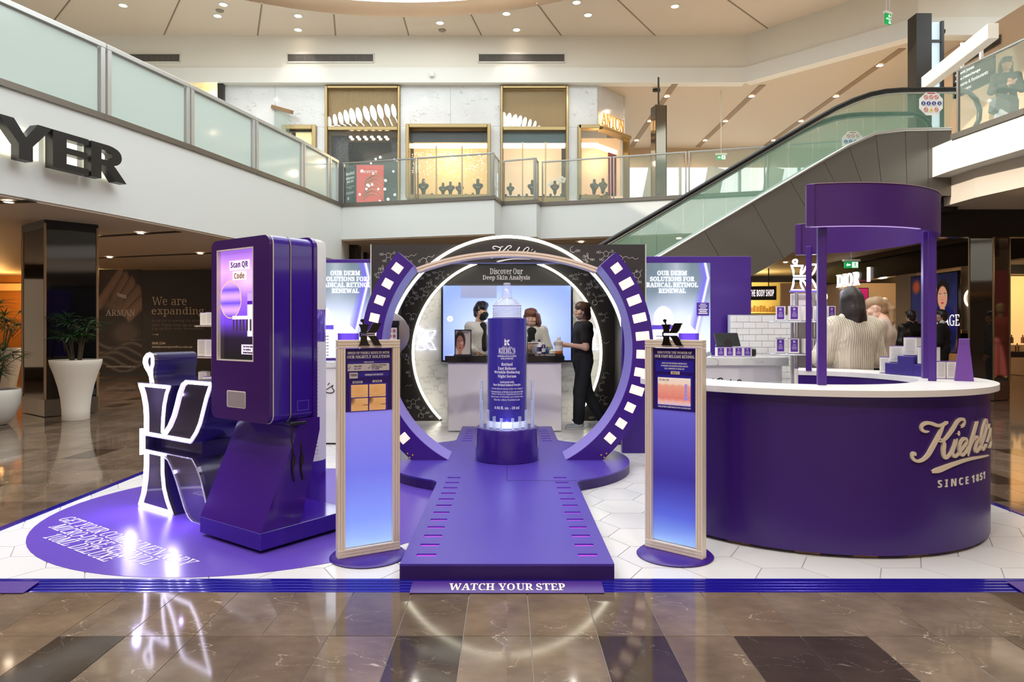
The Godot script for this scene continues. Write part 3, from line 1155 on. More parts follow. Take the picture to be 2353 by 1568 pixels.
func reflected_petals(t: Node3D, spec: Array) -> void:  # reflections on the glass, modelled as faintly glowing ovals
	for p in spec:
		var m := MB.new()
		var at := px(p[0], p[1], 20.03) - t.position
		m.ball(at, Vector3(.09 * p[3], .24 * p[3], .012), 14, 8, Basis(Vector3(0, 0, 1), p[2]))
		m.tube([at + Basis(Vector3(0, 0, 1), p[2]) * Vector3(0, -.2 * p[3], 0), px(p[0] + 12, 290, 20.03) - t.position], .022, 6)
		part("reflected_petal", m, glow(240, 246, 242, .22), t)

func bust_mesh() -> Array:
	var f := field([[Vector3(0, .30, 0), Vector3(0, .40, -.01), .045, .042], [Vector3(-.05, .22, 0), Vector3(.05, .22, 0), .075, .075], [Vector3(-.10, .25, -.01), Vector3(.10, .25, -.01), .045, .045], [Vector3(0, .2, 0), Vector3(0, .03, -.02), .075, .05]], .014, .05)
	var n := MB.new()
	var p := []
	for i in 14:
		var a := TAU * i / 14
		p.append(Vector3(cos(a) * .065, .235 + sin(a) * .075 + .02, .055 + sin(a) * -.03))
	n.tube(p, .007, 5, true)
	return [f, n]

func upper_shops() -> void:
	var wm := white_marble()
	# ---- marble front as separate slabs
	var front := MB.new()
	front.box(Vector3(-11, 6.4, FZ - 3.4), Vector3(26, 4, .1))
	var wall := struct("wall_shopfront", front, mat(120, 100, 74, .7), "back wall inside the upper shops")
	for q in [[517, 632, 192, 292], [632, 748, 192, 292], [517, 655, 292, 512], [728, 748, 292, 512], [920, 1035, 192, 290], [1035, 1150, 192, 290], [920, 936, 290, 512], [1126, 1150, 290, 512], [936, 1126, 459, 512], [1305, 1372, 192, 292], [1305, 1327, 292, 512], [1327, 1372, 457, 512]]:
		var m := MB.new()
		m.box(Vector3((fx(q[0]) + fx(q[1])) / 2, (fy(q[2]) + fy(q[3])) / 2, FZ - .06), Vector3(fx(q[1]) - fx(q[0]) - .006, fy(q[2]) - fy(q[3]) - .006, .12))
		part("marble_panel", m, wm, wall)
	# slanted corner with the gold lettering
	var ca := Vector3(2.59, 0, -20)
	var cb := Vector3(3.51, 0, -21.05)
	var cd := (cb - ca).normalized()
	var bs := Basis(cd, Vector3.UP, cd.cross(Vector3.UP))
	var m := MB.new()
	m.box((ca + cb) / 2 + Vector3(0, (fy(292) + 8.36) / 2, 0) - bs.z * .06, Vector3(ca.distance_to(cb), 8.36 - fy(292), .12), bs)
	part("marble_panel", m, wm, wall)
	m = MB.new()
	m.box(cb + Vector3(0, 6.4, -1.5), Vector3(.12, 4, 3))
	part("marble_panel", m, wm, wall)
	var t := thing("shop_lettering", "backlit gold serif lettering on the slanted white marble corner", "sign letters", (ca + cb) / 2 + Vector3(0, 7.42, 0) + bs.z * .06)
	for i in 5:
		var q := "ANTON"[i]
		text(t, q, font(SERIF), cd * (-.48 + i * .24) + bs.z * .03, [.24, .22, .21, .23, .22][i], .36, mat(196, 140, 70, .3, .8), bs, .02, "letter")
	m = MB.new()
	for i in 5:
		m.box(cd * (-.48 + i * .24) + bs.z * .004, Vector3(.17, .3, .008), bs)
	part("letter_backlight", m, glow(255, 214, 150, 3.0), t)
	# ---- left yellow shop and dark pier
	m = MB.new()
	m.box(Vector3(fx(511), 6.4, FZ), Vector3(.16, 3.95, .3))
	struct("trim_pier", m, mat(38, 34, 32, .4), "dark pier beside the yellow lit upper shop")
	m = MB.new()
	m.box(Vector3(fx(440), 6.4, -22.5), Vector3(4.2, 3.9, .1))
	struct("wall_yellow_shop", m, mat(236, 214, 140, .6), "yellow wall of the shop beyond the left balustrade")
	lamp("shop_lamp", Vector3(fx(450), 7.9, -21.3), 3.0, c8(255, 225, 150), .1)
	for u in [460, 480]:
		downlight(Vector3(fx(u), 8.3, -21.0), "small downlight inside the yellow lit upper shop, " + ("left" if u < 470 else "right"), "downlights of the yellow shop", .09, 20.0)
	# door window
	t = brass_frame(fx(650), fx(728), DECK, fy(289), .12, .16, "shop_window", "small brass framed window with pale yellow interior in the marble wall behind the left balustrade")
	m = MB.new()
	m.box(Vector3(.1, 1.4, -.12), Vector3(.5, 2.5, .02))
	part("yellow_panel", m, glow(250, 236, 170, .5), t)
	m = MB.new()
	m.box(Vector3(-.36, 1.35, -.06), Vector3(.10, 2.6, .06)); m.box(Vector3(.36, 1.35, -.06), Vector3(.06, 2.6, .06)); m.box(Vector3(0, 2.62, -.06), Vector3(.76, .06, .06))
	part("black_inner_frame", m, mat(28, 25, 23, .4), t)
	# projecting glass blade with a timber bar
	t = thing("blade_sign", "clear glass blade with a brown timber top bar projecting from the marble wall", "glass sign", px(630, 243, 19.9))
	m = MB.new()
	m.box(Vector3(.26, -.14, .1), Vector3(.80, .10, .12), Basis(Vector3(0, 1, 0), -.5) * Basis(Vector3(0, 0, 1), -.34))
	part("timber_bar", m, mat(150, 122, 92, .5), t)
	m = MB.new()
	m.box(Vector3(.24, -.62, .1), Vector3(.6, .9, .015), Basis(Vector3(0, 1, 0), -.5))
	part("glass_blade", m, pane(180, 215, 200, .14), t)
	# ---- bay 1: timber slats above, dark shop with red poster below
	t = brass_frame(fx(748), fx(920), DECK, fy(199), .07, .14, "shop_bay", "tall brass framed shop bay with timber slats above a dark window holding a red poster")
	var cx0 := t.position.x
	slat_panel(t, fx(754) - cx0, fx(914) - cx0, fy(292) - DECK, fy(205) - DECK)
	m = MB.new()
	m.box(Vector3(0, fy(296) - DECK, .0), Vector3(fx(914) - fx(754), .1, .12), Basis.IDENTITY, .01)
	part("transom", m, brass(), t)
	reflected_petals(t, [[757, 281, .1, .7], [770, 276, .15, .75], [783, 272, .2, .8], [796, 269, .2, .9], [810, 267, .22, 1.0], [825, 265, .25, 1.0], [842, 262, .28, 1.0], [858, 260, .25, 1.0], [874, 257, .25, .95], [890, 255, .22, .9], [905, 255, .2, .85]])
	m = MB.new()
	m.box(Vector3(0, 1.35, -1.6), Vector3(fx(914) - fx(754), 2.7, .06))
	m.box(Vector3(fx(772) - cx0, 1.3, -.5), Vector3(.5, 2.6, .08))
	m.box(Vector3(fx(903) - cx0, 1.3, -.7), Vector3(.3, 2.6, .08))
	part("dark_interior", m, mat(38, 34, 32, .25), t)
	m = MB.new()
	for i in 6:
		for j in 2:
			m.ball(Vector3(fx(797 + i * 16.5 + j * 4) - cx0, fy(304 + j * 5) - DECK, -.5), Vector3(.05, .035, .05), 8, 5)
	part("spot_bulbs", m, glow(255, 236, 200, 9.0), t)
	m = MB.new()
	var rng := RandomNumberGenerator.new()
	rng.seed = 9
	for i in 26:
		m.ball(Vector3(fx(rng.randf_range(800, 916)) - cx0, fy(rng.randf_range(355, 470)) - DECK, rng.randf_range(-.45, -.12)), Vector3.ONE * rng.randf_range(.022, .042), 8, 5)
	part("globe_lights", m, glow(240, 250, 248, 4.0), t, "stuff")
	# red poster with gold bands
	m = MB.new()
	m.box(Vector3(fx(840) - cx0, fy(424) - DECK, -.62), Vector3(fx(872) - fx(806), fy(368) - fy(480), .05))
	var pp := part("red_poster", m, mat(222, 44, 34, .35), t)
	text(pp, "ROCKSTUD", font(SANS, 700), Vector3(fx(838) - cx0, fy(384) - DECK, -.59), .5, .07, mat(250, 240, 235), Basis.IDENTITY, .004)
	m = MB.new()
	for i in 6:
		var a := []
		for j in 12:
			a.append(Vector3(fx(822 + j * 4.2 + i * 1.5) - cx0, fy(450 - i * 9 - sin(j * .28) * 14) - DECK, -.58 + .02 * sin(j * .5)))
		m.tube(a, .02, 5)
	part("bracelet", m, mat(190, 120, 70, .3, .6), pp)
	# ---- window 2, golden
	t = brass_frame(fx(935), fx(1128), fy(459), fy(291), .10, .34, "shop_window", "wide brass framed jewellery window with golden bead curtain and four dark necklace busts")
	golden(t, fx(935), fx(1128), fy(459), [.36, .70])
	# ---- bay 3
	t = brass_frame(fx(1150), fx(1306), DECK, fy(199), .07, .14, "shop_bay", "tall brass framed shop bay with timber slats above a bright cream jewellery window with orchids")
	cx0 = t.position.x
	slat_panel(t, fx(1156) - cx0, fx(1300) - cx0, fy(292) - DECK, fy(205) - DECK)
	m = MB.new()
	m.box(Vector3(0, fy(296) - DECK, 0), Vector3(fx(1300) - fx(1156), .1, .12), Basis.IDENTITY, .01)
	m.box(Vector3(0, fy(459) - DECK, 0), Vector3(fx(1300) - fx(1156), .12, .12), Basis.IDENTITY, .01)
	part("transom", m, brass(), t)
	reflected_petals(t, [[1156, 276, -.1, 1.0], [1168, 278, -.2, 1.0], [1181, 280, -.25, .95], [1193, 281, -.25, .85], [1205, 283, -.2, .75], [1217, 285, -.2, .6], [1229, 287, -.2, .5]])
	m = MB.new()
	m.box(Vector3(0, 1.35, -1.6), Vector3(fx(1300) - fx(1156), 2.7, .06))
	part("cream_interior", m, glow(240, 218, 186, .35), t)  # interior light put into the back wall as a faint glow
	m = MB.new()
	m.box(Vector3(0, fy(330) - DECK, -.25), Vector3(fx(1300) - fx(1156), .1, .2))
	part("light_band", m, glow(255, 240, 210, 1.6), t)
	m = MB.new()
	m.box(Vector3(0, fy(312) - DECK, -.2), Vector3(fx(1300) - fx(1156), .32, .06))
	part("mirror_head", m, mat(70, 84, 84, .1, .7), t)
	for u in [1201, 1254]:
		m = MB.new()
		m.box(Vector3(fx(u) - cx0, fy(390) - DECK, -.1), Vector3(.04, fy(326) - fy(456), .05))
		part("brass_fin", m, mat(190, 160, 120, .3, .7), t)
	lamp("window_lamp", Vector3(cx0, 6.4, FZ - .7), .5, c8(255, 232, 190), .1)
	m = MB.new()
	m.box(Vector3(0, fy(453) - DECK, -.4), Vector3(fx(1300) - fx(1156), .1, .6))
	part("plinth", m, mat(70, 58, 46, .4), t)
	# ---- window 4, wrapping round the slanted corner
	t = thing("shop_window", "brass framed corner window with a dark red panel under the gold lettering", "shop window", Vector3(2.59, fy(459), FZ))
	var h := fy(292) - fy(459)
	m = MB.new()
	for q in [[Vector3(fx(1330) - 2.59, h / 2, .1), Vector3(.1, h, .3), Basis.IDENTITY], [Vector3(-.25, h - .05, .1), Vector3(.6, .1, .3), Basis.IDENTITY], [Vector3(-.25, .05, .1), Vector3(.6, .1, .3), Basis.IDENTITY],
		[cd * .72 + Vector3(0, h - .05, 0) + bs.z * .1, Vector3(1.5, .1, .3), bs], [cd * .72 + Vector3(0, .05, 0) + bs.z * .1, Vector3(1.5, .1, .3), bs], [cd * 1.42 + Vector3(0, h / 2, 0) + bs.z * .1, Vector3(.09, h, .2), bs]]:
		m.box(q[0], q[1], q[2], .012)
	part("frame", m, brass(), t)
	m = MB.new()
	m.box(Vector3(-.22, h / 2, .02), Vector3(.46, h - .2, .012)); m.box(cd * .7 + Vector3(0, h / 2, 0) + bs.z * .02, Vector3(1.35, h - .2, .012), bs)
	part("pane", m, pane(230, 240, 238, .03, .02, .2), t)
	m = MB.new()
	m.box(Vector3(.2, h / 2, -1.2), Vector3(1.3, h, .05)); m.box(Vector3(.2, .06, -.6), Vector3(1.1, .1, 1.1))
	part("cream_interior", m, glow(226, 196, 160, .35), t)  # lit look of the interior comes from its own faint glow
	m = MB.new()
	m.box(cd * .98 + Vector3(0, h * .42, 0) - bs.z * .12, Vector3(.42, h * .72, .03), bs)
	part("red_panel", m, mat(128, 28, 44, .4), t)
	m = MB.new()
	m.box(Vector3(-.22, h - .5, -.1), Vector3(.5, .12, .1)); m.box(cd * .6 + Vector3(0, h - .5, 0) - bs.z * .1, Vector3(1.1, .12, .1), bs)
	part("light_band", m, glow(255, 240, 205, 1.8), t)
	lamp("window_lamp", Vector3(2.7, 6.4, -20.8), .4, c8(255, 226, 180), .08)
	# ---- busts on show
	var bm := bust_mesh()
	var first: Node3D
	for q in [[973, 447, 1.05, "first from the left in the golden window"], [1018, 449, .85, "second from the left in the golden window"], [1035, 448, .9, "third from the left in the golden window"], [1056, 448, .85, "fourth from the left in the golden window"], [1098, 447, 1.05, "rightmost in the golden window beside a small round flower"],
		[1173, 448, .8, "in the cream window, farthest from the orchids"], [1223, 446, .95, "in the cream window, between the other bust and the orchids"], [1275, 446, .9, "in the cream window under the white orchids"], [1366, 446, 1.0, "in the corner window, left one of two leaning"], [1386, 444, 1.0, "in the corner window, right one of two leaning"]]:
		var at := px(q[0], q[1], 20.3)
		var lb: String = "dark brown necklace display bust, " + q[3]
		if first == null:
			first = thing("necklace_bust", lb, "display bust", at, 0.0, "necklace busts in the upper windows")
			part("bust", bm[0], mat(62, 44, 40, .8), first)
			part("necklace", bm[1], mat(226, 205, 150, .25, .8), first)
			first.scale = Vector3.ONE * q[2]
		else:
			var c := copy(first, at, .5 if q[0] > 1360 else 0.0, lb)
			c.scale = Vector3.ONE * q[2]
	var jn := 0
	for q in [[958, 454], [990, 453], [1003, 455], [1068, 454], [1084, 452], [1112, 455], [1160, 455], [1190, 455], [1208, 454], [1246, 455], [1263, 454], [1288, 454], [1344, 455], [1392, 450], [1404, 452]]:
		m = MB.new()
		jn += 1
		var at := px(q[0], q[1] + 4, 20.2)
		m.box(at + Vector3(0, .04, 0), Vector3(.16, .08, .12), Basis.IDENTITY, .01)
		m.box(at + Vector3(.03, .11, -.02), Vector3(.07, .10, .05), Basis(Vector3.RIGHT, -.3), .008)
		solo("jewellery_stand", m, mat(44, 34, 36, .6), "small dark jewellery stand on the sill of the %s, %s" % [["golden window", "cream window", "corner window"][0 if jn < 7 else 1 if jn < 13 else 2], ORD[(jn - 1) % 6]], "jewellery stand", "jewellery stands on the upper window sills")
	t = thing("orchid", "white orchid sprays in the cream upper shop window", "flowers", px(1275, 452, 20.45))
	m = MB.new()
	var st := MB.new()
	for q in [[-.18, .35], [-.1, .42], [0, .45], [.1, .5], [.2, .55], [.28, .52], [-.12, .3], [.04, .38], [.16, .46], [.25, .45]]:
		for j in 5:
			var a = TAU * j / 5 + q[0] * 9
			m.ball(Vector3(q[0] + cos(a) * .03, q[1] + sin(a) * .03, .02 * sin(q[0] * 40)), Vector3(.028, .022, .01), 8, 5)
	st.tube([Vector3(0, 0, 0), Vector3(.06, .25, 0), Vector3(.22, .5, 0)], .008, 5)
	st.tube([Vector3(0, 0, 0), Vector3(-.03, .25, 0), Vector3(-.16, .36, 0)], .008, 5)
	part("blossoms", m, mat(250, 246, 238, .6), t, "stuff")
	part("stems", st, mat(84, 110, 60, .6), t)
	# dark notice behind the balustrade
	var nb := Basis(Vector3.UP, -.7)
	t = thing("notice_board", "dark grey notice board with white lettering behind the back balustrade corner", "notice", px(806, 470, 17.75) * Vector3(1, 0, 1) + Vector3(0, DECK, 0))
	m = MB.new()
	m.box(Vector3(0, .54, 0), Vector3(.44, 1.02, .03), nb, .004)
	part("board", m, mat(62, 66, 70, .5), t)
	for q in [["Westfield", .88, .34], ["wherever", .77, .34], ["you are", .66, .28]]:
		text(t, q[0], font(SANS, 700), Vector3(0, q[1], 0) + nb.z * .018, q[2], .085, mat(245, 245, 245), nb)
	m = MB.new()
	for y in [.54, .50, .40, .37]:
		m.box(Vector3(0, y, 0) + nb.z * .017, Vector3(.32 if y != .5 else .1, .012, .002), nb)
	m.box(Vector3(-.05, .24, 0) + nb.z * .017, Vector3(.06, .07, .002), nb)
	m.box(Vector3(.06, .22, 0) + nb.z * .017, Vector3(.1, .03, .002), nb)
	part("small_print", m, mat(225, 225, 225), t)
	# ---- far gallery: dark mirrored column, bright windows, exit sign
	t = thing("mirror_column", "dark mirrored square column on the upper gallery beside the lettered marble corner", "column", px(1513, 500, 19.4) * Vector3(1, 0, 1) + Vector3(0, DECK, 0))
	m = MB.new()
	m.box(Vector3(0, (7.55 - DECK) / 2, 0), Vector3(.32, 7.54 - DECK, .32), Basis(Vector3.UP, .25), .01)
	part("shaft", m, mat(120, 112, 100, .08, .85), t)
	m = MB.new()
	for s in [-1, 1]:
		m.box(Basis(Vector3.UP, .25) * Vector3(s * .16, (7.55 - DECK) / 2, .16), Vector3(.02, 7.54 - DECK, .02))
	m.tube([Vector3(0, 7.5 - DECK, 0), Vector3(0, 8.36 - DECK, 0)], .025, 8)
	part("corner_trim", m, mat(60, 54, 48, .3, .6), t)
	m = MB.new()
	m.box(Vector3(8.2, 8.0, -27.1), Vector3(9.6, .76, .1))
	m.box(Vector3(8.2, 4.75, -27.1), Vector3(9.6, .7, .1))
	struct("wall_gallery_end", m, mat(206, 182, 152, .6), "tan wall round the long window at the end of the gallery")
	m = MB.new()
	m.box(Vector3(8.2, 6.36, -27.1), Vector3(9.6, 2.52, .05))
	var wn := struct("window_1", m, glow(238, 246, 248, 1.5), "long bright window at the far end of the gallery")
	for i in 7:
		m = MB.new()
		m.box(Vector3(4.4 + i * 1.15, 6.36, -26.95), Vector3(.10 + .55 * (i % 2), 2.5, .1), Basis(Vector3(0, 0, 1), -.2 if i % 2 else 0.0))
		part("mullion", m, mat(176, 188, 192, .5), wn)
	exit_sign("green exit sign hanging in the upper gallery above the escalator handrail", px(1657, 362, 20.5), .26, .13, 2.0)
	exit_sign("small green exit sign on a square hanger high near the right bulkhead", px(2040, 44, 15.5), .20, .22, 1.5, .5)
	exit_sign("green exit sign with a left arrow hanging over the beauty store entrance", px(1956, 609, 16.0), .32, .148, .75)
	# small cameras
	for q in [[1508, 208, 20.3, "small security camera on the gallery ceiling beside the marble corner"], [2158, 73, 16.4, "small dark camera on the bright bulkhead at upper right"]]:
		t = thing("security_camera", q[3], "camera", px(q[0], q[1], q[2]))
		m = MB.new()
		m.tube([Vector3(0, .22, 0) if q[0] < 2000 else Vector3(0, .04, -.3), Vector3(0, .04, 0)], .018, 6)
		part("stem", m, mat(60, 56, 54), t)
		m = MB.new()
		m.tube([Vector3(-.1, .0, 0), Vector3(.1, -.02, .06)], .05, 10)
		part("housing", m, mat(52, 50, 50, .4), t)

func golden(t: Node3D, x0: float, x1: float, y0: float, _fins: Array) -> void:
	var w := x1 - x0 - .2
	var h := fy(291) - y0
	var m := MB.new()
	m.box(Vector3(0, h / 2, -.75), Vector3(w, h, .04))
	part("golden_back", m, glow(236, 200, 138, .4), t)  # wall glows faintly in place of interior lighting
	m = MB.new()
	m.box(Vector3(0, h - .28, -.06), Vector3(w, .32, .05))
	part("dark_head", m, mat(36, 38, 42, .15), t)
	m = MB.new()
	m.box(Vector3(0, h - .53, -.1), Vector3(w, .12, .1))
	part("light_band", m, glow(255, 236, 205, 1.8), t)
	for k in [.335, .67]:
		m = MB.new()
		m.box(Vector3(-w / 2 + w * k, h * .37, -.06), Vector3(.045, h - .55, .06))
		part("fin", m, mat(190, 150, 112, .4, .4), t)
	m = MB.new()
	var rng := RandomNumberGenerator.new()
	rng.seed = 4
	for i in 420:
		var x := rng.randf_range(-w / 2, w / 2)
		var y := h - .62 - absf(rng.randfn(0, .35))
		m.box(Vector3(x, maxf(y, .4), rng.randf_range(-.6, -.2)), Vector3.ONE * rng.randf_range(.008, .02), Basis(Vector3(.5, .6, .62).normalized(), i))
	part("bead_curtain", m, glow(255, 240, 205, 2.2), t, "stuff")
	m = MB.new()
	m.box(Vector3(0, .17, -.55), Vector3(w, .16, .12))
	part("back_plinth", m, mat(96, 62, 70, .5), t)
	m = MB.new()
	m.box(Vector3(0, .10, -.3), Vector3(w, .05, .8))
	part("sill", m, mat(200, 172, 130, .4), t)
	lamp("window_lamp", t.position + Vector3(0, h - .8, -.35), .5, c8(255, 226, 170), .1)

func exit_sign(label: String, at: Vector3, w: float, h: float, drop: float, turn := 0.0) -> void:
	var t := thing("exit_sign", label, "exit sign", at, turn)
	var m := MB.new()
	m.box(Vector3.ZERO, Vector3(w, h, .03))
	part("panel", m, glow(18, 150, 76, .7), t)
	m = MB.new()
	m.box(Vector3(0, h / 2 + .03, 0), Vector3(w * 1.25, .05, .07), Basis.IDENTITY, .006)
	part("housing", m, mat(236, 236, 230, .5), t)
	m = MB.new()
	for s in ([-.06, .06] if drop == 1.5 else [0.0]):
		m.tube([Vector3(s, h / 2 + .05, 0), Vector3(s, h / 2 + drop, 0)], .012, 6)
	part("hanger", m, mat(225, 222, 215, .5), t)
	m = MB.new()   # arrow and running figure
	var k := h / .125
	m.prism(scaled(pv([-.105, 0, -.07, .035, -.07, .015, -.02, .015, -.02, -.015, -.07, -.015, -.07, -.035]), k * w / .27 / k), .015, .018)
	m.box(Vector3(w * .25, 0, .0155), Vector3(w * .42, h * .86, .002))
	part("white_arrow", m, glow(245, 255, 250, .9), t)
	m = MB.new()
	for q in [[0, .03, .0, -.005], [0, -.005, -.025, -.035], [0, -.005, .02, -.02], [.02, -.02, .012, -.045], [0, .025, -.025, .008], [0, .025, .028, .012]]:
		m.tube([Vector3(w * .25 + q[0] * k, q[1] * k, .018), Vector3(w * .25 + q[2] * k, q[3] * k, .018)], .006 * k, 5)
	m.ball(Vector3(w * .25 + .004, .043 * k, .018), Vector3.ONE * .009 * k, 8, 6)
	part("running_figure", m, glow(18, 150, 76, .7), t)

# ---------------------------------------------------------------- escalator rising to the right, side-on, near face at z = -11.85
func e(u: float, v: float, z := -11.85) -> Vector3:
	return Vector3((u - CX) / FOCAL * 11.85, EYE - (v - CY) / FOCAL * 11.85, z)

func warning_sign(at: Vector3, r: float, label: String) -> void:
	var t := thing("warning_sign", label, "warning sign", at)
	var m := MB.new()
	var p := PackedVector2Array(arc2(Vector2.ZERO, r, PI / 8, PI / 8 + TAU * 7 / 8, 7))
	m.prism(p, 0, .006)
	part("board", m, mat(244, 244, 242, .5), t)
	m = MB.new()
	m.box(Vector3(0, r * .82, .008), Vector3(r * .6, r * .07, .002))
	for q in [[-.42, .52], [0, .52], [.42, .52], [-.42, -.48], [.42, -.48]]:
		m.sector(r * .13, r * .165, .006, .009, 0, TAU, 18, Transform3D(Basis.IDENTITY, Vector3(q[0], q[1], 0) * r))
		m.box(Vector3(q[0], q[1], 0) * r + Vector3(0, 0, .008), Vector3(r * .3, r * .04, .002), Basis(Vector3(0, 0, 1), -.8))
	part("red_symbols", m, mat(206, 60, 44, .5), t)
	m = MB.new()
	for q in [-.62, -.2, .22, .66]:
		m.sector(0, r * .165, .006, .009, 0, TAU, 18, Transform3D(Basis.IDENTITY, Vector3(q, .02, 0) * r))
	part("blue_symbols", m, mat(46, 62, 150, .5), t)
	m = MB.new()
	for q in [-.62, -.2, .22, .66]:
		m.box(Vector3(q, .04, 0) * r + Vector3(0, 0, .010), Vector3(r * .07, r * .16, .002), Basis(Vector3(0, 0, 1), q * .4))
		m.box(Vector3(q, -.06, 0) * r + Vector3(0, 0, .010), Vector3(r * .18, r * .04, .002))
	for q in [-.42, 0, .42]:
		for y in [.30, -.22, -.68]:
			m.box(Vector3(q, y, 0) * r + Vector3(0, 0, .007), Vector3(r * .3, r * .02, .002))
	part("pictograms", m, mat(205, 208, 214, .5), t)
	m = MB.new()
	m.prism(scaled(pv([-.15, -.60, .15, -.60, 0, -.34]), r), .006, .009)
	part("yellow_triangle", m, mat(232, 196, 40, .5), t)

func escalator() -> void:
	var t := thing("escalator", "escalator with glass sides and black handrails rising to the right balcony", "escalator", e(1500, 720) * Vector3(1, 0, 1))
	t.position = Vector3.ZERO
	var top := [[1290, 723], [1400, 659], [1510, 594], [1618, 530], [1728, 465], [1815, 414], [1891, 369], [1950, 335], [2012, 307], [2080, 298], [2132, 297], [2187, 296]]
	var bot := [[1362, 848], [1472, 784], [1582, 719], [1690, 655], [1800, 594], [1887, 539], [1961, 497], [1998, 472], [2030, 458], [2085, 450], [2133, 450], [2187, 450]]
	var clad := mat(116, 112, 106, .33, .4)
	for i in top.size() - 1:
		var m := MB.new()
		var g := .5
		var p := PackedVector2Array()
		for q in [[top[i][0] + g, top[i][1]], [top[i + 1][0] - g, top[i + 1][1]], [bot[i + 1][0] - g, bot[i + 1][1]], [bot[i][0] + g, bot[i][1]]]:
			var w := e(q[0], q[1])
			p.append(Vector2(w.x, w.y))
		m.prism(p, -11.91, -11.85)
		part("cladding_panel", m, clad, t)
	# body behind the panels, and the far side
	var body := PackedVector2Array()
	for q in top:
		var w := e(q[0], q[1] + 4)
		body.append(Vector2(w.x, w.y))
	for i in range(bot.size() - 1, -1, -1):
		var w := e(bot[i][0], bot[i][1])
		body.append(Vector2(w.x, w.y))
	var m := MB.new()
	m.prism(body, -13.3, -11.90)
	part("truss", m, mat(46, 44, 42, .5), t)
	# deck strip
	for z in [-11.87, -13.28]:
		m = MB.new()
		var p := []
		for q in top:
			p.append(e(q[0], q[1], z))
		m.tube(p, .035, 6)
		part("skirt_deck", m, mat(196, 196, 192, .3, .8), t)
	# handrails
	var rail := [[1290, 618], [1400, 553], [1510, 489], [1618, 425], [1728, 360], [1815, 309], [1880, 271], [1925, 246], [1965, 228], [2005, 214], [2040, 207], [2080, 204], [2209, 203], [2231, 210], [2247, 226], [2256, 251], [2254, 274], [2243, 294], [2222, 308], [2200, 314]]
	for z in [-11.90, -13.25]:
		var p := []
		for q in rail:
			p.append(e(q[0], q[1], z))
		m = MB.new()
		m.tube(p, .042, 8)
		part("handrail", m, mat(22, 22, 23, .4), t)
		var pp := []
		for q in rail:
			pp.append(e(q[0], q[1], z) + Vector3(0, -.05 if q[0] < 2231 and q[1] < 700 else 0.0, 0))
		m = MB.new()
		m.tube(pp.slice(0, 13), .022, 6)
		part("rail_profile", m, steel(), t)
		# glass sides
		var up := [[1290, 618], [1400, 553], [1510, 489], [1618, 425], [1728, 360], [1815, 309], [1880, 271], [1950, 235], [2012, 213], [2080, 204], [2132, 204], [2200, 204]]
		for i in up.size() - 1:
			var q := PackedVector2Array()
			for w in [top[i], top[i + 1], up[i + 1], up[i]]:
				var s := e(w[0], w[1], z)
				q.append(Vector2(s.x + (.006 if w == top[i] or w == up[i] else -.006), s.y))
			m = MB.new()
			m.prism(q, z - .006, z + .006)
			part("glass_panel", m, pane(150, 214, 190, .16), t)
	# steps
	var k := 0
	for i in 16:
		m = MB.new()
		var at := e(1310 + i * 47.0, 735 - i * 27.6)
		m.box(Vector3(at.x, at.y - .02, -12.58), Vector3(.36, .18, 1.0), Basis.IDENTITY, .006)
		part("step", m, mat(78, 78, 80, .4, .5), t)
	warning_sign(e(2142, 237, -11.885), .215, "white octagonal warning sign on the near escalator glass, the higher of two")
	warning_sign(e(2052, 276, -13.23), .215, "white octagonal warning sign on the far escalator glass, the lower of two")
	# dark bulkhead below the landing
	m = MB.new()
	m.box(Vector3(7.55, 3.86, -12.7), Vector3(.5, .98, 1.3))
	m.box(Vector3(9.8, 3.22, -12.45), Vector3(5.2, .48, .2))
	struct("trim_landing", m, mat(52, 49, 46, .12, .4), "dark polished bulkhead under the escalator landing")
	# direction sign and ceiling beam above the right balcony
	var b := Basis(Vector3.UP, -1.5)
	t = thing("direction_sign", "black hanging direction sign with white lines of lettering behind the right balustrade", "direction sign", px(2237, 176, 13.4))
	m = MB.new()
	m.box(Vector3.ZERO, Vector3(1.05, .52, .06), b, .005)
	part("board", m, mat(24, 24, 25, .8), t)
	var rows := ["< David Jones", "> Bus Interchange", "> Cinema & Restaurants", "> Restrooms"]
	for i in 4:
		text(t, rows[i], font(SANS), Vector3(0, .17 - i * .115, 0) + b.z * .033 + b.x * (-.45 + .0195 * rows[i].length()), .039 * rows[i].length(), .065, glow(250, 250, 250, .8), b)
	m = MB.new()
	for s in [-.3, .2]:
		m.box(b.x * s + Vector3(0, .50, 0), Vector3(.05, .55, .05), b)
	part("hanger", m, mat(235, 235, 232, .5), t)
	t = thing("ceiling_beam", "pale lighting beam slanting above the direction sign", "lighting beam", Vector3(8.26, 6.30, -12.8))
	m = MB.new()
	m.box(Vector3.ZERO, Vector3(2.5, .26, .18), Basis(Vector3.UP, -1.72), .01)
	part("beam", m, mat(232, 226, 216, .5), t)
	# tall dark column with a sky-blue window strip
	m = MB.new()
	m.box(px(2113, 500, 15.6) * Vector3(1, 0, 1) + Vector3(0, 6.4, 0), Vector3(.34, 3.9, .34))
	struct("trim_column", m, mat(34, 30, 28, .4), "tall dark column behind the escalator top")
	m = MB.new()
	m.box(px(2148, 500, 15.9) * Vector3(1, 0, 1) + Vector3(0, 6.4, 0), Vector3(.36, 3.9, .04))
	var wn := struct("window_2", m, glow(196, 216, 228, .8), "narrow bright window strip beside the dark column")
	m = MB.new()
	for y in [5.6, 7.1, 7.9]:
		m.box(px(2148, 500, 15.85) * Vector3(1, 0, 1) + Vector3(0, y, 0), Vector3(.36, .05, .06))
	m.box(px(2164, 500, 15.85) * Vector3(1, 0, 1) + Vector3(0, 6.4, 0), Vector3(.06, 3.9, .08))
	part("mullion", m, mat(44, 42, 44, .4), wn)
	m = MB.new()
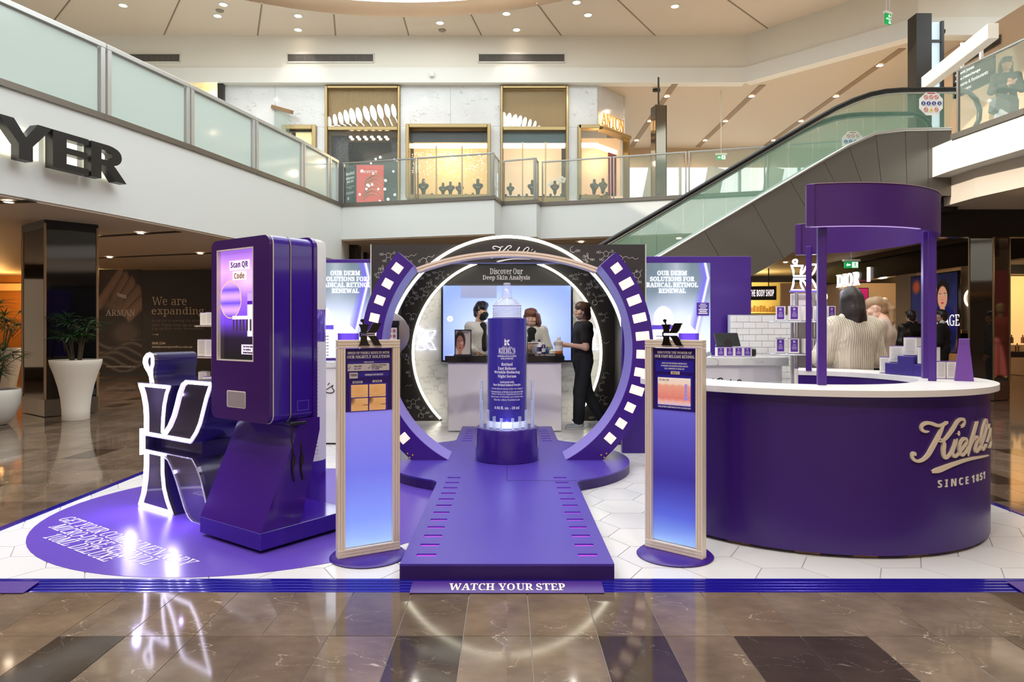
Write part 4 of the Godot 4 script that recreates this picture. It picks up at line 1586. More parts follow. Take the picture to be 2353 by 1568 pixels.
	m.box(Vector3(11.2, 6.4, -15.4), Vector3(.1, 3.9, 7.6))
	struct("wall_gallery_right", m, mat(206, 178, 148, .6), "tan wall of the right gallery")
	m = MB.new()
	for i in 5:
		m.box(Vector3(11.13, 7.80 + i * .045, -16.7), Vector3(2.0, .02, .03), Basis(Vector3.UP, -PI / 2))
	solo("wall_vent", m, mat(70, 60, 52, .5), "slotted dark air vent on the tan wall behind the direction sign", "air vent")

# ---------------------------------------------------------------- ground floor shops
func image(w: int, h: int, f: Callable) -> Image:
	var im := Image.create(w, h, false, Image.FORMAT_RGB8)
	for y in h:
		for x in w:
			im.set_pixel(x, y, f.call((x + .5) / w, (y + .5) / h))
	return im

func blob(u: float, v: float, cu: float, cv: float, ru: float, rv: float, soft := .25) -> float:
	var d := Vector2((u - cu) / ru, (v - cv) / rv).length()
	return clampf((1.0 - d) / soft, 0.0, 1.0)

# distance to a segment in picture units, for painted fingers, cloth folds and the like
func seg(u: float, v: float, a: Vector2, b: Vector2) -> float:
	var p := Vector2(u, v)
	var t := clampf((p - a).dot(b - a) / maxf((b - a).length_squared(), 1e-6), 0.0, 1.0)
	return p.distance_to(a + (b - a) * t)

func face_print(u: float, v: float, base: Color, cx: float, cy: float, s: float, skin: Color, hair: Color) -> Color:
	var c := base
	c = c.lerp(hair, blob(u, v, cx, cy - .12 * s, .62 * s, .72 * s, .2))
	c = c.lerp(skin, blob(u, v, cx, cy + .1 * s, .42 * s, .6 * s, .12))
	c = c.lerp(skin, blob(u, v, cx, cy + .75 * s, .22 * s, .4 * s, .2))
	for k in [-1.0, 1.0]:
		c = c.lerp(Color(.98, .97, .95), blob(u, v, cx + k * .18 * s, cy, .09 * s, .04 * s, .3))
		c = c.lerp(Color(.15, .1, .08), blob(u, v, cx + k * .18 * s, cy, .04 * s, .04 * s, .3))
		c = c.lerp(hair.darkened(.2), blob(u, v, cx + k * .19 * s, cy - .1 * s, .12 * s, .02 * s, .4))
	c = c.lerp(skin.darkened(.25), blob(u, v, cx, cy + .2 * s, .05 * s, .05 * s, .6))
	c = c.lerp(Color(.62, .16, .18), blob(u, v, cx, cy + .37 * s, .13 * s, .05 * s, .3))
	return c

func print_on(name_: String, parent: Node, at: Vector3, w: float, h: float, m: Material, b := Basis.IDENTITY) -> MeshInstance3D:
	var s := MB.new()
	s.sheet(at + b * Vector3(-w / 2, h / 2, 0), at + b * Vector3(w / 2, h / 2, 0), at + b * Vector3(w / 2, -h / 2, 0), at + b * Vector3(-w / 2, -h / 2, 0))
	return part(name_, s, m, parent)

func ground_shops() -> void:
	# ---- dark hoarding on the left
	var hz := -19.5
	var t := thing("hoarding", "dark brown shop hoarding with a hand photograph and pale serif lettering", "hoarding", Vector3(-8.0, 0, hz))
	var m := MB.new()
	m.box(Vector3(0, 1.55, -.05), Vector3(6.8, 2.9, .1))
	part("board", m, mat(44, 37, 34, .5), t)
	m = MB.new()
	m.box(Vector3(0, .05, -.03), Vector3(6.8, .1, .1))
	part("skirting", m, mat(15, 14, 14, .4), t)
	var fingers := [[Vector2(.02, .33), Vector2(.5, .03), .07], [Vector2(.36, .30), Vector2(.62, .1), .09], [Vector2(.5, .34), Vector2(.76, .16), .1], [Vector2(.62, .38), Vector2(.9, .24), .1], [Vector2(.7, .44), Vector2(.96, .33), .08]]
	var im := image(160, 400, func(u, v):
		var c := Color(.16, .125, .11).lerp(Color(.30, .24, .21), blob(u, v, .3, .05, .7, .25, .9))
		var w := 1.0
		for f in fingers:
			var d: float = seg(u, v * 2.5 * .4, f[0], f[1]) / f[2]
			if d < 1.0:
				c = Color(.30, .23, .19).lerp(Color(.62, .50, .42), sqrt(1.0 - d * d))
		c = c.lerp(Color(.50, .40, .34), blob(u, v, .34, .34, .36, .10, .7))
		if absf(v - .245 - (u - .5) * .12) < .008 and u > .42 and u < .64 or absf(v - .262 - (u - .5) * .12) < .007 and u > .44 and u < .64:
			c = Color(.85, .80, .74)
		c = c.lerp(Color(.33, .28, .26), blob(u, v, .62, .62, .40, .14, .5))
		for i in 6:
			var d: float = absf(v - .72 - i * .045 - .05 * sin(u * 5.0 + i)) / .022
			if v > .68 and d < 1.0:
				c = Color(.20, .17, .16).lerp(Color(.42, .38, .36), 1.0 - d)
		return c)
	print_on("hand_photograph", t, Vector3(level(277, 800).x * 0 + (277 - CX) / FOCAL * 19.5 + 8.0, 1.575, .004), 1.21, 2.88, printed(im, 0.0, .5), Basis.IDENTITY)
	var cream := mat(216, 196, 170, .5)
	var sx := func(u): return (u - CX) / FOCAL * 19.5 + 8.0
	var sy := func(v): return EYE - (v - CY) / FOCAL * 19.5
	text(t, "ARMAN", font(SERIF), Vector3(sx.call(277), sy.call(719), .01), .82, .165, mat(210, 204, 198, .5))
	text(t, "armanjewellery.com.au", font(SANS, 700), Vector3(sx.call(278), sy.call(843), .01), .80, .07, mat(190, 184, 180, .5))
	text(t, "We are", font(SERIF), Vector3(sx.call(389), sy.call(692), .01), .97, .23, cream)
	text(t, "expanding", font(SERIF), Vector3(sx.call(409), sy.call(717), .01), 1.46, .27, cream)
	for q in [["As we are re-opening the store", 404, 738, 1.33], ["soon. Please come see us at the", 407, 747, 1.38], ["pop-up kiosk under the escalator.", 410, 756, 1.46]]:
		text(t, q[0], font(SANS), Vector3(sx.call(q[1]), sy.call(q[2]), .01), q[3], .095, mat(150, 138, 126, .5))
	text(t, "9840 2244", font(SANS, 700), Vector3(sx.call(365), sy.call(789), .01), .38, .07, mat(225, 215, 205, .5))
	text(t, "info@armanjewellery.com.au", font(SANS, 700), Vector3(sx.call(396), sy.call(798), .01), 1.12, .08, mat(225, 215, 205, .5))
	m = MB.new()
	m.box(Vector3(sx.call(356), sy.call(769), .01), Vector3(.14, .012, .004))
	m.prism(pv([0, -.03, .05, 0, 0, .03]), .008, .012, Transform3D(Basis.IDENTITY, Vector3(sx.call(361), sy.call(769), 0)))
	part("arrow", m, cream, t)
	# ---- warm shops further left
	m = MB.new()
	m.box(Vector3(-17.5, 1.5, -22), Vector3(12.4, 3.1, .1))
	struct("wall_warm_shop", m, mat(168, 112, 52, .5), "amber timber wall of the shop at far left")
	t = thing("fluted_curtain", "pale gold fluted curtain in the shop beside the dark hoarding", "curtain", px(211, 740, 20.2) * Vector3(1, 0, 1))
	m = MB.new()
	for i in 9:
		m.lathe([Vector2(.05, .02), Vector2(.05, 2.7)], 10, Transform3D(Basis.IDENTITY, Vector3(-.36 + i * .09, 0, 0)))
	part("folds", m, mat(212, 188, 110, .5), t)
	lamp("shop_lamp", Vector3(-12.3, 2.5, -20.9), .9, c8(255, 214, 120), .1)
	lamp("shop_lamp", Vector3(-15.0, 2.4, -20.5), 2.4, c8(255, 190, 110), .1)
	m = MB.new()
	m.box(px(15, 660, 21.8), Vector3(1.6, .22, .06))
	struct("trim_shelf", m, mat(220, 190, 140, .5), "pale ledge on the amber wall at far left")
	# unseen glowing panels beyond the left edge, placed to light the left soffit
	t = thing("unseen_glow_panels", "unseen warm glowing panels beyond the left edge, placed to light the left soffit", "shop window", Vector3(-15.6, 0, -11.5), PI / 2)
	m = MB.new()
	m.box(Vector3(0, 1.5, -.1), Vector3(7.0, 2.9, .1), Basis.IDENTITY, .01)
	part("unseen_panel_frame", m, mat(70, 58, 46, .5), t)
	m = MB.new()
	for k in 4:
		m.box(Vector3(-2.55 + k * 1.7, 1.5, -.03), Vector3(1.6, 2.3, .04))
	part("unseen_panel_glow", m, glow(255, 232, 200, .4), t)
	area("unseen_left_light", Vector3(-15.45, 1.5, -11.5), Vector3(-5, 1.7, -12.5), Vector2(6.6, 2.3), 9.0, c8(255, 228, 196))  # unseen light in front of the panels, reaching soffit and hoarding
	# ---- mirrored black column on the left
	var lc := [Vector2(-7.1, -10.7), Vector2(-6.62, -11.25), Vector2(-7.38, -11.9), Vector2(-7.86, -11.3)]
	t = thing("mirror_column", "black mirrored square column with bronze corner trims behind the white planters", "column")
	m = MB.new()
	m.prism(PackedVector2Array(lc), .26, 2.98, plan())
	part("shaft", m, mat(66, 64, 64, .05, .9), t)
	m = MB.new()
	var big := PackedVector2Array()
	for p in lc:
		big.append(Vector2(-7.24, -11.29) + (p - Vector2(-7.24, -11.29)) * 1.03)
	m.prism(big, 0.0, .26, plan())
	part("stone_base", m, mat(104, 92, 82, .2, .2), t)
	m = MB.new()
	m.prism(big, 2.9, 3.04, plan())
	part("dark_head", m, mat(18, 17, 16, .5), t)
	for p in lc:
		m = MB.new()
		m.box(Vector3(p.x, 1.62, p.y), Vector3(.035, 2.72, .035), Basis(Vector3.UP, .7), .005)
		part("corner_trim", m, mat(176, 150, 118, .3, .8), t)
	# ---- black and cream beauty store on the right (plane x = 11)
	var X := 11.0
	m = MB.new()
	m.box(Vector3(X + .15, 3.14, -19.2), Vector3(.3, .56, 10.4))
	var dw := struct("wall_black_store", m, mat(20, 18, 18, .25), "black fascia of the beauty store on the right")
	m = MB.new()
	m.box(Vector3(X + .1, 3.50, -19.2), Vector3(.5, .14, 10.4))
	part("cornice", m, mat(64, 56, 50, .4), dw)
	var R := Basis(Vector3(0, 0, 1), Vector3.UP, Vector3(-1, 0, 0))   # faces -x; its x runs towards the camera
	var zf := func(u): return -(X * FOCAL / (u - CX))
	text(dw, "DIOR", font(SERIF, 700), Vector3(X - .03, 2.93, (zf.call(1925.0) + zf.call(1977.0)) / 2), zf.call(1977.0) - zf.call(1925.0), .42, glow(255, 246, 236, 1.3), R, .05)
	m = MB.new()
	m.box(Vector3(X - .04, 3.0, zf.call(1999.0)), Vector3(.06, .44, .10))
	part("light_bar", m, glow(255, 240, 225, 1.5), dw)
	for q in [[1895.0, 1931.0, [226, 210, 186], 1], [2054.0, 2093.0, [196, 184, 168], 0], [2203.0, 2243.0, [196, 184, 168], 0], [2242.0, 2300.0, [26, 23, 22], 0]]:
		m = MB.new()
		var za: float = zf.call(q[0])
		var zb: float = zf.call(q[1])
		m.box(Vector3(X + .1, 2.1, (za + zb) / 2), Vector3(.1, 1.55, zb - za), Basis.IDENTITY, .004)
		m.box(Vector3(X + .12, .66, (za + zb) / 2), Vector3(.1, 1.32, zb - za))
		part("wall_panel", m, mat(q[2][0], q[2][1], q[2][2], .35), dw)
	m = MB.new()
	m.box(Vector3(X + .09, .62, (zf.call(2203.0) + zf.call(2243.0)) / 2), Vector3(.1, 1.24, zf.call(2243.0) - zf.call(2203.0)))
	part("black_panel", m, mat(14, 13, 13, .3), dw)
	# round emblem on the cream panel
	m = MB.new()
	var ez: float = zf.call(2226.0)
	for s in [-1, 1]:
		m.sector(.17, .205, 0, .03, -PI / 2 if s > 0 else PI / 2, PI / 2 if s > 0 else PI * 1.5, 16, Transform3D(R, Vector3(X + .04, 2.08, ez + .04 + s * .03)))
	m.box(Vector3(X + .02, 2.08, ez + .01), Vector3(.03, .38, .035))
	m.box(Vector3(X + .02, 2.08, ez + .07), Vector3(.03, .38, .035))
	part("round_emblem", m, glow(255, 232, 214, 1.6), dw)
	# blue poster with a man's portrait
	im = image(192, 256, func(u, v):
		var c := ramp([[0.0, Color(.07, .08, .18)], [.35, Color(.12, .14, .3)], [.6, Color(.16, .15, .26)], [.8, Color(.5, .24, .14)], [1.0, Color(.1, .07, .1)]], v + .06 * sin(u * 14.0) + .04 * sin(u * 31.0 + v * 20.0))
		c = c.lerp(Color(.5, .22, .12), blob(u, v, .12, .14, .12, .12, .6))
		c = c.lerp(Color(.06, .08, .3), blob(u, v, .72, .72, .3, .36, .15))
		c = face_print(u, v, c, .70, .28, .26, Color(.72, .52, .42), Color(.09, .07, .06))
		c = c.lerp(Color(.03, .06, .2), blob(u, v, .86, .86, .12, .16, .2))
		return c)
	var pz: float = (zf.call(2093.0) + zf.call(2200.0)) / 2 * .982
	var pw: float = zf.call(2200.0) - zf.call(2093.0)
	t = thing("poster", "tall dark blue lit poster of a long-haired man with white capitals, beside the cream panels", "poster", Vector3(X - .19, 1.75, pz))
	m = MB.new()
	m.box(Vector3(.03, 0, 0), Vector3(.06, 2.0, pw))
	part("light_box", m, mat(16, 15, 17, .4), t)
	print_on("poster_print", t, Vector3(-.004, 0, 0), pw - .06, 1.94, printed(im, .9), R)
	text(t, "SAUVAGE", font(SERIF), Vector3(-.02, -.19, .35), pw * .72, .27, glow(255, 250, 245, 1.0), R)
	# pink poster in the entrance
	im = image(128, 128, func(u, v):
		var c := Color(.66, .1, .36).lerp(Color(.28, .06, .16), clampf(v * .9, 0, 1))
		var r := Vector2((u - .42) * 1.1, v - .5).length()
		if absf(r - .36) < .035 and u < .7: c = Color(.98, .8, .88)
		if absf(u - .52) < .09 and v > .22 and v < .42: c = Color(.5, .46, .46).lerp(Color(.95, .93, .93), absf(sin(u * 40)))
		if absf(u - .52) < .11 and v >= .42 and v < .8: c = Color(.97, .8, .82)
		return c)
	t = thing("poster", "square pink lit poster of a perfume bottle behind the woman in the cream cardigan", "poster", px(1948, 700, 25.05))
	m = MB.new()
	m.box(Vector3(0, 0, -.05), Vector3(1.5, 1.2, .1))
	part("light_box", m, mat(40, 26, 32, .4), t)
	print_on("poster_print", t, Vector3(0, 0, .004), 1.45, 1.14, printed(im, .9))
	m = MB.new()
	m.box(Vector3(12.4, 1.5, -25.2), Vector3(5.0, 3.0, .1))
	struct("wall_store_interior", m, mat(240, 214, 176, .6), "cream back wall inside the beauty store")
	lamp("shop_lamp", Vector3(12.2, 2.7, -22.6), 2.2, c8(255, 224, 180), .1)
	m = MB.new()
	m.box(Vector3(15, 1.5, -19.2), Vector3(.1, 3.0, 10.4))
	struct("wall_store_side", m, mat(214, 184, 148, .6), "inner side wall of the beauty store")
	# dark base of the store: counter band
	m = MB.new()
	m.box(Vector3(X + .85, .55, -20.0), Vector3(.5, 1.1, 1.9), Basis.IDENTITY, .02)
	solo("store_counter", m, mat(96, 74, 54, .3), "brown counter in the store entrance behind the man in the leather jacket", "counter")
	# ---- green-yellow body care shop
	m = MB.new()
	m.box(Vector3(10.5, 1.6, -28.5), Vector3(7, 3.3, .1))
	var bw := struct("wall_yellow_store", m, mat(232, 214, 150, .6), "yellow back wall of the body care shop")
	m = MB.new()
	for i in 2:
		for j in 4:
			m.box(Vector3(8.4 + i * 2.3, .5 + j * .5, -28.2), Vector3(1.9, .05, .4))
	part("shelf", m, mat(236, 216, 150, .5), bw)
	m = MB.new()
	var rng := RandomNumberGenerator.new()
	rng.seed = 3
	for i in 2:
		for j in 4:
			for k in 14:
				var hh := rng.randf_range(.12, .3)
				m.box(Vector3(7.6 + i * 2.3 + k * .125, .525 + j * .5 + hh / 2, -28.15), Vector3(.08, hh, .08))
	part("shelf_goods", m, mat(170, 130, 70, .5), bw, "stuff")
	lamp("shop_lamp", Vector3(9.8, 2.7, -27.2), 2.2, c8(255, 230, 160), .1)
	t = thing("shop_sign", "black projecting shop sign with white capitals over the yellow body care shop", "shop sign", px(1746, 674, 25.3), -.25)
	m = MB.new()
	m.box(Vector3.ZERO, Vector3(1.12, .50, .16), Basis.IDENTITY, .01)
	part("sign_box", m, mat(30, 31, 26, .4), t)
	m = MB.new()
	m.tube([Vector3(-.3, .25, 0), Vector3(-.3, 3.55 - t.position.y, 0)], .02, 6); m.tube([Vector3(.3, .25, 0), Vector3(.3, 3.55 - t.position.y, 0)], .02, 6)
	part("hanger", m, mat(40, 40, 38, .5), t)
	text(t, "THE BODY SHOP", font(SANS, 700), Vector3(.06, .0, .085), .82, .24, glow(255, 245, 250, 1.1))
	# ---- right mirrored column, lit shop window at the edge
	t = thing("mirror_column", "black mirrored square column with steel corner trims right of the purple kiosk", "column", Vector3(9.28, 0, -13.4), .38)
	m = MB.new()
	m.box(Vector3(0, 1.9, 0), Vector3(.46, 3.1, .46))
	part("shaft", m, mat(128, 122, 116, .04, .92), t)
	m = MB.new()
	m.box(Vector3(0, .18, 0), Vector3(.47, .36, .47), Basis.IDENTITY, .005)
	part("steel_base", m, mat(120, 108, 96, .3, .7), t)
	m = MB.new()
	m.box(Vector3(0, 3.5, 0), Vector3(.5, .12, .5))
	part("dark_head", m, mat(16, 15, 15, .5), t)
	for a in [[-1, -1], [1, -1], [1, 1], [-1, 1]]:
		m = MB.new()
		m.box(Vector3(a[0] * .23, 1.9, a[1] * .23), Vector3(.03, 3.1, .03), Basis.IDENTITY, .004)
		part("corner_trim", m, mat(150, 132, 104, .3, .8), t)
	t = thing("lit_shop_window", "warm lit shop window with small bottles at the right edge beside the column", "shop window", Vector3(10.95, 0, -14.9))
	m = MB.new()
	m.box(Vector3(.35, 1.75, -.35), Vector3(1.3, 1.5, .05)); 
	part("warm_panel", m, glow(246, 196, 128, .8), t)
	m = MB.new()
	m.box(Vector3(.35, .8, -.2), Vector3(1.3, .12, .5)); m.box(Vector3(.35, 2.62, -.2), Vector3(1.4, .2, .5)); m.box(Vector3(-.3, 1.5, -.2), Vector3(.08, 2.6, .3))
	part("black_frame", m, mat(22, 20, 19, .4), t)
	m = MB.new()
	for i in 9:
		m.lathe([Vector2(0, 0), Vector2(.035, 0), Vector2(.035, .12), Vector2(.012, .14), Vector2(.012, .18), Vector2(0, .18)], 10, Transform3D(Basis.IDENTITY, Vector3(-.2 + i * .12, .86 + .18 * (i % 2), -.1)))
	part("bottles", m, mat(110, 70, 40, .2), t)
	lamp("shop_lamp", Vector3(11.1, 2.2, -14.5), .4, c8(255, 205, 140), .08)
	# dressed figure in pink, out of view, placed to be mirrored in the right column
	mannequin()
	# pale columns seen over the back wall of the stand
	for q in [[808, 18.6, 40], [830, 20.4, 52]]:
		m = MB.new()
		var at := px(q[0], 600, q[1])
		m.box(Vector3(at.x, 1.8, at.z), Vector3(.42, 3.58, .42), Basis.IDENTITY, .01)
		tag(struct("trim_pillar", m, mat(q[2], q[2] - 4, q[2] - 8, .2, .4)), "dark mirrored pillar behind the left light box")

func mannequin() -> void:
	var t := thing("mannequin", "bald shop mannequin in a dusty pink trouser suit, seen mirrored in the right column", "mannequin", Vector3(12.76, .22, -12.5), -PI / 2 - .2)
	var s := field([[Vector3(0, 1.56, .01), Vector3(0, 1.64, 0), .075, .088], [Vector3(0, 1.36, -.01), Vector3(0, 1.5, 0), .05, .045], [Vector3(-.21, .86, .04), Vector3(-.22, .76, .06), .03, .025], [Vector3(.21, .86, .04), Vector3(.22, .76, .06), .03, .025], [Vector3(-.1, .04, 0), Vector3(-.11, .03, .14), .04, .03], [Vector3(.1, .04, 0), Vector3(.11, .03, .14), .04, .03]], .012, .03)
	part("figure", s, mat(196, 180, 140, .4), t)
	var j := field([[Vector3(-.13, 1.32, 0), Vector3(.13, 1.32, 0), .085, .085], [Vector3(-.06, 1.2, .01), Vector3(-.08, .86, .01), .115, .13], [Vector3(.06, 1.2, .01), Vector3(.08, .86, .01), .115, .13], [Vector3(-.2, 1.3, 0), Vector3(-.25, 1.08, -.02), .062, .055], [Vector3(-.25, 1.08, -.02), Vector3(-.21, .87, .04), .055, .045], [Vector3(.2, 1.3, 0), Vector3(.25, 1.08, -.02), .062, .055], [Vector3(.25, 1.08, -.02), Vector3(.21, .87, .04), .055, .045]], .014, .06)
	part("jacket", j, mat(196, 104, 100, .7), t)
	var p := field([[Vector3(-.09, .86, 0), Vector3(-.1, .1, .02), .115, .095], [Vector3(.09, .86, 0), Vector3(.1, .1, .02), .115, .095]], .014, .04)
	part("trousers", p, mat(190, 98, 96, .7), t)
	var m := MB.new()
	m.box(Vector3(0, -.11, 0), Vector3(.6, .22, .45), Basis.IDENTITY, .01)
	part("plinth", m, mat(40, 38, 34, .4), t)
	m = MB.new()
	m.box(Vector3(14.2, 1.5, -12.3), Vector3(.1, 2.6, 2.6))
	struct("wall_pink_unseen", m, mat(176, 84, 92, .6), "unseen pink wall behind the mannequin, placed for the reflection in the right column")
	lamp("shop_lamp", Vector3(12.0, 2.7, -12.0), .6, c8(255, 225, 190), .04)  # out of view, placed to light the mirrored mannequin


# ---------------------------------------------------------------- white hexagon stage with its blue edge
const S_L := -3.38
const S_R := 3.72
const S_F := -3.74
const S_B := -10.9

func stage() -> void:
	var m := MB.new()
	m.box(Vector3((S_L + S_R) / 2, -.014, (S_F + S_B) / 2), Vector3(S_R - S_L, .02, S_F - S_B))
	var t := thing("stage_floor", "low stage laid with large white hexagon tiles", "stage")
	part("base", m, mat(170, 166, 172, .5), t)
	var h := .2246
	var ph := h * sqrt(3.0)
	var hex := PackedVector2Array()
	for i in 6:
		hex.append(Vector2(cos(TAU * i / 6), sin(TAU * i / 6)) * (h - .0035))
	var one := MB.new()
	one.prism(hex, -.006, 0.0, plan())
	var shared := one.mesh()
	var tones := [mat(224, 221, 221, .25), mat(220, 217, 219, .25), mat(227, 224, 223, .25)]
	var rect := PackedVector2Array([Vector2(S_L, S_F), Vector2(S_R, S_F), Vector2(S_R, S_B), Vector2(S_L, S_B)])
	var all := []
	for i in range(-16, 16):
		for j in range(-16, 16):
			var c := Vector2(.877 + i * 1.5 * h, -5.485 - ph / 2 + j * ph + (ph / 2 if i % 2 else 0.0))
			if c.x > S_L - h and c.x < S_R + h and c.y < S_F + h and c.y > S_B - h:
				all.append(c)
	all.sort_custom(func(a, b): return a.y > b.y)
	var rest := MB.new()
	var count := 0
	for k in all.size():
		var c: Vector2 = all[k]
		var q := PackedVector2Array()
		for w in hex:
			q.append(w + c)
		var clip := Geometry2D.intersect_polygons(q, rect)
		if clip.is_empty():
			continue
		var whole: bool = c.x > S_L + h and c.x < S_R - h and c.y < S_F - h and c.y > S_B + h
		if count < 285:
			count += 1
			var o := MeshInstance3D.new()
			o.name = "hexagon_tile"
			if whole:
				o.mesh = shared
				o.position = Vector3(c.x, 0, c.y)
			else:
				var b := MB.new()
				b.prism(clip[0], -.006, 0.0, plan())
				o.mesh = b.mesh()
			o.material_override = tones[(k * 7) % 3]
			t.add_child(o, true)
		else:
			rest.prism(clip[0], -.006, 0.0, plan())
	part("far_tiles", rest, tones[0], t, "stuff")
	# blue ramp strips round the edge
	var blue := mat(24, 16, 150, .16, .25, .6)
	t = thing("edge_ramp", "glossy deep blue grooved ramp strip along the front of the stage", "edge strip")
	var prof := PackedVector2Array([Vector2(0, -.022), Vector2(.205, -.022), Vector2(.205, -.019)])
	for i in 6:
		var f := .195 - i * .032
		prof.append_array(PackedVector2Array([Vector2(f, -.016 + i * .0034), Vector2(f - .008, -.016 + i * .0034), Vector2(f - .010, -.0125 + i * .0034), Vector2(f - .024, -.0115 + i * .0034)]))
	prof.append(Vector2(0, .006))
	m = MB.new()
	m.prism(prof, S_L - .15, S_R + .15, Transform3D(Basis(Vector3(0, 0, 1), Vector3.UP, Vector3(1, 0, 0)), Vector3(0, 0, -3.745)))
	part("grooved_strip", m, blue, t)
	var tilt := Basis(Vector3.RIGHT, .11)
	var pm := mat(74, 40, 132, .35)
	for q in [[0.0, 1.0], [-2.98, 1.0], [3.14, .98]]:
		m = MB.new()
		m.box(Vector3(q[0], .0015, -3.632), Vector3(q[1], .003, .128), tilt)
		var pl := part("warning_label", m, pm, t)
		text(pl, "WATCH YOUR STEP", font(SERIF, 700), Vector3(q[0], .0045, -3.630), .605, .074, mat(240, 228, 216, .5), tilt * Basis(Vector3.RIGHT, -PI / 2), .001)
	for s in [[S_L - .03, -1, "thin deep blue edge strip along the left side of the stage"], [S_R + .03, 1, "thin deep blue edge strip along the right side of the stage"]]:
		m = MB.new()
		m.box(Vector3(s[0], -.006, (S_F + S_B) / 2 - .02), Vector3(.06, .024, S_F - S_B - .05), Basis.IDENTITY, .004)
		solo("edge_strip", m, blue, s[2], "edge strip")
	# purple round floor decal with lettering
	m = MB.new()
	var dec := PackedVector2Array(arc2(Vector2(-1.83, -5.25), 1.48, 0, TAU * 71 / 72, 71))
	var clipd := Geometry2D.intersect_polygons(dec, PackedVector2Array([Vector2(S_L, S_F - .02), Vector2(S_R, S_F - .02), Vector2(S_R, S_B), Vector2(S_L, S_B)]))
	m.prism(clipd[0], .0003, .002, plan())
	var dc := solo("floor_decal", m, mat(98, 70, 178, .28), "round purple floor decal with white lettering under the vending machine and the neon letter", "floor decal")
	var lay := Basis(Vector3(.807, 0, .59), Vector3(.59, 0, -.807), Vector3.UP)   # lettering lies along the machine's front
	var lines := [["GET YOUR COMPLIMENTARY", 228, 1196, 386, 1290], ["MICRO-DOSE RETINOL", 190, 1213, 315, 1295], ["10ML DELUXE", 163, 1234, 235, 1288]]
	for i in 3:
		var a := level([150, 130, 118][i], [1192, 1209, 1232][i])
		var b := level([440, 352, 260][i], [1297, 1295, 1287][i])
		var d := (b - a).normalized()
		var up := Vector3(d.z, 0, -d.x)
		text(dc, lines[i][0], font(SERIF), (a + b) / 2 + Vector3(0, .003, 0), a.distance_to(b), .105, mat(236, 232, 244, .4), Basis(d, up, Vector3.UP), .001)
	text(dc, "CELL TURNOVER", font(SERIF), level(515, 1150) + Vector3(0, .003, 0), 1.2, .10, mat(236, 232, 244, .4), lay, .001)

# ---------------------------------------------------------------- purple walkway with glowing slots and its round bay
func walkway() -> void:
	var H := .09
	var t := thing("walkway", "purple raised walkway with round bays and rows of glowing slots", "walkway")
	var c := Vector2(0, -6.81)
	var R := 1.18
	var hw := .575
	var p := PackedVector2Array()
	# outline with rounded inner corners where the straight deck meets the round bay
	var fr := .16
	var dx := hw + fr
	var dz := sqrt((R + fr) * (R + fr) - dx * dx)
	var a0 := atan2(dz, dx)
	var near: Array = arc2(Vector2(dx, c.y + dz), fr, PI, PI + a0, 7)
	p.append(Vector2(-hw, -3.73))
	p.append(Vector2(hw, -3.73))
	p.append_array(PackedVector2Array(near))
	p.append_array(PackedVector2Array(arc2(c, R, a0, -a0, 30).slice(1, 30)))
	p.append_array(PackedVector2Array(arc2(Vector2(dx, c.y - dz), fr, PI - a0, PI, 7)))
	p.append(Vector2(hw, -9.0))
	p.append(Vector2(-hw, -9.0))
	for q in arc2(Vector2(-dx, c.y - dz), fr, 0, a0, 7):
		p.append(q)
	p.append_array(PackedVector2Array(arc2(c, R, PI + a0, PI - a0, 30).slice(1, 30)))
	p.append_array(PackedVector2Array(arc2(Vector2(-dx, c.y + dz), fr, -a0, 0, 7)))
	# deck with slots cut out: build it as strips between the slots
	var m := MB.new()
	var slots := []
	for v in [1098, 1109.5, 1121.5, 1134, 1147.5, 1162, 1178, 1194.5, 1212, 1231.5, 1252.5, 1275.5, 987.5, 992, 996.5, 1002.5, 1008, 1013.5]:
		slots.append(level(1165, v, H).z)
	var nn := PackedVector2Array(p)
	m.prism(p, 0.0, H - .012, plan())
	part("body", m, mat(48, 20, 100, .45), t)  # shade on the upright faces painted in as a darker purple
	m = MB.new()
	var sx0 := .395
	var sx1 := .505
	# split the top skin into a middle part, two rims and the bridges between the slots
	for q in [PackedVector2Array([Vector2(-sx0, 0), Vector2(sx0, 0), Vector2(sx0, -12), Vector2(-sx0, -12)]), PackedVector2Array([Vector2(sx1, 0), Vector2(4, 0), Vector2(4, -12), Vector2(sx1, -12)]), PackedVector2Array([Vector2(-4, 0), Vector2(-sx1, 0), Vector2(-sx1, -12), Vector2(-4, -12)])]:
		for w in Geometry2D.intersect_polygons(p, q):
			m.prism(w, H - .012, H, plan())
	slots.sort()
	var edge := -9.0
	for z in slots + [-3.73 + .02]:
		var hz := .02 if z > -3.72 else .0215
		for s in [-1.0, 1.0]:
			m.prism(PackedVector2Array([Vector2(s * sx0, edge), Vector2(s * sx1, edge), Vector2(s * sx1, z - hz), Vector2(s * sx0, z - hz)]), H - .012, H, plan())
		edge = z + hz
	part("deck", m, mat(76, 56, 162, .34), t)  # sky reflection on the top painted in as a paler purple
	for z in slots:
		for s in [-1.0, 1.0]:
			m = MB.new()
			m.box(Vector3(s * (sx0 + sx1) / 2, H - .0105, z), Vector3(sx1 - sx0, .003, .043))
			part("glowing_slot", m, glow(176, 62, 196, .75), t)
	m = MB.new()
	m.box(Vector3(.29, H + .0006, -5.776), Vector3(.58, .001, .005)); m.box(Vector3(0, H + .0006, -6.1), Vector3(.004, .001, .62))
	part("joint", m, mat(20, 12, 60, .5), t)
	# plinth of the serum bottle
	m = MB.new()
	m.lathe([Vector2(.298, 0), Vector2(.305, .004), Vector2(.305, .306), Vector2(.298, .314), Vector2(0, .314)], 64)
	var o := solo("round_plinth", m, mat(52, 26, 122, .22), "round purple plinth on the walkway carrying the giant serum bottle", "plinth")
	o.position = Vector3(0, H, -6.75)

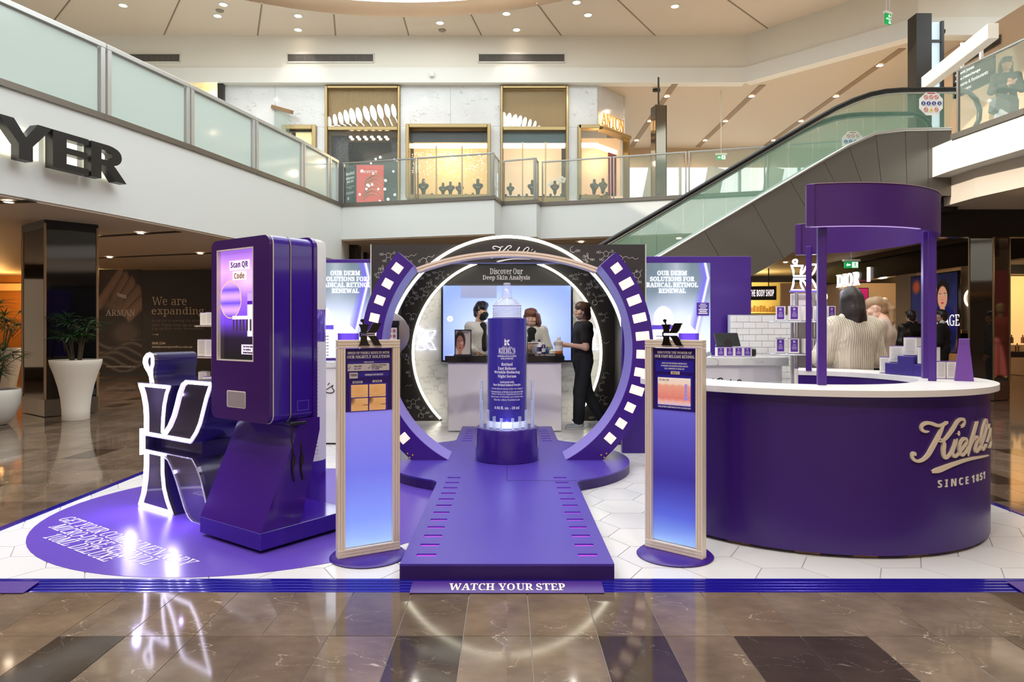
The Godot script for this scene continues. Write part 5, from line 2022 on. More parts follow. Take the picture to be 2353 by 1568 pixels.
# ---------------------------------------------------------------- two film-strip arcs and the thin bow that joins them
func ring_arch() -> void:
	var C := Vector3(0, 1.154, 0)
	var zf := -6.68
	var dep := .44
	var ri := 1.205
	var ro := 1.405
	var foot := .09 - C.y
	for side in [1.0, -1.0]:
		var t := thing("film_arc", ["purple film-strip arc with square lights on the right side of the walkway", "purple film-strip arc with square lights on the left side of the walkway"][0 if side > 0 else 1], "arch", Vector3(0, C.y, zf))
		var a1 := deg_to_rad(41.8)
		var po := asin(foot / ro)
		var pi := asin(foot / ri)
		var poly := PackedVector2Array()
		for q in arc2(Vector2.ZERO, ro, po, a1, 40):
			poly.append(Vector2(q.x * side, q.y))
		for q in arc2(Vector2.ZERO, ri, a1, pi, 40):
			poly.append(Vector2(q.x * side, q.y))
		var m := MB.new()
		m.prism(poly, -dep, 0, Transform3D.IDENTITY, true)
		part("body", m, mat(60, 26, 128, .32), t)
		m = MB.new()   # pale lilac lining
		var b0 := pi if side > 0 else PI - a1
		var b1 := a1 if side > 0 else PI - pi
		m.sector(ri - .004, ri, -dep + .004, -.004, b0, b1, 48)
		part("lining", m, mat(138, 122, 214, .35), t)
		for k in 11:
			if side < 0 and k > 10:
				continue
			var ang := deg_to_rad(36.5 - 7.73 * k)
			var bz := Basis(Vector3(0, 0, 1), ang if side > 0 else PI - ang)
			var rad := 1.307
			m = MB.new()
			m.box(bz * Vector3(rad, 0, 0) + Vector3(0, 0, .001), Vector3(.130 if side > 0 and k > 0 and k < 8 else .092, .084, .008), bz, .003)
			part("square_light", m, glow(255, 226, 208, .6), t)
		for q in [[.905, -1.02], [.935, -1.045], [.955, -1.005]]:
			m = MB.new()
			m.ball(Vector3(q[0] * side, q[1], .0), Vector3(.011, .011, .006), 8, 6)
			part("brass_bolt", m, mat(196, 160, 90, .3, .9), t)
	# thin bow
	var m := MB.new()
	var w := .895
	var s := .165
	var br := (w * w + s * s) / (2 * s)
	var aa := asin(w / br)
	var z := zf - .26
	var x := Transform3D(Basis.IDENTITY, Vector3(0, 1.35 + 177.0 / FOCAL * 6.94 - br, z))
	m.sector(br - .05, br - .028, -.09, .09, PI / 2 - aa, PI / 2 + aa, 48, x)
	m.sector(br - .022, br, -.09, .09, PI / 2 - aa, PI / 2 + aa, 48, x)
	m.sector(br - .030, br - .020, -.08, .08, PI / 2 - aa, PI / 2 + aa, 48, x)
	solo("bow_beam", m, mat(226, 206, 186, .4), "thin pale shallow bow spanning between the tops of the two film-strip arcs", "arch beam")

# ---------------------------------------------------------------- the giant serum bottle
func serum_bottle() -> void:
	var base := Vector3(0, .404, -6.75)
	var t := thing("serum_bottle", "giant blue-violet serum dropper bottle with white label print on the round plinth", "bottle", base)
	var R := .188
	var m := MB.new()
	m.lathe([Vector2(R - .02, .0), Vector2(R, .004), Vector2(R, .065)], 48)
	part("white_foot", m, glow(222, 232, 255, .35), t)
	m = MB.new()
	m.lathe([Vector2(R - .01, .065), Vector2(R, .066), Vector2(R, 1.045), Vector2(.16, 1.05), Vector2(0, 1.05)], 64)
	part("label_body", m, mat(34, 8, 150, .2), t)
	m = MB.new()
	m.lathe([Vector2(R + .016, .01), Vector2(R + .016, 1.06), Vector2(R + .010, 1.06), Vector2(R + .010, .01), Vector2(R + .016, .01)], 64)
	part("clear_sleeve", m, pane(225, 225, 250, .02, .02, .15), t)
	m = MB.new()
	m.lathe([Vector2(.136, 1.05), Vector2(.138, 1.06), Vector2(.138, 1.16), Vector2(.134, 1.175), Vector2(.10, 1.215), Vector2(.06, 1.24), Vector2(.052, 1.25), Vector2(.036, 1.37), Vector2(.030, 1.385), Vector2(0, 1.385)], 48)
	part("clear_dropper", m, pane(215, 222, 245, .30, .06), t)
	m = MB.new()
	for y in [1.075, 1.095, 1.115, 1.14]:
		m.tube(loop(.139, y, 40, .006), .0022, 5, true)
	m.tube(loop(.138, 1.172, 40), .004, 6, true); m.tube(loop(.139, 1.058, 40), .005, 6, true); m.tube(loop(.058, 1.245, 30), .004, 6, true); m.tube(loop(.031, 1.386, 24), .004, 6, true)
	part("thread_rings", m, mat(222, 226, 240, .15), t)
	m = MB.new()
	for i in 6:
		var a := TAU * (i + .5) / 6
		m.tube([Vector3(cos(a) * .136, 1.172, sin(a) * .136), Vector3(cos(a) * .06, 1.243, sin(a) * .06)], .003, 5)
	part("shoulder_ribs", m, mat(236, 238, 248, .15), t)
	# label lettering, bent round the front
	var wt := mat(240, 238, 248, .4)
	var lab := [["KIEHL'S", .737, .163, .036, 700], ["DERMATOLOGIST", .688, .186, .015, 700], ["SOLUTIONS", .665, .118, .015, 700], ["SINCE  1851", .774, .094, .010, 400], ["Retinol", .612, .107, .028, 700], ["Fast Release", .573, .176, .028, 700], ["Wrinkle-Reducing", .534, .262, .034, 700], ["Night Serum", .495, .180, .034, 700], ["Activated with", .444, .136, .019, 700], ["Pure Retinol-Infused Powder", .417, .284, .022, 700],
		["Freshly-Mixed Serum with Our Highest", .378, .335, .019, 400], ["Concentration of Retinol Accelerates Skin", .351, .350, .018, 400], ["Surface Turnover. Rapidly Reduces the", .327, .335, .019, 400], ["Appearance of Wrinkles and Visibly Firms", .302, .350, .018, 400], ["Skin for a More Youthful Look.", .276, .27, .018, 400], ["0.94 fl. oz. - 28 ml", .200, .252, .027, 700]]
	for q in lab:
		var put := drum_put(Vector3(0, q[1], 0), R + .0006, PI / 2)
		part("label_print", bent_text(q[0], font(SERIF, q[4], q[1] < .45 and q[1] > .40), q[2], q[3], .001, put), wt, t)
	m = MB.new()
	for y in [.763, .710]:
		m.lathe([Vector2(R + .001, y - .002), Vector2(R + .001, y + .002)], 14, Transform3D.IDENTITY, PI / 2 - .41, PI / 2 + .41)
	part("label_rule", m, wt, t)
	m = MB.new()
	k_solid(m, .052, 0, .0012, Transform3D(Basis.IDENTITY, Vector3(0, .790, R + .0006)), Vector2(-.028, 0))
	part("label_emblem", m, wt, t)
	# clear rods round the foot, taller towards the back
	for i in 12:
		var a := deg_to_rad([20, 45, 62, 78, 102, 118, 135, 160, 4, 176, -14, 194][i])
		var h: float = [.26, .18, .125, .11, .11, .125, .18, .26, .36, .36, .44, .44][i]
		m = MB.new()
		m.box(Vector3(cos(a) * .255, h / 2, sin(a) * .255), Vector3(.024, h, .024), Basis(Vector3.UP, -a), .003)
		var o := solo("clear_rod", m, pane(214, 230, 255, .34, .04), "clear acrylic rod at the foot of the giant serum bottle, " + ORD[[8, 7, 6, 5, 4, 3, 2, 1, 9, 0, 10, 11][i]] .replace("rightmost", "farthest back on the left"), "acrylic rod", "clear rods round the serum bottle")
		o.position = base + Vector3(0, .001, 0)
	lamp("plinth_glow", base + Vector3(0, .05, .25), .008, c8(200, 215, 255), .02)

func loop(r: float, y: float, k: int, wobble := 0.0) -> Array:
	var p := []
	for i in k:
		p.append(Vector3(cos(TAU * i / k) * r, y + wobble * sin(TAU * i / k), sin(TAU * i / k) * r))
	return p

# ---------------------------------------------------------------- molecule drawings: thin raised print of hexagons, bonds and letters
func glyph(m: MB, c: String, at: Vector2, s: float, w: float, put: Callable) -> void:
	var strokes := {"O": [], "H": [[-.3, -.5, -.3, .5], [.3, -.5, .3, .5], [-.3, 0, .3, 0]], "C": [], "N": [[-.3, -.5, -.3, .5], [.3, -.5, .3, .5], [-.3, .5, .3, -.5]], "3": [[-.2, 0, .1, 0], [.1, 0, .1, -.5], [-.2, -.5, .1, -.5]]}
	if c == "O" or c == "C":
		var k := 10
		for i in (k if c == "O" else k - 2):
			var a := TAU * (i + (1 if c == "C" else 0)) / k
			var b := TAU * (i + 1 + (1 if c == "C" else 0)) / k
			line(m, at + Vector2(cos(a) * .36, sin(a) * .5) * s, at + Vector2(cos(b) * .36, sin(b) * .5) * s, w, put)
	for q in strokes[c]:
		line(m, at + Vector2(q[0], q[1]) * s, at + Vector2(q[2], q[3]) * s, w, put)

func line(m: MB, a: Vector2, b: Vector2, w: float, put: Callable) -> void:
	var d := (b - a).normalized() * w * .5
	var n := Vector2(-d.y, d.x)
	a -= d * .5
	b += d * .5
	var q := []
	for p in [a + n, b + n, b - n, a - n]:
		q.append(put.call(p.x, p.y, .0012))
	m.face(q, (put.call(a.x, a.y, 1.0) - put.call(a.x, a.y, 0.0)).normalized())

func molecule(m: MB, kind: int, at: Vector2, s: float, turn: float, keep: Callable, put: Callable) -> void:
	var w := .0042 * s / .06
	var seg_ := []
	var word := []
	var hexa := func(c: Vector2, r: float, dbl: bool):
		for i in 6:
			var a := PI / 6 + TAU * i / 6
			var b := PI / 6 + TAU * (i + 1) / 6
			seg_.append([c + Vector2(cos(a), sin(a)) * r, c + Vector2(cos(b), sin(b)) * r])
			if dbl and i % 2 == 0:
				seg_.append([c + Vector2(cos(a), sin(a)) * r * .78, c + Vector2(cos(b), sin(b)) * r * .78])
	if kind == 0:      # ring with acid group
		hexa.call(Vector2(0, 0), 1.0, true)
		seg_.append([Vector2(.87, .5), Vector2(1.6, .95)]); word.append(["OH", Vector2(2.2, 1.15)])
		seg_.append([Vector2(0, 1), Vector2(0, 1.9)]); seg_.append([Vector2(0, 1.9), Vector2(.75, 2.4)]); seg_.append([Vector2(0, 1.9), Vector2(-.75, 2.4)])
		word.append(["OH", Vector2(1.3, 2.75)]); word.append(["O", Vector2(-1.05, 2.7)])
	elif kind == 1:    # sugar ring with arms
		hexa.call(Vector2(0, 0), 1.0, false)
		word.append(["O", Vector2(0, 1.0)]); seg_.append([Vector2(.87, .5), Vector2(1.5, 1.1)]); seg_.append([Vector2(1.5, 1.1), Vector2(2.2, .8)]); word.append(["OH", Vector2(2.9, .8)])
		seg_.append([Vector2(.87, -.5), Vector2(1.5, -.9)]); word.append(["OH", Vector2(2.1, -1.05)]); seg_.append([Vector2(0, -1), Vector2(0, -1.6)]); word.append(["OH", Vector2(.1, -2.1)])
		seg_.append([Vector2(-.87, .5), Vector2(-1.6, .9)]); word.append(["O", Vector2(-1.9, 1.1)]); seg_.append([Vector2(-2.2, 1.3), Vector2(-2.6, 2.0)]); word.append(["O", Vector2(-2.8, 2.4)])
	elif kind == 2:    # zigzag chain
		for i in 7:
			seg_.append([Vector2(i * .85 - 2.6, .4 if i % 2 else -.1), Vector2((i + 1) * .85 - 2.6, .4 if (i + 1) % 2 else -.1)])
		word.append(["O", Vector2(-2.95, -.3)])
		seg_.append([Vector2(-.9, -.1), Vector2(-.9, -1.0)]); word.append(["OH", Vector2(-.7, -1.4)])
	elif kind == 3:    # amide branch
		seg_.append([Vector2(-1.6, -.5), Vector2(-.8, 0)]); seg_.append([Vector2(-.8, 0), Vector2(0, -.5)]); seg_.append([Vector2(0, -.5), Vector2(.8, 0)]); seg_.append([Vector2(.8, 0), Vector2(.8, .9)]); seg_.append([Vector2(.92, 0), Vector2(.92, .9)])
		seg_.append([Vector2(.8, 0), Vector2(1.6, -.5)]); seg_.append([Vector2(-.8, 0), Vector2(-.8, -1.0)]); seg_.append([Vector2(0, -.5), Vector2(0, .4)])
		word.append(["O", Vector2(.86, 1.3)]); word.append(["HO", Vector2(-2.2, -.5)]); word.append(["NH", Vector2(2.1, -.6)]); word.append(["H3C", Vector2(-1.0, -1.5)]); word.append(["OH", Vector2(0, .8)])
	else:              # five-ring with ketone
		for i in 5:
			var a := PI / 2 + TAU * i / 5
			var b := PI / 2 + TAU * (i + 1) / 5
			seg_.append([Vector2(cos(a), sin(a)) * .85, Vector2(cos(b), sin(b)) * .85])
		seg_.append([Vector2(.8, .26), Vector2(1.5, .6)]); word.append(["O", Vector2(1.85, .75)]); seg_.append([Vector2(.5, -.69), Vector2(.9, -1.3)]); word.append(["OH", Vector2(1.2, -1.7)])
		seg_.append([Vector2(-.5, -.69), Vector2(-.9, -1.3)]); word.append(["HO", Vector2(-1.3, -1.7)]); seg_.append([Vector2(-.8, .26), Vector2(-1.6, .4)]); word.append(["HO", Vector2(-2.2, .4)])
	for q in seg_:
		var a: Vector2 = at + q[0].rotated(turn) * s
		var b: Vector2 = at + q[1].rotated(turn) * s
		if keep.call(a) and keep.call(b):
			line(m, a, b, w, put)
	for q in word:
		for i in q[0].length():
			var c: Vector2 = at + (q[1].rotated(turn) + Vector2((i - (q[0].length() - 1) * .5) * .62, 0)) * s
			if keep.call(c) and keep.call(c + Vector2(.35, .35) * s) and keep.call(c - Vector2(.35, .35) * s):
				glyph(m, q[0][i], c, s * .72, w, put)

func molecules(seed_: int, box: Rect2, s: float, keep: Callable, put: Callable) -> MB:
	var m := MB.new()
	var rng := RandomNumberGenerator.new()
	rng.seed = seed_
	var step := s * 5.4
	var j := 0
	var y := box.position.y
	while y < box.end.y:
		var x := box.position.x + (step * .5 if j % 2 else 0.0)
		while x < box.end.x:
			molecule(m, rng.randi() % 5, Vector2(x + rng.randf_range(-.2, .2) * step, y + rng.randf_range(-.15, .15) * step), s * rng.randf_range(.85, 1.1), rng.randf_range(-.25, .25), keep, put)
			x += step
		y += step * .82
		j += 1
	return m

func product_box(called: String, label: String, at: Vector3, size: Vector3, turn: float, group: String, front := true) -> Node3D:
	var t := thing(called, label, "box", at, turn, group)
	var m := MB.new()
	m.box(Vector3(0, size.y / 2, 0), size, Basis.IDENTITY, .002)
	part("carton", m, mat(238, 234, 228, .5), t)
	m = MB.new()
	m.box(Vector3(0, size.y * .52, size.z / 2), Vector3(size.x * .74, size.y * .8, .0016))
	var f := part("front_label", m, mat(92, 48, 160, .4) if front else mat(222, 216, 210, .5), t)
	m = MB.new()
	var z := size.z / 2 + .0012
	if front:
		k_solid(m, size.y * .13, 0, .0006, Transform3D(Basis.IDENTITY, Vector3(-size.y * .07, size.y * .70, z)))
		for i in 4:
			m.box(Vector3(0, size.y * (.58 - i * .09), z), Vector3(size.x * [.3, .36, .5, .44][i], size.y * .022, .0006))
		part("label_print", m, mat(235, 230, 240, .5), t)
	else:
		for i in 7:
			m.box(Vector3(0, size.y * (.82 - i * .1), z), Vector3(size.x * [.5, .6, .42, .6, .55, .3, .5][i], size.y * .02, .0006))
		part("label_print", m, mat(196, 188, 194, .5), t)
	m = MB.new()
	for s in [.012, .988]:
		m.box(Vector3(0, size.y * s, 0), Vector3(size.x + .001, .004, size.z + .001))
	part("edge_line", m, mat(96, 60, 150, .5), t)
	return t

# ---------------------------------------------------------------- black mural with the round portal, white wall, screen and reception desk
func reception() -> void:
	var zf := -8.1
	var zb := -10.2
	var R := 1.367
	var cy := 1.041
	var black := mat(40, 37, 37, .5)
	var t := thing("portal_wall", "black mural wall with white molecule drawings round a glowing circular portal", "feature wall")
	# front sheet: rectangle with an arched head, portal cut out below the header
	var p := PackedVector2Array()
	var hd := 2.112
	var top := 2.332
	var ro := R + .035
	var x0 := -1.585
	var x1 := 1.615
	var af := asin((0.0 - cy) / R)
	var ah := asin((hd - cy) / R)
	var at_ := acos(clampf((top - cy) / ro, -1, 1))
	p.append(Vector2(x0, 0)); 
	for q in arc2(Vector2(0, cy), R, PI - af, PI - ah, 28):
		p.append(q)
	for q in arc2(Vector2(0, cy), R, ah, af, 28):
		p.append(q)
	p.append_array(PackedVector2Array([Vector2(x1, 0), Vector2(x1, top)]))
	for q in arc2(Vector2(0, cy), ro, PI / 2 - at_, PI / 2 + at_, 20):
		p.append(q)
	p.append(Vector2(x0, top))
	var m := MB.new()
	m.prism(p, zf - .08, zf)
	part("front_panel", m, black, t)
	m = MB.new()
	for q in [[x0, 1], [x1, -1]]:
		m.box(Vector3(q[0] + q[1] * .02, top / 2, (zf + zb) / 2 - .1), Vector3(.04, top, zf - zb - .04))
	m.box(Vector3((x0 + x1) / 2, top - .02, (zf + zb) / 2 - .1), Vector3(x1 - x0, .04, zf - zb - .04))
	part("tunnel_sides", m, black, t)
	m = MB.new()
	for x in [x0 + .003, x1 - .003]:
		m.box(Vector3(x, top / 2, zf + .003), Vector3(.012, top, .012))
	part("edge_trim", m, mat(200, 200, 196, .4), t)
	# rear sheet with the second ring
	p = PackedVector2Array([Vector2(-1.54, 0)])
	var r2 := 1.383
	var c2 := 1.006
	var f2 := asin((0.0 - c2) / r2)
	for q in arc2(Vector2(0, c2), r2, PI - f2, f2, 60):
		p.append(q)
	p.append_array(PackedVector2Array([Vector2(1.57, 0), Vector2(1.57, 2.44), Vector2(-1.54, 2.44)]))
	m = MB.new()
	m.prism(p, zb - .06, zb)
	part("inner_ring", m, black, t)
	# molecule print
	var white := mat(222, 220, 220, .5)
	part("molecule_print", molecules(21, Rect2(-1.5, .1, 3.1, 2.2), .043, func(q): return q.x > x0 + .03 and q.x < x1 - .03 and q.y > .03 and q.y < top - .02 and (q.distance_to(Vector2(0, cy)) > R + .05), func(x, y, z): return Vector3(x, y, zf + z)), white, t)
	part("molecule_print", molecules(33, Rect2(-1.5, .1, 3.0, 2.1), .047, func(q): return absf(q.x) < 1.5 and q.y > .03 and q.y < 2.2 and q.distance_to(Vector2(0, c2)) > r2 + .04, func(x, y, z): return Vector3(x, y, zb + z)), white, t)
	# glowing outlines
	m = MB.new()
	var lp := []
	for q in arc2(Vector2(0, cy), R + .012, af + .03, PI - af - .03, 110):
		lp.append(Vector3(q.x, q.y, zf + .018))
	m.tube(lp, .017, 8)
	part("light_tube", m, glow(255, 250, 224, 5.5), t)
	m = MB.new()
	lp = []
	for q in arc2(Vector2(0, c2), r2 - .008, f2 + .03, PI - f2 - .03, 110):
		lp.append(Vector3(q.x, q.y, zb + .018))
	m.tube(lp, .018, 8)
	part("light_tube", m, glow(255, 250, 224, 5.5), t)
	# header lettering
	m = MB.new()
	script_logo(m, .62, .012, flat_put(Vector3(-.01, 2.225, zf)))
	part("script_sign", m, mat(236, 234, 232, .4), t)
	m = MB.new()
	m.box(Vector3(0, hd + .004, zf + .002), Vector3(1.55, .006, .01))
	part("header_edge", m, mat(110, 110, 190, .2), t)
	for q in [["Discover Our", 2.146, .49], ["Deep Skin Analysis", 2.043, .70]]:
		text(t, q[0], font(SERIF, 700), Vector3(-.01, q[1] + .06, -10.325), q[2], .092, mat(240, 238, 236, .4))
	# ---- white wall behind
	m = MB.new()
	m.box(Vector3(0, 1.0, -10.4), Vector3(3.1, 2.0, .1))
	var w := thing("back_panel", "white back panel with grey molecule drawings and a black heading band", "back panel")
	part("panel", m, mat(232, 231, 232, .5), w)
	m = MB.new()
	m.box(Vector3(0, 2.16, -10.39), Vector3(3.1, .32, .12))
	part("heading_band", m, black, w)
	part("molecule_print", molecules(52, Rect2(-1.45, .2, 2.9, 1.75), .050, func(q): return absf(q.x) < 1.48 and q.y > .05 and q.y < 1.95, func(x, y, z): return Vector3(x, y, -10.35 + z)), mat(178, 178, 182, .5), w)
	area("unseen_portal_wash", Vector3(0, 2.2, -9.2), Vector3(0, .6, -10.3), Vector2(2.0, .1), 1.2, c8(255, 250, 236))  # unseen lamp, placed to light the white back panel
	# ---- screen
	t = thing("television", "large black framed screen glowing soft blue behind the reception desk", "screen", Vector3(0, 1.437, -10.28))
	m = MB.new()
	m.box(Vector3(0, 0, -.02), Vector3(1.945, 1.155, .05), Basis.IDENTITY, .006)
	part("bezel", m, mat(14, 14, 16, .3), t)
	var im := image(160, 96, func(u, v):
		var c := ramp([[0.0, Color(.44, .53, .92)], [.45, Color(.62, .70, .97)], [.9, Color(.86, .9, .99)]], blob(u, v, .5, .62, .75, .8, 1.0))
		if u > .14 and u < .42 and v < .17: c = Color(.52, .55, .68)
		return c)
	print_on("screen_face", t, Vector3(0, .0, .0065), 1.885, 1.10, printed(im, 1.0, .2))
	m = MB.new()
	m.sector(0, .042, 0, .002, 0, TAU, 24, Transform3D(Basis.IDENTITY, Vector3(-.84, .06, .007)))
	part("round_icon", m, glow(250, 250, 255, 1.0), t)
	m = MB.new()
	k_solid(m, .024, 0, .001, Transform3D(Basis.IDENTITY, Vector3(-.853, .048, .0095)))
	part("icon_emblem", m, mat(150, 160, 220), t)
	area("screen_light", Vector3(0, 1.437, -10.26), Vector3(0, 1.437, -5), Vector2(1.88, 1.1), .35, c8(196, 208, 255))
	# ---- two neon letters on the white wall
	for q in [[-1.345, "white neon mortar letter glowing on the white wall left of the screen"], [1.055, "white neon mortar letter glowing on the white wall right of the screen"]]:
		t = thing("neon_letter", q[1], "neon sign", Vector3(q[0], 1.045, -10.335))
		m = MB.new()
		k_neon(m, .275, .02, .0062)
		part("neon_tube", m, glow(236, 238, 255, 2.6), t)
		m = MB.new()
		for s in [[.05, .02], [.1, .25], [.25, .26], [.26, .02]]:
			m.tube([Vector3(s[0], s[1], -.01), Vector3(s[0], s[1], .02)], .005, 5)
		part("standoff", m, steel(), t)
	# ---- reception desk
	t = thing("reception_desk", "white reception desk with a black veined marble top in front of the screen", "desk", Vector3(-.03, 0, -9.42))
	m = MB.new()
	m.box(Vector3(0, .46, 0), Vector3(1.49, .90, .60), Basis.IDENTITY, .006)
	part("body", m, mat(226, 223, 230, .4), t)
	m = MB.new()
	m.box(Vector3(0, .955, 0), Vector3(1.56, .085, .68), Basis.IDENTITY, .004)
	part("marble_top", m, black_marble(), t)
	m = MB.new()
	m.box(Vector3(.52, 1.003, .08), Vector3(.48, .012, .34))
	m.box(Vector3(.52, 1.006, .26), Vector3(.50, .035, .012))
	var tr := solo("display_tray", m, mat(26, 24, 26, .3), "black display tray with small white lettering on the right of the reception desk", "tray")
	tr.position = Vector3(-.03, 0, -9.42)
	text(tr, "FEEL OUR FORMULAS", font(SANS, 700), Vector3(.53, 1.006, .267), .26, .02, mat(220, 218, 220, .5), Basis.IDENTITY, .001)
	# items on the desk
	t = thing("framed_card", "black framed card with a smiling woman's face on the left of the reception desk", "framed card", px(1064, 824, 9.25) * Vector3(1, 0, 1) + Vector3(0, .999, 0))
	m = MB.new()
	for q in [[Vector3(0, .006, 0), Vector3(.222, .012, .02)], [Vector3(0, .334, 0), Vector3(.222, .012, .02)], [Vector3(-.105, .17, 0), Vector3(.012, .33, .02)], [Vector3(.105, .17, 0), Vector3(.012, .33, .02)], [Vector3(0, .17, -.008), Vector3(.21, .33, .004)], [Vector3(0, .006, .0), Vector3(.24, .012, .09)]]:
		m.box(q[0], q[1])
	part("frame", m, mat(20, 18, 18, .4), t)
	im = image(96, 144, func(u, v):
		var c := Color(.86, .83, .81)
		c = face_print(u, v, c, .3, .5, .62, Color(.80, .56, .46), Color(.2, .12, .1))
		c = c.lerp(Color(.95, .75, .75), blob(u, v, .42, .52, .12, .08, .3))
		if absf(v - .09) < .02 and u > .12 and u < .88 and int(u * 60) % 3 > 0: c = Color(.35, .3, .3)
		return c)
	print_on("card_print", t, Vector3(0, .17, -.005), .20, .318, printed(im))
	t = thing("retort_stand", "small black laboratory clamp stand holding a clear beaker on the reception tray", "lab stand", px(1217, 824, 9.28) * Vector3(1, 0, 1) + Vector3(0, 1.009, 0))
	m = MB.new()
	m.box(Vector3(0, .006, 0), Vector3(.12, .012, .09)); m.tube([Vector3(-.03, .01, 0), Vector3(-.03, .24, 0)], .006, 6); m.tube([Vector3(-.03, .14, 0), Vector3(.12, .15, .01)], .006, 6)
	m.tube(loop(.055, 0, 20).map(func(q): return q + Vector3(.085, .145, .01)), .005, 6, true)
	part("stand", m, mat(20, 20, 22, .4), t)
	m = MB.new()
	m.lathe([Vector2(0, .03), Vector2(.05, .035), Vector2(.055, .08), Vector2(.05, .14), Vector2(.052, .19)], 20, Transform3D(Basis.IDENTITY, Vector3(.085, 0, .01)))
	part("beaker", m, pane(200, 215, 225, .25), t)
	for q in [[1239, .034, .20, [236, 234, 238], [46, 34, 90], "slim white serum tube with a dark band on the reception tray"], [1249, .026, .165, [54, 40, 110], [236, 234, 238], "slim dark violet bottle with a white cap on the reception tray"], [1257.5, .024, .10, [70, 110, 150], [40, 60, 80], "small blue dropper bottle on the reception tray"], [1269, .045, .07, [232, 230, 230], [236, 236, 236], "low white jar on the reception tray"], [1284, .052, .235, [206, 200, 192], [238, 238, 236], "tall clear bottle with amber liquid at the right end of the reception tray"]]:
		t = thing("cosmetic_bottle", q[5], "bottle", px(q[0], 824, 9.26) * Vector3(1, 0, 1) + Vector3(0, 1.009, 0))
		var r: float = q[1]
		var h: float = q[2]
		m = MB.new()
		m.lathe([Vector2(0, 0), Vector2(r, .003), Vector2(r, h * .72), Vector2(r * .6, h * .8), Vector2(r * .4, h * .82), Vector2(0, h * .82)], 20)
		part("body", m, mat(q[3][0], q[3][1], q[3][2], .2), t)
		m = MB.new()
		m.lathe([Vector2(r * .45, h * .82), Vector2(r * .45, h * .98), Vector2(r * .4, h), Vector2(0, h)], 16)
		part("cap", m, mat(q[4][0], q[4][1], q[4][2], .3), t)
		m = MB.new()
		m.lathe([Vector2(r + .001, h * .2), Vector2(r + .001, h * .5)], 20)
		part("label", m, mat(q[4][0], q[4][1], q[4][2], .5), t)
		if h > .23:
			m = MB.new()
			m.lathe([Vector2(r + .0008, .004), Vector2(r + .0008, h * .2)], 20)
			part("amber_liquid", m, mat(196, 110, 40, .15), t)

# ---------------------------------------------------------------- light boxes with the big printed posters, their white cabinets, silver disc
func poster_image(flip: bool) -> Image:
	return image(200, 290, func(u, v):
		var c := ramp([[0.0, Color(.40, .47, .52)], [.30, Color(.46, .53, .60)], [.55, Color(.74, .80, .92)], [1.0, Color(.88, .92, 1.0)]], v)
		c = c.lerp(Color(.95, .97, 1.0), .35 * blob(u, v, .5, .03, .22, .4, 1.0) + .5 * blob(u, v, .5, .7, .5, .5, 1.0))
		var bolt := absf(u - (.86 - .16 * absf(v - .16) * (1.0 if v < .16 else .9)))
		var w = .05 + .02 * v
		if not flip or true:
			c = c.lerp(Color(.42, .38, .93), clampf(1.0 - absf(u - (.93 - .30 * maxf(v - .16, 0) + .25 * minf(v - .16, 0))) / .10, 0, 1) * .8)
			c = c.lerp(Color(1, 1, 1), clampf(1.0 - absf(u - (.97 - .32 * maxf(v - .16, 0) + .3 * minf(v - .16, 0))) / .03, 0, 1))
			c = c.lerp(Color(.80, .80, 1), clampf(1.0 - absf(u - (.02 + .22 * maxf(v - .42, 0))) / .025, 0, 1) * .8)
		# white bottle with a violet band, and a dropper bottle
		if blob(u, v, .30, .64, .17, .19, .05) > .5 and v < .66 or (absf(u - .30) < .17 and v >= .64):
			c = Color(.97, .97, .99).lerp(Color(.80, .82, .9), clampf((absf(u - .30) - .11) / .06, 0, 1))
			if v > .655 and v < .70: c = Color(.36, .26, .78)
			if v > .74 and v < .98 and absf(u - .30) < .10 and int(v * 90) % 3 == 0 and int(u * 130) % 4 > 0: c = Color(.35, .35, .42)
		if absf(u - .68) < .15 and v > .74 or absf(u - .68) < .12 * sqrt(clampf((v - .66) / .08, 0, 1)) or (absf(u - .68) < .018 and v > .56):
			c = Color(.40, .26, .84) if v > .74 else Color(.93, .95, .99)
			if v > .74: c = c.lerp(Color(.25, .12, .6), clampf((absf(u - .68) - .08) / .07, 0, 1))
		return c)

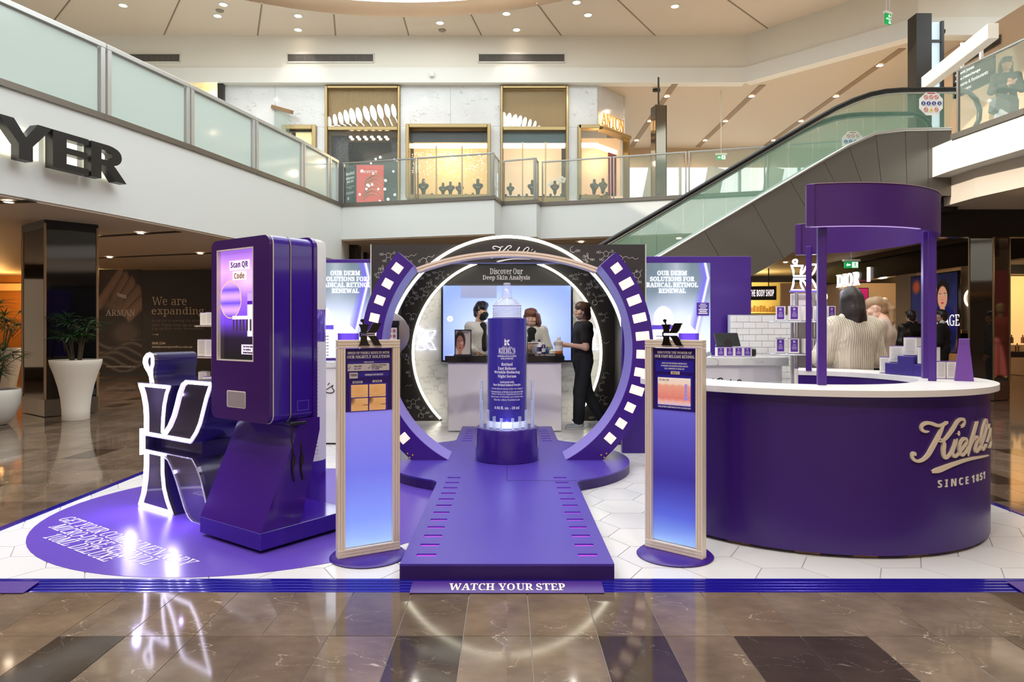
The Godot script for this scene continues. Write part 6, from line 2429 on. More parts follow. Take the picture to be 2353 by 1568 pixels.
func light_boxes() -> void:
	var pl := purple(.35)
	for side in [0, 1]:
		var x0: float = [-3.05, 1.68][side]
		var x1: float = [-1.66, 2.50][side]
		var t := thing("light_box", ["glowing retinol poster light box in a purple frame behind the vending machine", "glowing retinol poster light box in a purple frame beside the tiled wall"][side], "light box", Vector3((x0 + x1) / 2, 0, -8.5))
		var w := x1 - x0
		var m := MB.new()
		var ty: float = [2.20, 2.235][side]
		var fx1: float = [.0, .48][side]
		m.box(Vector3((fx1 - .05) / 2, ty / 2, -.06), Vector3(w + .05 + fx1, ty, .12), Basis.IDENTITY, .004)
		part("purple_surround", m, mat(70, 36, 138, .35), t)
		var hgt := 1.16
		var yc := 2.155 - hgt / 2
		var pw := minf(w, .86)
		var xo: float = [w / 2 - pw / 2 - .0, -w / 2 + pw / 2 - .02][side]
		print_on("poster_print", t, Vector3(xo, yc, .006), pw, hgt, printed(poster_image(side == 0), .5, .5))
		var ln := ["OUR DERM", "SOLUTIONS FOR", "RADICAL RETINOL", "RENEWAL"]
		var lw := [.36, .54, .63, .33]
		for i in 4:
			text(t, ln[i], font(SERIF, 700), Vector3(px([793, 1545][side], 0, 8.48).x - t.position.x, 2.03 - i * .072, .010), lw[i], .055, glow(255, 255, 255, 1.1), Basis.IDENTITY, .006)
		m = MB.new()
		if side == 1:
			m.box(Vector3(px(1615, 0, 8.49).x - t.position.x, 1.59, .012), Vector3(.15, .16, .012), Basis.IDENTITY, .002)
			part("violet_label", m, mat(82, 48, 168, .4), t)
			m = MB.new()
			for i in 6:
				m.box(Vector3(px(1615, 0, 8.49).x - t.position.x, 1.65 - i * .022, .0185), Vector3([.07, .10, .07, .11, .09, .11][i], .010 if i < 3 else .014, .001))
			part("label_print", m, mat(240, 238, 245, .5), t)
		area("poster_light", Vector3(t.position.x + xo, yc, -8.46), Vector3(t.position.x + xo, yc, -4), Vector2(pw, hgt), .45, c8(226, 232, 255))
		# white cabinet below
		t = thing("display_cabinet", ["white cabinet with a black script logo under the left light box", "white cabinet under the right light box"][side], "cabinet", Vector3((x0 + x1) / 2 + [0.0, -.02][side], 0, -8.30))
		m = MB.new()
		m.box(Vector3(0, .46, .0), Vector3(w - .02, .88, .38), Basis.IDENTITY, .004)
		part("body", m, mat(228, 226, 228, .45), t)
		m = MB.new()
		m.box(Vector3(0, .93, .01), Vector3(w + .02, .07, .39), Basis.IDENTITY, .004)
		part("stone_top", m, white_marble(), t)
		if side == 0:
			m = MB.new()
			script_logo(m, .8, .006, flat_put(Vector3(-.11, .655, .19)))
			part("script_logo", m, mat(26, 24, 24, .4), t)
	# brushed silver disc with a shade card on a violet plinth
	var t := thing("plinth", "slim violet plinth behind the left film-strip arc carrying the silver disc", "plinth", Vector3(-1.40, 0, -7.55))
	var m := MB.new()
	m.box(Vector3(0, .52, 0), Vector3(.40, 1.04, .30), Basis.IDENTITY, .005)
	part("body", m, purple(.35), t)
	t = thing("silver_disc", "round brushed silver disc standing behind the left film-strip arc", "display disc", Vector3(-1.315, 1.293, -7.62))
	m = MB.new()
	m.lathe([Vector2(0, .012), Vector2(.24, .012), Vector2(.247, .006), Vector2(.247, -.006), Vector2(0, -.006)], 48, Transform3D(Basis(Vector3.RIGHT, PI / 2), Vector3.ZERO))
	part("disc", m, mat(176, 172, 172, .35, .7), t)
	t = thing("shade_card", "small card with a face and skin shade dots before the silver disc", "shade card", Vector3(-1.265, 1.042, -7.52))
	var im := image(64, 80, func(u, v):
		var c := Color(.94, .90, .88)
		if u < .42: c = face_print(u, v, Color(.55, .38, .32), .2, .5, .7, Color(.72, .52, .42), Color(.16, .1, .08))
		else:
			for i in 2:
				for j in 4:
					if Vector2(u - (.58 + i * .24), (v - (.15 + j * .23))).length() < .085: c = Color(.86 - .16 * i - .08 * j, .5 - .05 * j, .42 - .05 * j)
		return c)
	m = MB.new()
	m.box(Vector3(0, .20, -.012), Vector3(.19, .30, .02), Basis.IDENTITY, .003); m.box(Vector3(.05, .37, -.01), Vector3(.10, .05, .04)); m.box(Vector3(.1, .02, .0), Vector3(.16, .035, .1))
	part("black_holder", m, mat(28, 26, 26, .4), t)
	print_on("card_print", t, Vector3(-.01, .20, .001), .175, .24, printed(im))
	t = thing("plinth", "slim violet panel plinth just inside the right film-strip arc", "plinth", Vector3(1.40, 0, -7.6))
	m = MB.new()
	m.box(Vector3(0, .75, 0), Vector3(.30, 1.5, .10), Basis.IDENTITY, .005)
	part("body", m, purple(.35), t)

# ---------------------------------------------------------------- vending machine on its leaning leg; local x runs along the front, z comes out of it
const TURN := -0.632     # the machine and the neon letter share this angle

func vending_machine() -> void:
	var o := Vector3(-1.47, 0, -4.15)
	var t := thing("vending_machine", "glossy purple vending machine with a lit screen on a leaning leg", "vending machine", o, TURN)
	var gl := mat(64, 28, 128, .16, 0.0, .5)
	var dp := mat(56, 22, 148, .14, 0.0, .6)
	# base with chamfered edges on a recessed foot; x from -0.66 to 0
	var m := MB.new()
	m.box(Vector3(-.33, .075, -.36), Vector3(.66, .105, .72), Basis.IDENTITY, .003)
	part("base", m, dp, t)
	m = MB.new()
	m.box(Vector3(-.33, .012, -.37), Vector3(.56, .024, .62))
	part("recessed_foot", m, mat(14, 10, 26, .6), t)
	# leaning leg, side outline pulled across the width
	var side := Transform3D(Basis(Vector3(0, 0, -1), Vector3.UP, Vector3(1, 0, 0)), Vector3.ZERO)
	m = MB.new()
	m.prism(pv([.002, .127, .30, .78, .44, .78, .44, .70, .29, .127]), -.658, -.002, side)
	part("leaning_leg", m, gl, t)
	# cabinet: front shell, gap, rear shell, back plate
	var w := .64
	var cx := -.03 - w / 2
	var y0 := .763
	var y1 := 1.93
	var cy := (y0 + y1) / 2
	var rr := round_rect(w, y1 - y0, .055)
	var at := func(z): return Transform3D(Basis.IDENTITY, Vector3(cx, cy, z))
	m = MB.new()
	m.prism(rr, -.228, -.114, at.call(0.0), true)
	part("front_shell", m, dp, t)
	m = MB.new()
	m.prism(round_rect(w - .012, y1 - y0 - .012, .05), -.24, -.226, at.call(0.0), true)
	part("gap", m, mat(16, 12, 24, .5), t)
	m = MB.new()
	m.prism(round_rect(w - .004, y1 - y0 - .004, .055), -.242, -.2385, at.call(0.0), true)
	part("white_seam", m, mat(220, 210, 200, .4), t)
	m = MB.new()
	m.prism(rr, -.405, -.242, at.call(0.0), true)
	part("rear_shell", m, dp, t)
	m = MB.new()
	m.prism(round_rect(w + .02, y1 - y0 + .09, .07), -.435, -.407, Transform3D(Basis.IDENTITY, Vector3(cx, cy - .03, 0)), true)
	part("back_plate", m, gl, t)
	# door: frame round the screen opening, with a white edge
	m = MB.new()
	m.prism(rr, -.1145, -.1095, at.call(0.0), true)
	part("white_edge", m, mat(236, 228, 218, .4), t)
	var sx0 := -.03 - .574
	var sx1 := -.03 - .168
	var sy0 := 1.144
	var sy1 := 1.864
	m = MB.new()
	var outer := round_rect(w - .006, y1 - y0 - .006, .052)
	var lo := PackedVector2Array()
	# the door skin is split round the opening into four plates that meet flush
	for q in [PackedVector2Array([Vector2(-1, -1), Vector2(1, -1), Vector2(1, sy0 - cy), Vector2(-1, sy0 - cy)]), PackedVector2Array([Vector2(-1, sy1 - cy), Vector2(1, sy1 - cy), Vector2(1, 1), Vector2(-1, 1)]), PackedVector2Array([Vector2(-1, sy0 - cy), Vector2(sx0 - cx, sy0 - cy), Vector2(sx0 - cx, sy1 - cy), Vector2(-1, sy1 - cy)]), PackedVector2Array([Vector2(sx1 - cx, sy0 - cy), Vector2(1, sy0 - cy), Vector2(1, sy1 - cy), Vector2(sx1 - cx, sy1 - cy)])]:
		for r in Geometry2D.intersect_polygons(outer, q):
			m.prism(r, -.110, -.085, at.call(0.0), true)
	var door := part("door", m, mat(66, 32, 104, .2, 0.0, .4), t)
	m = MB.new()
	for q in [[(sx0 + sx1) / 2, sy0 + .004, sx1 - sx0, .008], [(sx0 + sx1) / 2, sy1 - .004, sx1 - sx0, .008], [sx0 + .004, (sy0 + sy1) / 2, .008, sy1 - sy0], [sx1 - .004, (sy0 + sy1) / 2, .008, sy1 - sy0]]:
		m.box(Vector3(q[0], q[1], -.0965), Vector3(q[2], q[3], .025))
	part("screen_edge", m, mat(226, 214, 206, .4), door)
	var im := image(128, 224, func(u, v):
		var c := ramp([[0.0, Color(.60, .40, .86)], [.2, Color(.86, .66, .96)], [.42, Color(.62, .42, .93)], [.66, Color(.42, .26, .82)], [.80, Color(.16, .12, .2)], [1.0, Color(.12, .11, .11)]], v)
		c = c.lerp(Color(.96, .86, 1.0), .6 * blob(u, v, .75, .3, .6, .14, 1.0))
		var r := Vector2((u - .30), (v - .45) * 1.75).length()
		if r < .29: c = Color(.42, .3, .86).lerp(Color(.80, .62, .95), absf(sin(v * 26.0)))
		if absf(r - .29) < .008: c = Color(.90, .74, .55)
		if absf(u - .88) < .12 and v > .40 and v < .78: c = Color(.9, .86, .96) if v > .48 else Color(.72, .6, .95)
		if absf(u - .88) < .12 and v > .47 and v < .50: c = Color(.3, .12, .6)
		if v > .60 and v < .63 and u > .35: c = Color(.93, .88, .98)
		if u > .36 and v > .63 and v < .73 and int(u * 22) % 2 == 0: c = Color(.24, .2, .24)
		return c)
	print_on("screen", t, Vector3((sx0 + sx1) / 2, (sy0 + sy1) / 2, -.108), sx1 - sx0, sy1 - sy0, printed(im, .85, .15))
	var tz := -.1065
	m = MB.new()
	for q in [[(sx0 + sx1) / 2 + .02, sy1 - .105, .22, .062], [(sx0 + sx1) / 2 + .02, sy1 - .172, .15, .058], [sx1 - .085, sy0 + .075, .15, .062]]:
		m = MB.new()
		m.box(Vector3(q[0], q[1], tz), Vector3(q[2], q[3], .001))
		part("caption_ground", m, glow(235, 215, 245, .8), t)
	var ink := mat(92, 40, 150, .5)
	text(t, "Scan QR", font(SANS, 700), Vector3((sx0 + sx1) / 2 + .02, sy1 - .105, tz + .001), .19, .045, ink)
	text(t, "Code", font(SANS, 700), Vector3((sx0 + sx1) / 2 + .02, sy1 - .172, tz + .001), .11, .04, mat(170, 130, 40, .5))
	for i in 3:
		text(t, ["Our Derm Solutions", "For Radical", "Retinol Renewal"][i], font(SANS, 700), Vector3(sx1 - [.075, .10, .09][i], sy0 + .094 - i * .019, tz + .001), [.13, .08, .10][i], .013, mat(40, 24, 60, .5))
	# collection hatch, rear badge, cables
	m = MB.new()
	m.prism(round_rect(.205, .108, .012), -.002, .0, Transform3D(Basis.IDENTITY, Vector3(-.03 - .352, .90, -.083)), true)
	part("hatch_edge", m, mat(236, 230, 220, .4), door)
	m = MB.new()
	m.prism(round_rect(.192, .098, .01), .0, .0012, Transform3D(Basis.IDENTITY, Vector3(-.03 - .350, .899, -.083)), true)
	part("collection_hatch", m, mat(150, 142, 138, .5), door)
	m = MB.new()
	for q in [[0, .03, .085, .002], [0, -.03, .085, .002], [-.0425, 0, .002, .06], [.0425, 0, .002, .06]]:
		m.box(Vector3(-.0295, y0 + .10 + q[1], -.33 + q[0]), Vector3(.001, q[3], q[2]))
	part("side_badge", m, mat(120, 110, 200, .3), t)
	m = MB.new()
	for q in [[-.235, 0.0], [-.30, .01]]:
		m.tube([Vector3(-.012, .765, q[0]), Vector3(-.008, .66, q[0] + .01), Vector3(.004, .56, q[0] + .0), Vector3(.004, .47, q[0] + .01), Vector3(.004, .40, q[0] - .005)], .006, 6)
		m.tube([Vector3(.004, .55, q[0]), Vector3(.004, .50, q[0] + .006)], .011, 8)
	m.box(Vector3(-.02, .757, -.27), Vector3(.05, .02, .12), Basis.IDENTITY, .004)
	part("cables", m, mat(16, 16, 20, .5), t)

# ---------------------------------------------------------------- the large neon letter, a giant serum tube, the display column behind the machine
func neon_letter() -> void:
	var o := Vector3(-2.816, .001, -5.32)
	var s := .985
	var t := thing("neon_letter", "large extruded mortar-shaped letter outlined in white neon on the purple decal", "neon sign", o, TURN)
	var m := MB.new()
	k_solid(m, s, -.34, -.03)
	m.box(Vector3(.42, .5 * s, -.2), Vector3(.66, .12, .24))
	part("body", m, mat(40, 30, 88, .22, .1, .5), t)
	m = MB.new()
	k_solid(m, s, -.03, -.006)
	part("mirror_face", m, mat(120, 112, 130, .05, .85), t)
	m = MB.new()
	k_neon(m, s, .004, .0105, Vector2.ZERO, .014)
	m.tube([Vector3(.052, .40, .004) * Vector3(s, s, 1), Vector3(.052, .60, .004) * Vector3(s, s, 1)], .0125, 6)
	part("neon_tube", m, glow(236, 232, 255, 4.5), t)
	m = MB.new()
	for p in [k_upper, k_lower, k_pestle]:
		m.tube(k_path(p, s, .002, Vector2.ZERO, -.004), .005, 5, true)
	part("clear_edge", m, pane(226, 222, 240, .3), t)
	for q in [[.2, .25, .16], [.8, .25, .16], [.3, .85, .16]]:
		lamp("neon_light", o + t.basis * Vector3(q[0], q[1], q[2]), .12, c8(206, 196, 255), .012)
	# giant serum tube
	t = thing("display_tube", "tall white and purple display tube with small print standing behind the vending machine", "display tube", Vector3(-1.545, .002, -5.35))
	m = MB.new()
	m.lathe([Vector2(0, 0), Vector2(.15, 0), Vector2(.15, .35)], 40)
	part("purple_foot", m, mat(70, 36, 150, .15, 0, .4), t)
	m = MB.new()
	m.lathe([Vector2(.15, .35), Vector2(.15, 1.25)], 40)
	part("white_label", m, mat(232, 230, 232, .4), t)
	m = MB.new()
	m.lathe([Vector2(.146, 1.25), Vector2(.148, 1.255), Vector2(.148, 1.49), Vector2(.146, 1.494)], 40)
	part("violet_band", m, mat(110, 90, 200, .08, .2, .6), t)
	m = MB.new()
	m.lathe([Vector2(.15, 1.494), Vector2(.15, 1.97), Vector2(.142, 2.01), Vector2(.11, 2.028), Vector2(0, 2.03)], 40)
	part("white_cap", m, mat(230, 232, 230, .35), t)
	m = MB.new()
	var rng := RandomNumberGenerator.new()
	rng.seed = 8
	for i in 30:
		var a := -.9
		while a < .75:
			var l := rng.randf_range(.05, .22)
			m.lathe([Vector2(.1506, 1.20 - i * .0275), Vector2(.1506, 1.207 - i * .0275)], 3, Transform3D.IDENTITY, PI / 2 + a, PI / 2 + a + l)
			a += l + .06
	part("label_print", m, mat(150, 146, 156, .5), t, "stuff")
	# display column with little shelves
	t = thing("display_column", "white display column with round glass shelves behind the neon letter", "display column", Vector3(-2.86, .002, -7.0))
	m = MB.new()
	m.box(Vector3(.02, .75, 0), Vector3(.20, 1.5, .16), Basis.IDENTITY, .004)
	part("column", m, mat(236, 232, 228, .4), t)
	var n := 0
	for y in [.44, .73, 1.073, 1.38]:
		m = MB.new()
		m.lathe([Vector2(0, -.012), Vector2(.26, -.012), Vector2(.262, -.006), Vector2(.26, 0), Vector2(0, 0)], 32)
		var sh := part("glass_shelf", m, mat(206, 190, 172, .15, .1, .5), t)
		sh.position.y = y
	for q in [[-.165, 1.382, .0, .13, .0], [-.04, 1.382, .16, .13, 0], [-.165, 1.512, .0, .0, 0], [-.165, 1.075, .06, .17, .0], [-.06, 1.075, .15, .17, .2], [-.17, .732, .03, .19, 0.0], [-.07, .732, .15, .15, 0]]:
		if q[3] < .05:
			continue
		product_box("product_box", "small white carton on the %s shelf of the display column, %s" % ["lowest" if q[1] < .8 else "middle" if q[1] < 1.2 else "top", "left" if q[0] < -.1 else "right"], t.position + Vector3(q[0], q[1], q[2]), Vector3(.085, q[3], .085), q[4], "cartons on the display column", false)
	var bases := Vector3(-.33, 0, 0)

# ---------------------------------------------------------------- two aluminium framed information stands
func info_stand(label: String, at: Vector3, turn: float, head: Array, right: bool) -> void:
	var t := thing("info_stand", label, "information stand", at, turn)
	var al := mat(240, 226, 208, .3, .1)
	var W := .378
	var H := 1.285
	var m := MB.new()
	m.lathe([Vector2(.222, .002), Vector2(.225, .006), Vector2(.212, .018), Vector2(0, .018)], 48)
	part("round_base", m, mat(66, 36, 140, .3), t)
	for s in [-1.0, 1.0]:
		m = MB.new()
		for k in 3:
			m.box(Vector3(s * (W / 2 - .0065 - k * .0155), (.018 + H - .05) / 2, 0), Vector3(.0125, H - .068, .05), Basis.IDENTITY, .001)
		m.box(Vector3(s * (W / 2 - .022), (.018 + H - .05) / 2, 0), Vector3(.040, H - .07, .040))
		var post := part("post", m, al, t)
		m = MB.new()
		for y in [.12, 1.19]:
			m.ball(Vector3(s * (W / 2 - .022), y, .0205), Vector3(.006, .006, .003), 8, 6)
		part("bolt", m, mat(90, 70, 56, .3, .8), post)
	for y in [H - .025, .043]:
		m = MB.new()
		for k in 3:
			m.box(Vector3(0, y - .0165 + k * .0165, 0), Vector3(W, .0135, .052), Basis.IDENTITY, .001)
		m.box(Vector3(0, y, 0), Vector3(W - .004, .046, .042))
		part("rail", m, al, t)
	var y0 := .07
	var yp := .862
	var y1 := H - .052
	var iw := W - .088
	m = MB.new()
	m.box(Vector3(0, (y0 + y1) / 2, -.008), Vector3(iw, y1 - y0, .012))
	part("back_sheet", m, mat(40, 26, 90, .4), t)
	var im := image(48, 128, func(u, v):
		var c := ramp([[0.0, Color(.52, .50, .86)], [.45, Color(.44, .46, .88)], [.8, Color(.50, .60, .95)], [1.0, Color(.62, .76, 1.0)]], v)
		if right: c = ramp([[0.0, Color(.40, .38, .78)], [.5, Color(.24, .20, .60)], [.8, Color(.36, .42, .85)], [1.0, Color(.58, .74, 1.0)]], v)  # left panel is lit; the right gradient paints its reflections
		return c)
	print_on("gradient_panel", t, Vector3(0, (y0 + yp) / 2, .0005), iw, yp - y0, printed(im, .62 if not right else .42, .08))
	m = MB.new()
	m.box(Vector3(0, (y1 + yp) / 2, .002), Vector3(iw, y1 - yp, .006))
	var ps := part("poster_sheet", m, mat(46, 24, 112, .25), t)
	var z := .0062
	var wt := mat(240, 234, 228, .4)
	text(ps, head[0], font(SERIF, 700), Vector3(0, y1 - .026, z), iw * head[2], .014, wt, Basis.IDENTITY, .001)
	text(ps, head[1], font(SERIF, 700), Vector3(0, y1 - .049, z), iw * .90, .017, wt, Basis.IDENTITY, .001)
	if not right:
		m = MB.new()
		m.box(Vector3(0, y1 - .111, z), Vector3(iw * .88, .042, .001)); m.box(Vector3(-.092, y1 - .158, z), Vector3(.050, .034, .001))
		m.box(Vector3(-.068, y1 - .198, z), Vector3(.060, .013, .001)); m.box(Vector3(.052, y1 - .196, z), Vector3(.058, .013, .001))
		part("pale_field", m, mat(206, 198, 198, .5), ps)
		m = MB.new()
		m.box(Vector3(0, y1 - .081, z), Vector3(iw * .88, .012, .001)); m.box(Vector3(.03, y1 - .156, z), Vector3(.19, .028, .001)); m.box(Vector3(0, y1 - .288, z - .0004), Vector3(.238, .168, .001))
		part("violet_field", m, mat(52, 38, 150, .4), ps)
		var dk := mat(40, 34, 60, .5)
		text(ps, "VISIBLY REDUCED", font(SANS, 700), Vector3(0, y1 - .081, z + .001), .06, .007, wt, Basis.IDENTITY, .0006)
		text(ps, "FINE LINES", font(SANS, 700), Vector3(-.066, y1 - .105, z + .001), .046, .008, dk, Basis.IDENTITY, .0006)
		text(ps, "IN 5 DAYS", font(SANS, 700), Vector3(-.068, y1 - .119, z + .001), .040, .008, mat(70, 50, 160, .5), Basis.IDENTITY, .0006)
		text(ps, "WRINKLES, INCLUDING", font(SANS, 700), Vector3(.062, y1 - .100, z + .001), .092, .008, dk, Basis.IDENTITY, .0006)
		text(ps, "DEEP WRINKLES", font(SANS, 700), Vector3(.050, y1 - .111, z + .001), .066, .008, dk, Basis.IDENTITY, .0006)
		text(ps, "IN 2 WEEKS", font(SANS, 700), Vector3(.042, y1 - .122, z + .001), .046, .008, mat(70, 50, 160, .5), Basis.IDENTITY, .0006)
		text(ps, "100%", font(SANS, 700), Vector3(-.092, y1 - .155, z + .001), .040, .015, dk, Basis.IDENTITY, .0006)
		text(ps, "WRINKLES ARE REDUCED", font(SANS, 700), Vector3(.032, y1 - .156, z + .001), .112, .010, wt, Basis.IDENTITY, .0006)
		text(ps, "BEFORE", font(SERIF, 700), Vector3(-.068, y1 - .198, z + .001), .048, .009, dk, Basis.IDENTITY, .0006)
		text(ps, "AFTER", font(SERIF, 700), Vector3(.052, y1 - .196, z + .001), .042, .009, dk, Basis.IDENTITY, .0006)
		m = MB.new()
		for q in [-.118, .002]:
			m.tube([Vector3(q - .006, y1 - .113, z + .001), Vector3(q - .002, y1 - .119, z + .001), Vector3(q + .008, y1 - .103, z + .001)], .0013, 5)
		part("tick_mark", m, dk, ps)
		for i in 2:
			for j in 2:
				im = image(40, 40, func(u, v):
					var c := Color(.90, .70, .46).lerp(Color(.80, .56, .34), blob(u, v, .4, .5, .7, .6, 1.0) * .5)
					if j == 1: c = c.lerp(Color(.45, .30, .2), blob(u, v, .0, .1, .3, .5, .8)); c = c.lerp(Color(.35, .24, .2), blob(u, v, .9, .55, .3, .03, .5))
					else: c = c.lerp(Color(.55, .40, .28), clampf(1.0 - absf(v - .82 - .1 * sin(u * 4.0)) / .03, 0, 1) * .6)
					return c)
				print_on("skin_photograph", ps, Vector3(-.056 + i * .110, y1 - .250 - j * .080, z + .0006), .102, .074, printed(im, .25))
	else:
		m = MB.new()
		m.box(Vector3(0, y1 - .108, z - .0004), Vector3(iw * .86, .068, .001)); m.box(Vector3(0, y1 - .258, z - .0004), Vector3(.236, .196, .001)); m.box(Vector3(0, y1 - .352, z), Vector3(.23, .018, .001))
		part("violet_field", m, mat(40, 28, 160, .4), ps)
		for i in 3:
			text(ps, ["OUR 0.3% PURE RETINOL SERUM HELPS", "TO PROMOTE ACCELERATED SKIN SURFACE", "CELL TURNOVER AT EARLY AS"][i], font(SANS, 700), Vector3(0, y1 - .090 - i * .016, z + .0004), [.164, .178, .13][i], .009, wt, Basis.IDENTITY, .0006)
		m = MB.new()
		m.box(Vector3(.006, y1 - .146, z), Vector3(.058, .018, .001))
		part("pale_field", m, mat(226, 206, 176, .5), ps)
		text(ps, "DAY 5", font(SANS, 700), Vector3(.006, y1 - .146, z + .001), .036, .010, mat(60, 50, 60, .5), Basis.IDENTITY, .0006)
		im = image(96, 88, func(u, v):
			var c := ramp([[0.0, Color(.94, .88, .84)], [.22, Color(.95, .84, .76)], [.3, Color(.90, .62, .52)], [.75, Color(.86, .46, .42)], [.9, Color(.93, .78, .76)], [1.0, Color(.80, .72, .84)]], v + .015 * sin(u * 30.0))
			var row := int(v * 14)
			var cu := fposmod(u * 11.0 + row * .5, 1.0) - .5
			var cv := fposmod(v * 14.0, 1.0) - .5
			if v > .30 and v < .92 and cu * cu + cv * cv < .15: c = c.lerp(Color(.98, .70, .62), .5)
			if absf(u - .86) < .035 and v > .2 and v < .72 or (v >= .72 and v < .82 and absf(u - .86) < (.82 - v) * .9): c = Color(.62, .56, .90)
			return c)
		print_on("skin_diagram", ps, Vector3(-.002, y1 - .258, z + .0006), .216, .164, printed(im, .3))
		text(ps, "Our Skin Cells", font(SERIF, 400, true), Vector3(-.068, y1 - .190, z + .0016), .068, .011, mat(30, 26, 30), Basis.IDENTITY, .0006)
		text(ps, "PURE RETINOL PENETRATES UP TO 10 LAYERS DEEP", font(SANS, 700), Vector3(0, y1 - .352, z + .001), .214, .009, wt, Basis.IDENTITY, .0006)
	# black letter on top
	m = MB.new()
	var b := Transform3D(Basis.IDENTITY, Vector3(-.07, H - .035, .028))
	k_solid(m, .132, 0, .008, b)
	var kb := part("black_letter", m, mat(18, 15, 16, .06, 0, .6), t)
	m = MB.new()
	m.box(Vector3(-.07 + .132 * .43, H - .035 + .066, .0285), Vector3(.132 * .66, .012, .004))
	part("letter_band", m, mat(150, 140, 190, .1, .5) if not right else glow(236, 232, 255, 1.2), kb)

func info_stands() -> void:
	info_stand("aluminium framed information stand with four skin photographs, left of the walkway", Vector3(-.822, .001, -4.13), .52, ["SPEED UP VISIBLE RESULTS WITH", "OUR NIGHTLY SOLUTION", .88], false)
	info_stand("aluminium framed information stand with a pink skin diagram, right of the walkway", Vector3(1.0, .001, -4.15), -.733, ["DISCOVER THE POWER OF", "OUR FAST-RELEASE RETINOL", .78], true)

# ---------------------------------------------------------------- round purple kiosk with white ring top and half-round canopy
func kiosk() -> void:
	var C := Vector3(2.2, .001, -5.27)
	var t := thing("round_kiosk", "big round purple sales kiosk with a white ring counter and half-round canopy", "kiosk", C)
	var pm := mat(56, 24, 112, .3)
	var g := func(a): return deg_to_rad(a)      # angles: 0 right, 90 towards the camera, -90 back
	# plan angles run with z towards the camera; sector() works in xy, so lay it down
	var lay := Transform3D(Basis(Vector3(1, 0, 0), Vector3(0, 0, 1), Vector3(0, 1, 0)), Vector3.ZERO)
	var m := MB.new()
	m.sector(1.17, 1.2, .02, .95, g.call(-66.0), g.call(150.0), 90, lay)
	m.sector(.80, .83, .02, .95, g.call(-66.0), g.call(150.0), 60, lay)
	for a in [-66.0, 150.0]:
		var d := Vector3(cos(g.call(a)), 0, sin(g.call(a)))
		m.box(d * 1.0 + Vector3(0, .485, 0), Vector3(.40, .93, .03), Basis(Vector3.UP, -g.call(a)))
	part("drum", m, pm, t)
	m = MB.new()
	for a in [62, 78, 94, 110, 130]:
		var d := Vector3(cos(g.call(float(a))), 0, sin(g.call(float(a))))
		m.box(d * 1.13 + Vector3(0, .010, 0), Vector3(.06, .018, .14), Basis(Vector3.UP, -g.call(float(a))))
	part("timber_block", m, mat(196, 160, 100, .6), t)
	m = MB.new()
	m.sector(.79, 1.25, .952, .99, g.call(-67.0), g.call(168.0), 100, lay)
	m.sector(.0, .23, .952, .99, g.call(168.0), g.call(348.0), 20, lay * Transform3D(Basis.IDENTITY, Vector3(cos(g.call(168.0)) * 1.02, sin(g.call(168.0)) * 1.02, 0)))
	part("ring_top", m, mat(238, 234, 232, .35), t)
	m = MB.new()
	m.box(Vector3(-.04, .06, -.2), Vector3(.001, .001, .001))
	# script and date on the drum
	m = MB.new()
	script_logo(m, 1.0, .012, drum_put(Vector3(0, .6586, -.0), 1.2, 1.1704))
	part("script_sign", m, mat(232, 216, 190, .45), t)
	var put := drum_put(Vector3(0, .430, 0), 1.2005, (1.2763 + .8426) / 2)
	part("date_lettering", bent_text("S I N C E  1 8 5 1", font(SANS, 700), 1.2 * (1.2763 - .8426), .045, .004, put), mat(236, 226, 214, .45), t)
	# canopy band and posts
	var y0 := 1.995
	var y1 := 2.262
	m = MB.new()
	m.sector(.885, .92, y0, y1, g.call(-67.0), g.call(108.0), 80, lay)
	for a in [-67.0, 108.0]:
		var d := Vector3(cos(g.call(a)), 0, sin(g.call(a)))
		m.box(d * .90 + Vector3(0, (y0 + y1) / 2, 0), Vector3(.07, y1 - y0, .05), Basis(Vector3.UP, -g.call(a)), .004)
	part("canopy_band", m, mat(74, 34, 120, .35), t)
	m = MB.new()
	m.sector(.88, .925, y1, y1 + .004, g.call(-67.0), g.call(108.0), 80, lay)
	part("band_edge", m, mat(180, 150, 170, .4), t)
	m = MB.new()
	m.sector(.9, .918, y0 - .004, y0, g.call(60.0), g.call(108.0), 30, lay)
	part("highlight_edge", m, glow(200, 170, 240, .5), t)  # highlight along the lower rim, put in as a faint glow
	for q in [[103.0, .84, .052], [33.0, .87, .05], [14.0, .87, .05], [-61.0, .80, .045]]:
		m = MB.new()
		var d := Vector3(cos(g.call(q[0])), 0, sin(g.call(q[0])))
		m.box(d * q[1] + Vector3(0, (.99 + y0 + .06) / 2, 0), Vector3(q[2], y0 + .06 - .99, q[2]), Basis(Vector3.UP, -g.call(q[0])), .003)
		part("post", m, mat(72, 34, 132, .3), t)
	# paper bag on the counter
	var b := thing("paper_bag", "purple folded-top paper bag standing at the right end of the white ring counter", "paper bag", Vector3(3.15, .992, -4.80), -.5)
	m = MB.new()
	var lowq := [Vector3(-.055, 0, .035), Vector3(.055, 0, .035), Vector3(.055, 0, -.035), Vector3(-.055, 0, -.035)]
	var topq := [Vector3(-.03, .27, .008), Vector3(.03, .27, .008), Vector3(.03, .27, -.008), Vector3(-.03, .27, -.008)]
	for i in 4:
		var j := (i + 1) % 4
		var n: Vector3 = (lowq[i] + lowq[j]) * .5
		m.face([lowq[i], lowq[j], topq[j], topq[i]], n.normalized())
	m.face(lowq, Vector3.DOWN)
	part("body", m, mat(112, 66, 160, .6), b)
	m = MB.new()
	m.box(Vector3(0, .27, .012), Vector3(.064, .045, .010), Basis(Vector3.RIGHT, .5), .002)
	part("folded_top", m, mat(120, 74, 168, .6), b)
	# stepped riser with cartons
	var r := thing("stepped_riser", "low violet stepped riser carrying white cartons on the back of the ring counter", "display riser", Vector3(3.13, .992, -5.42), -1.35)
	m = MB.new()
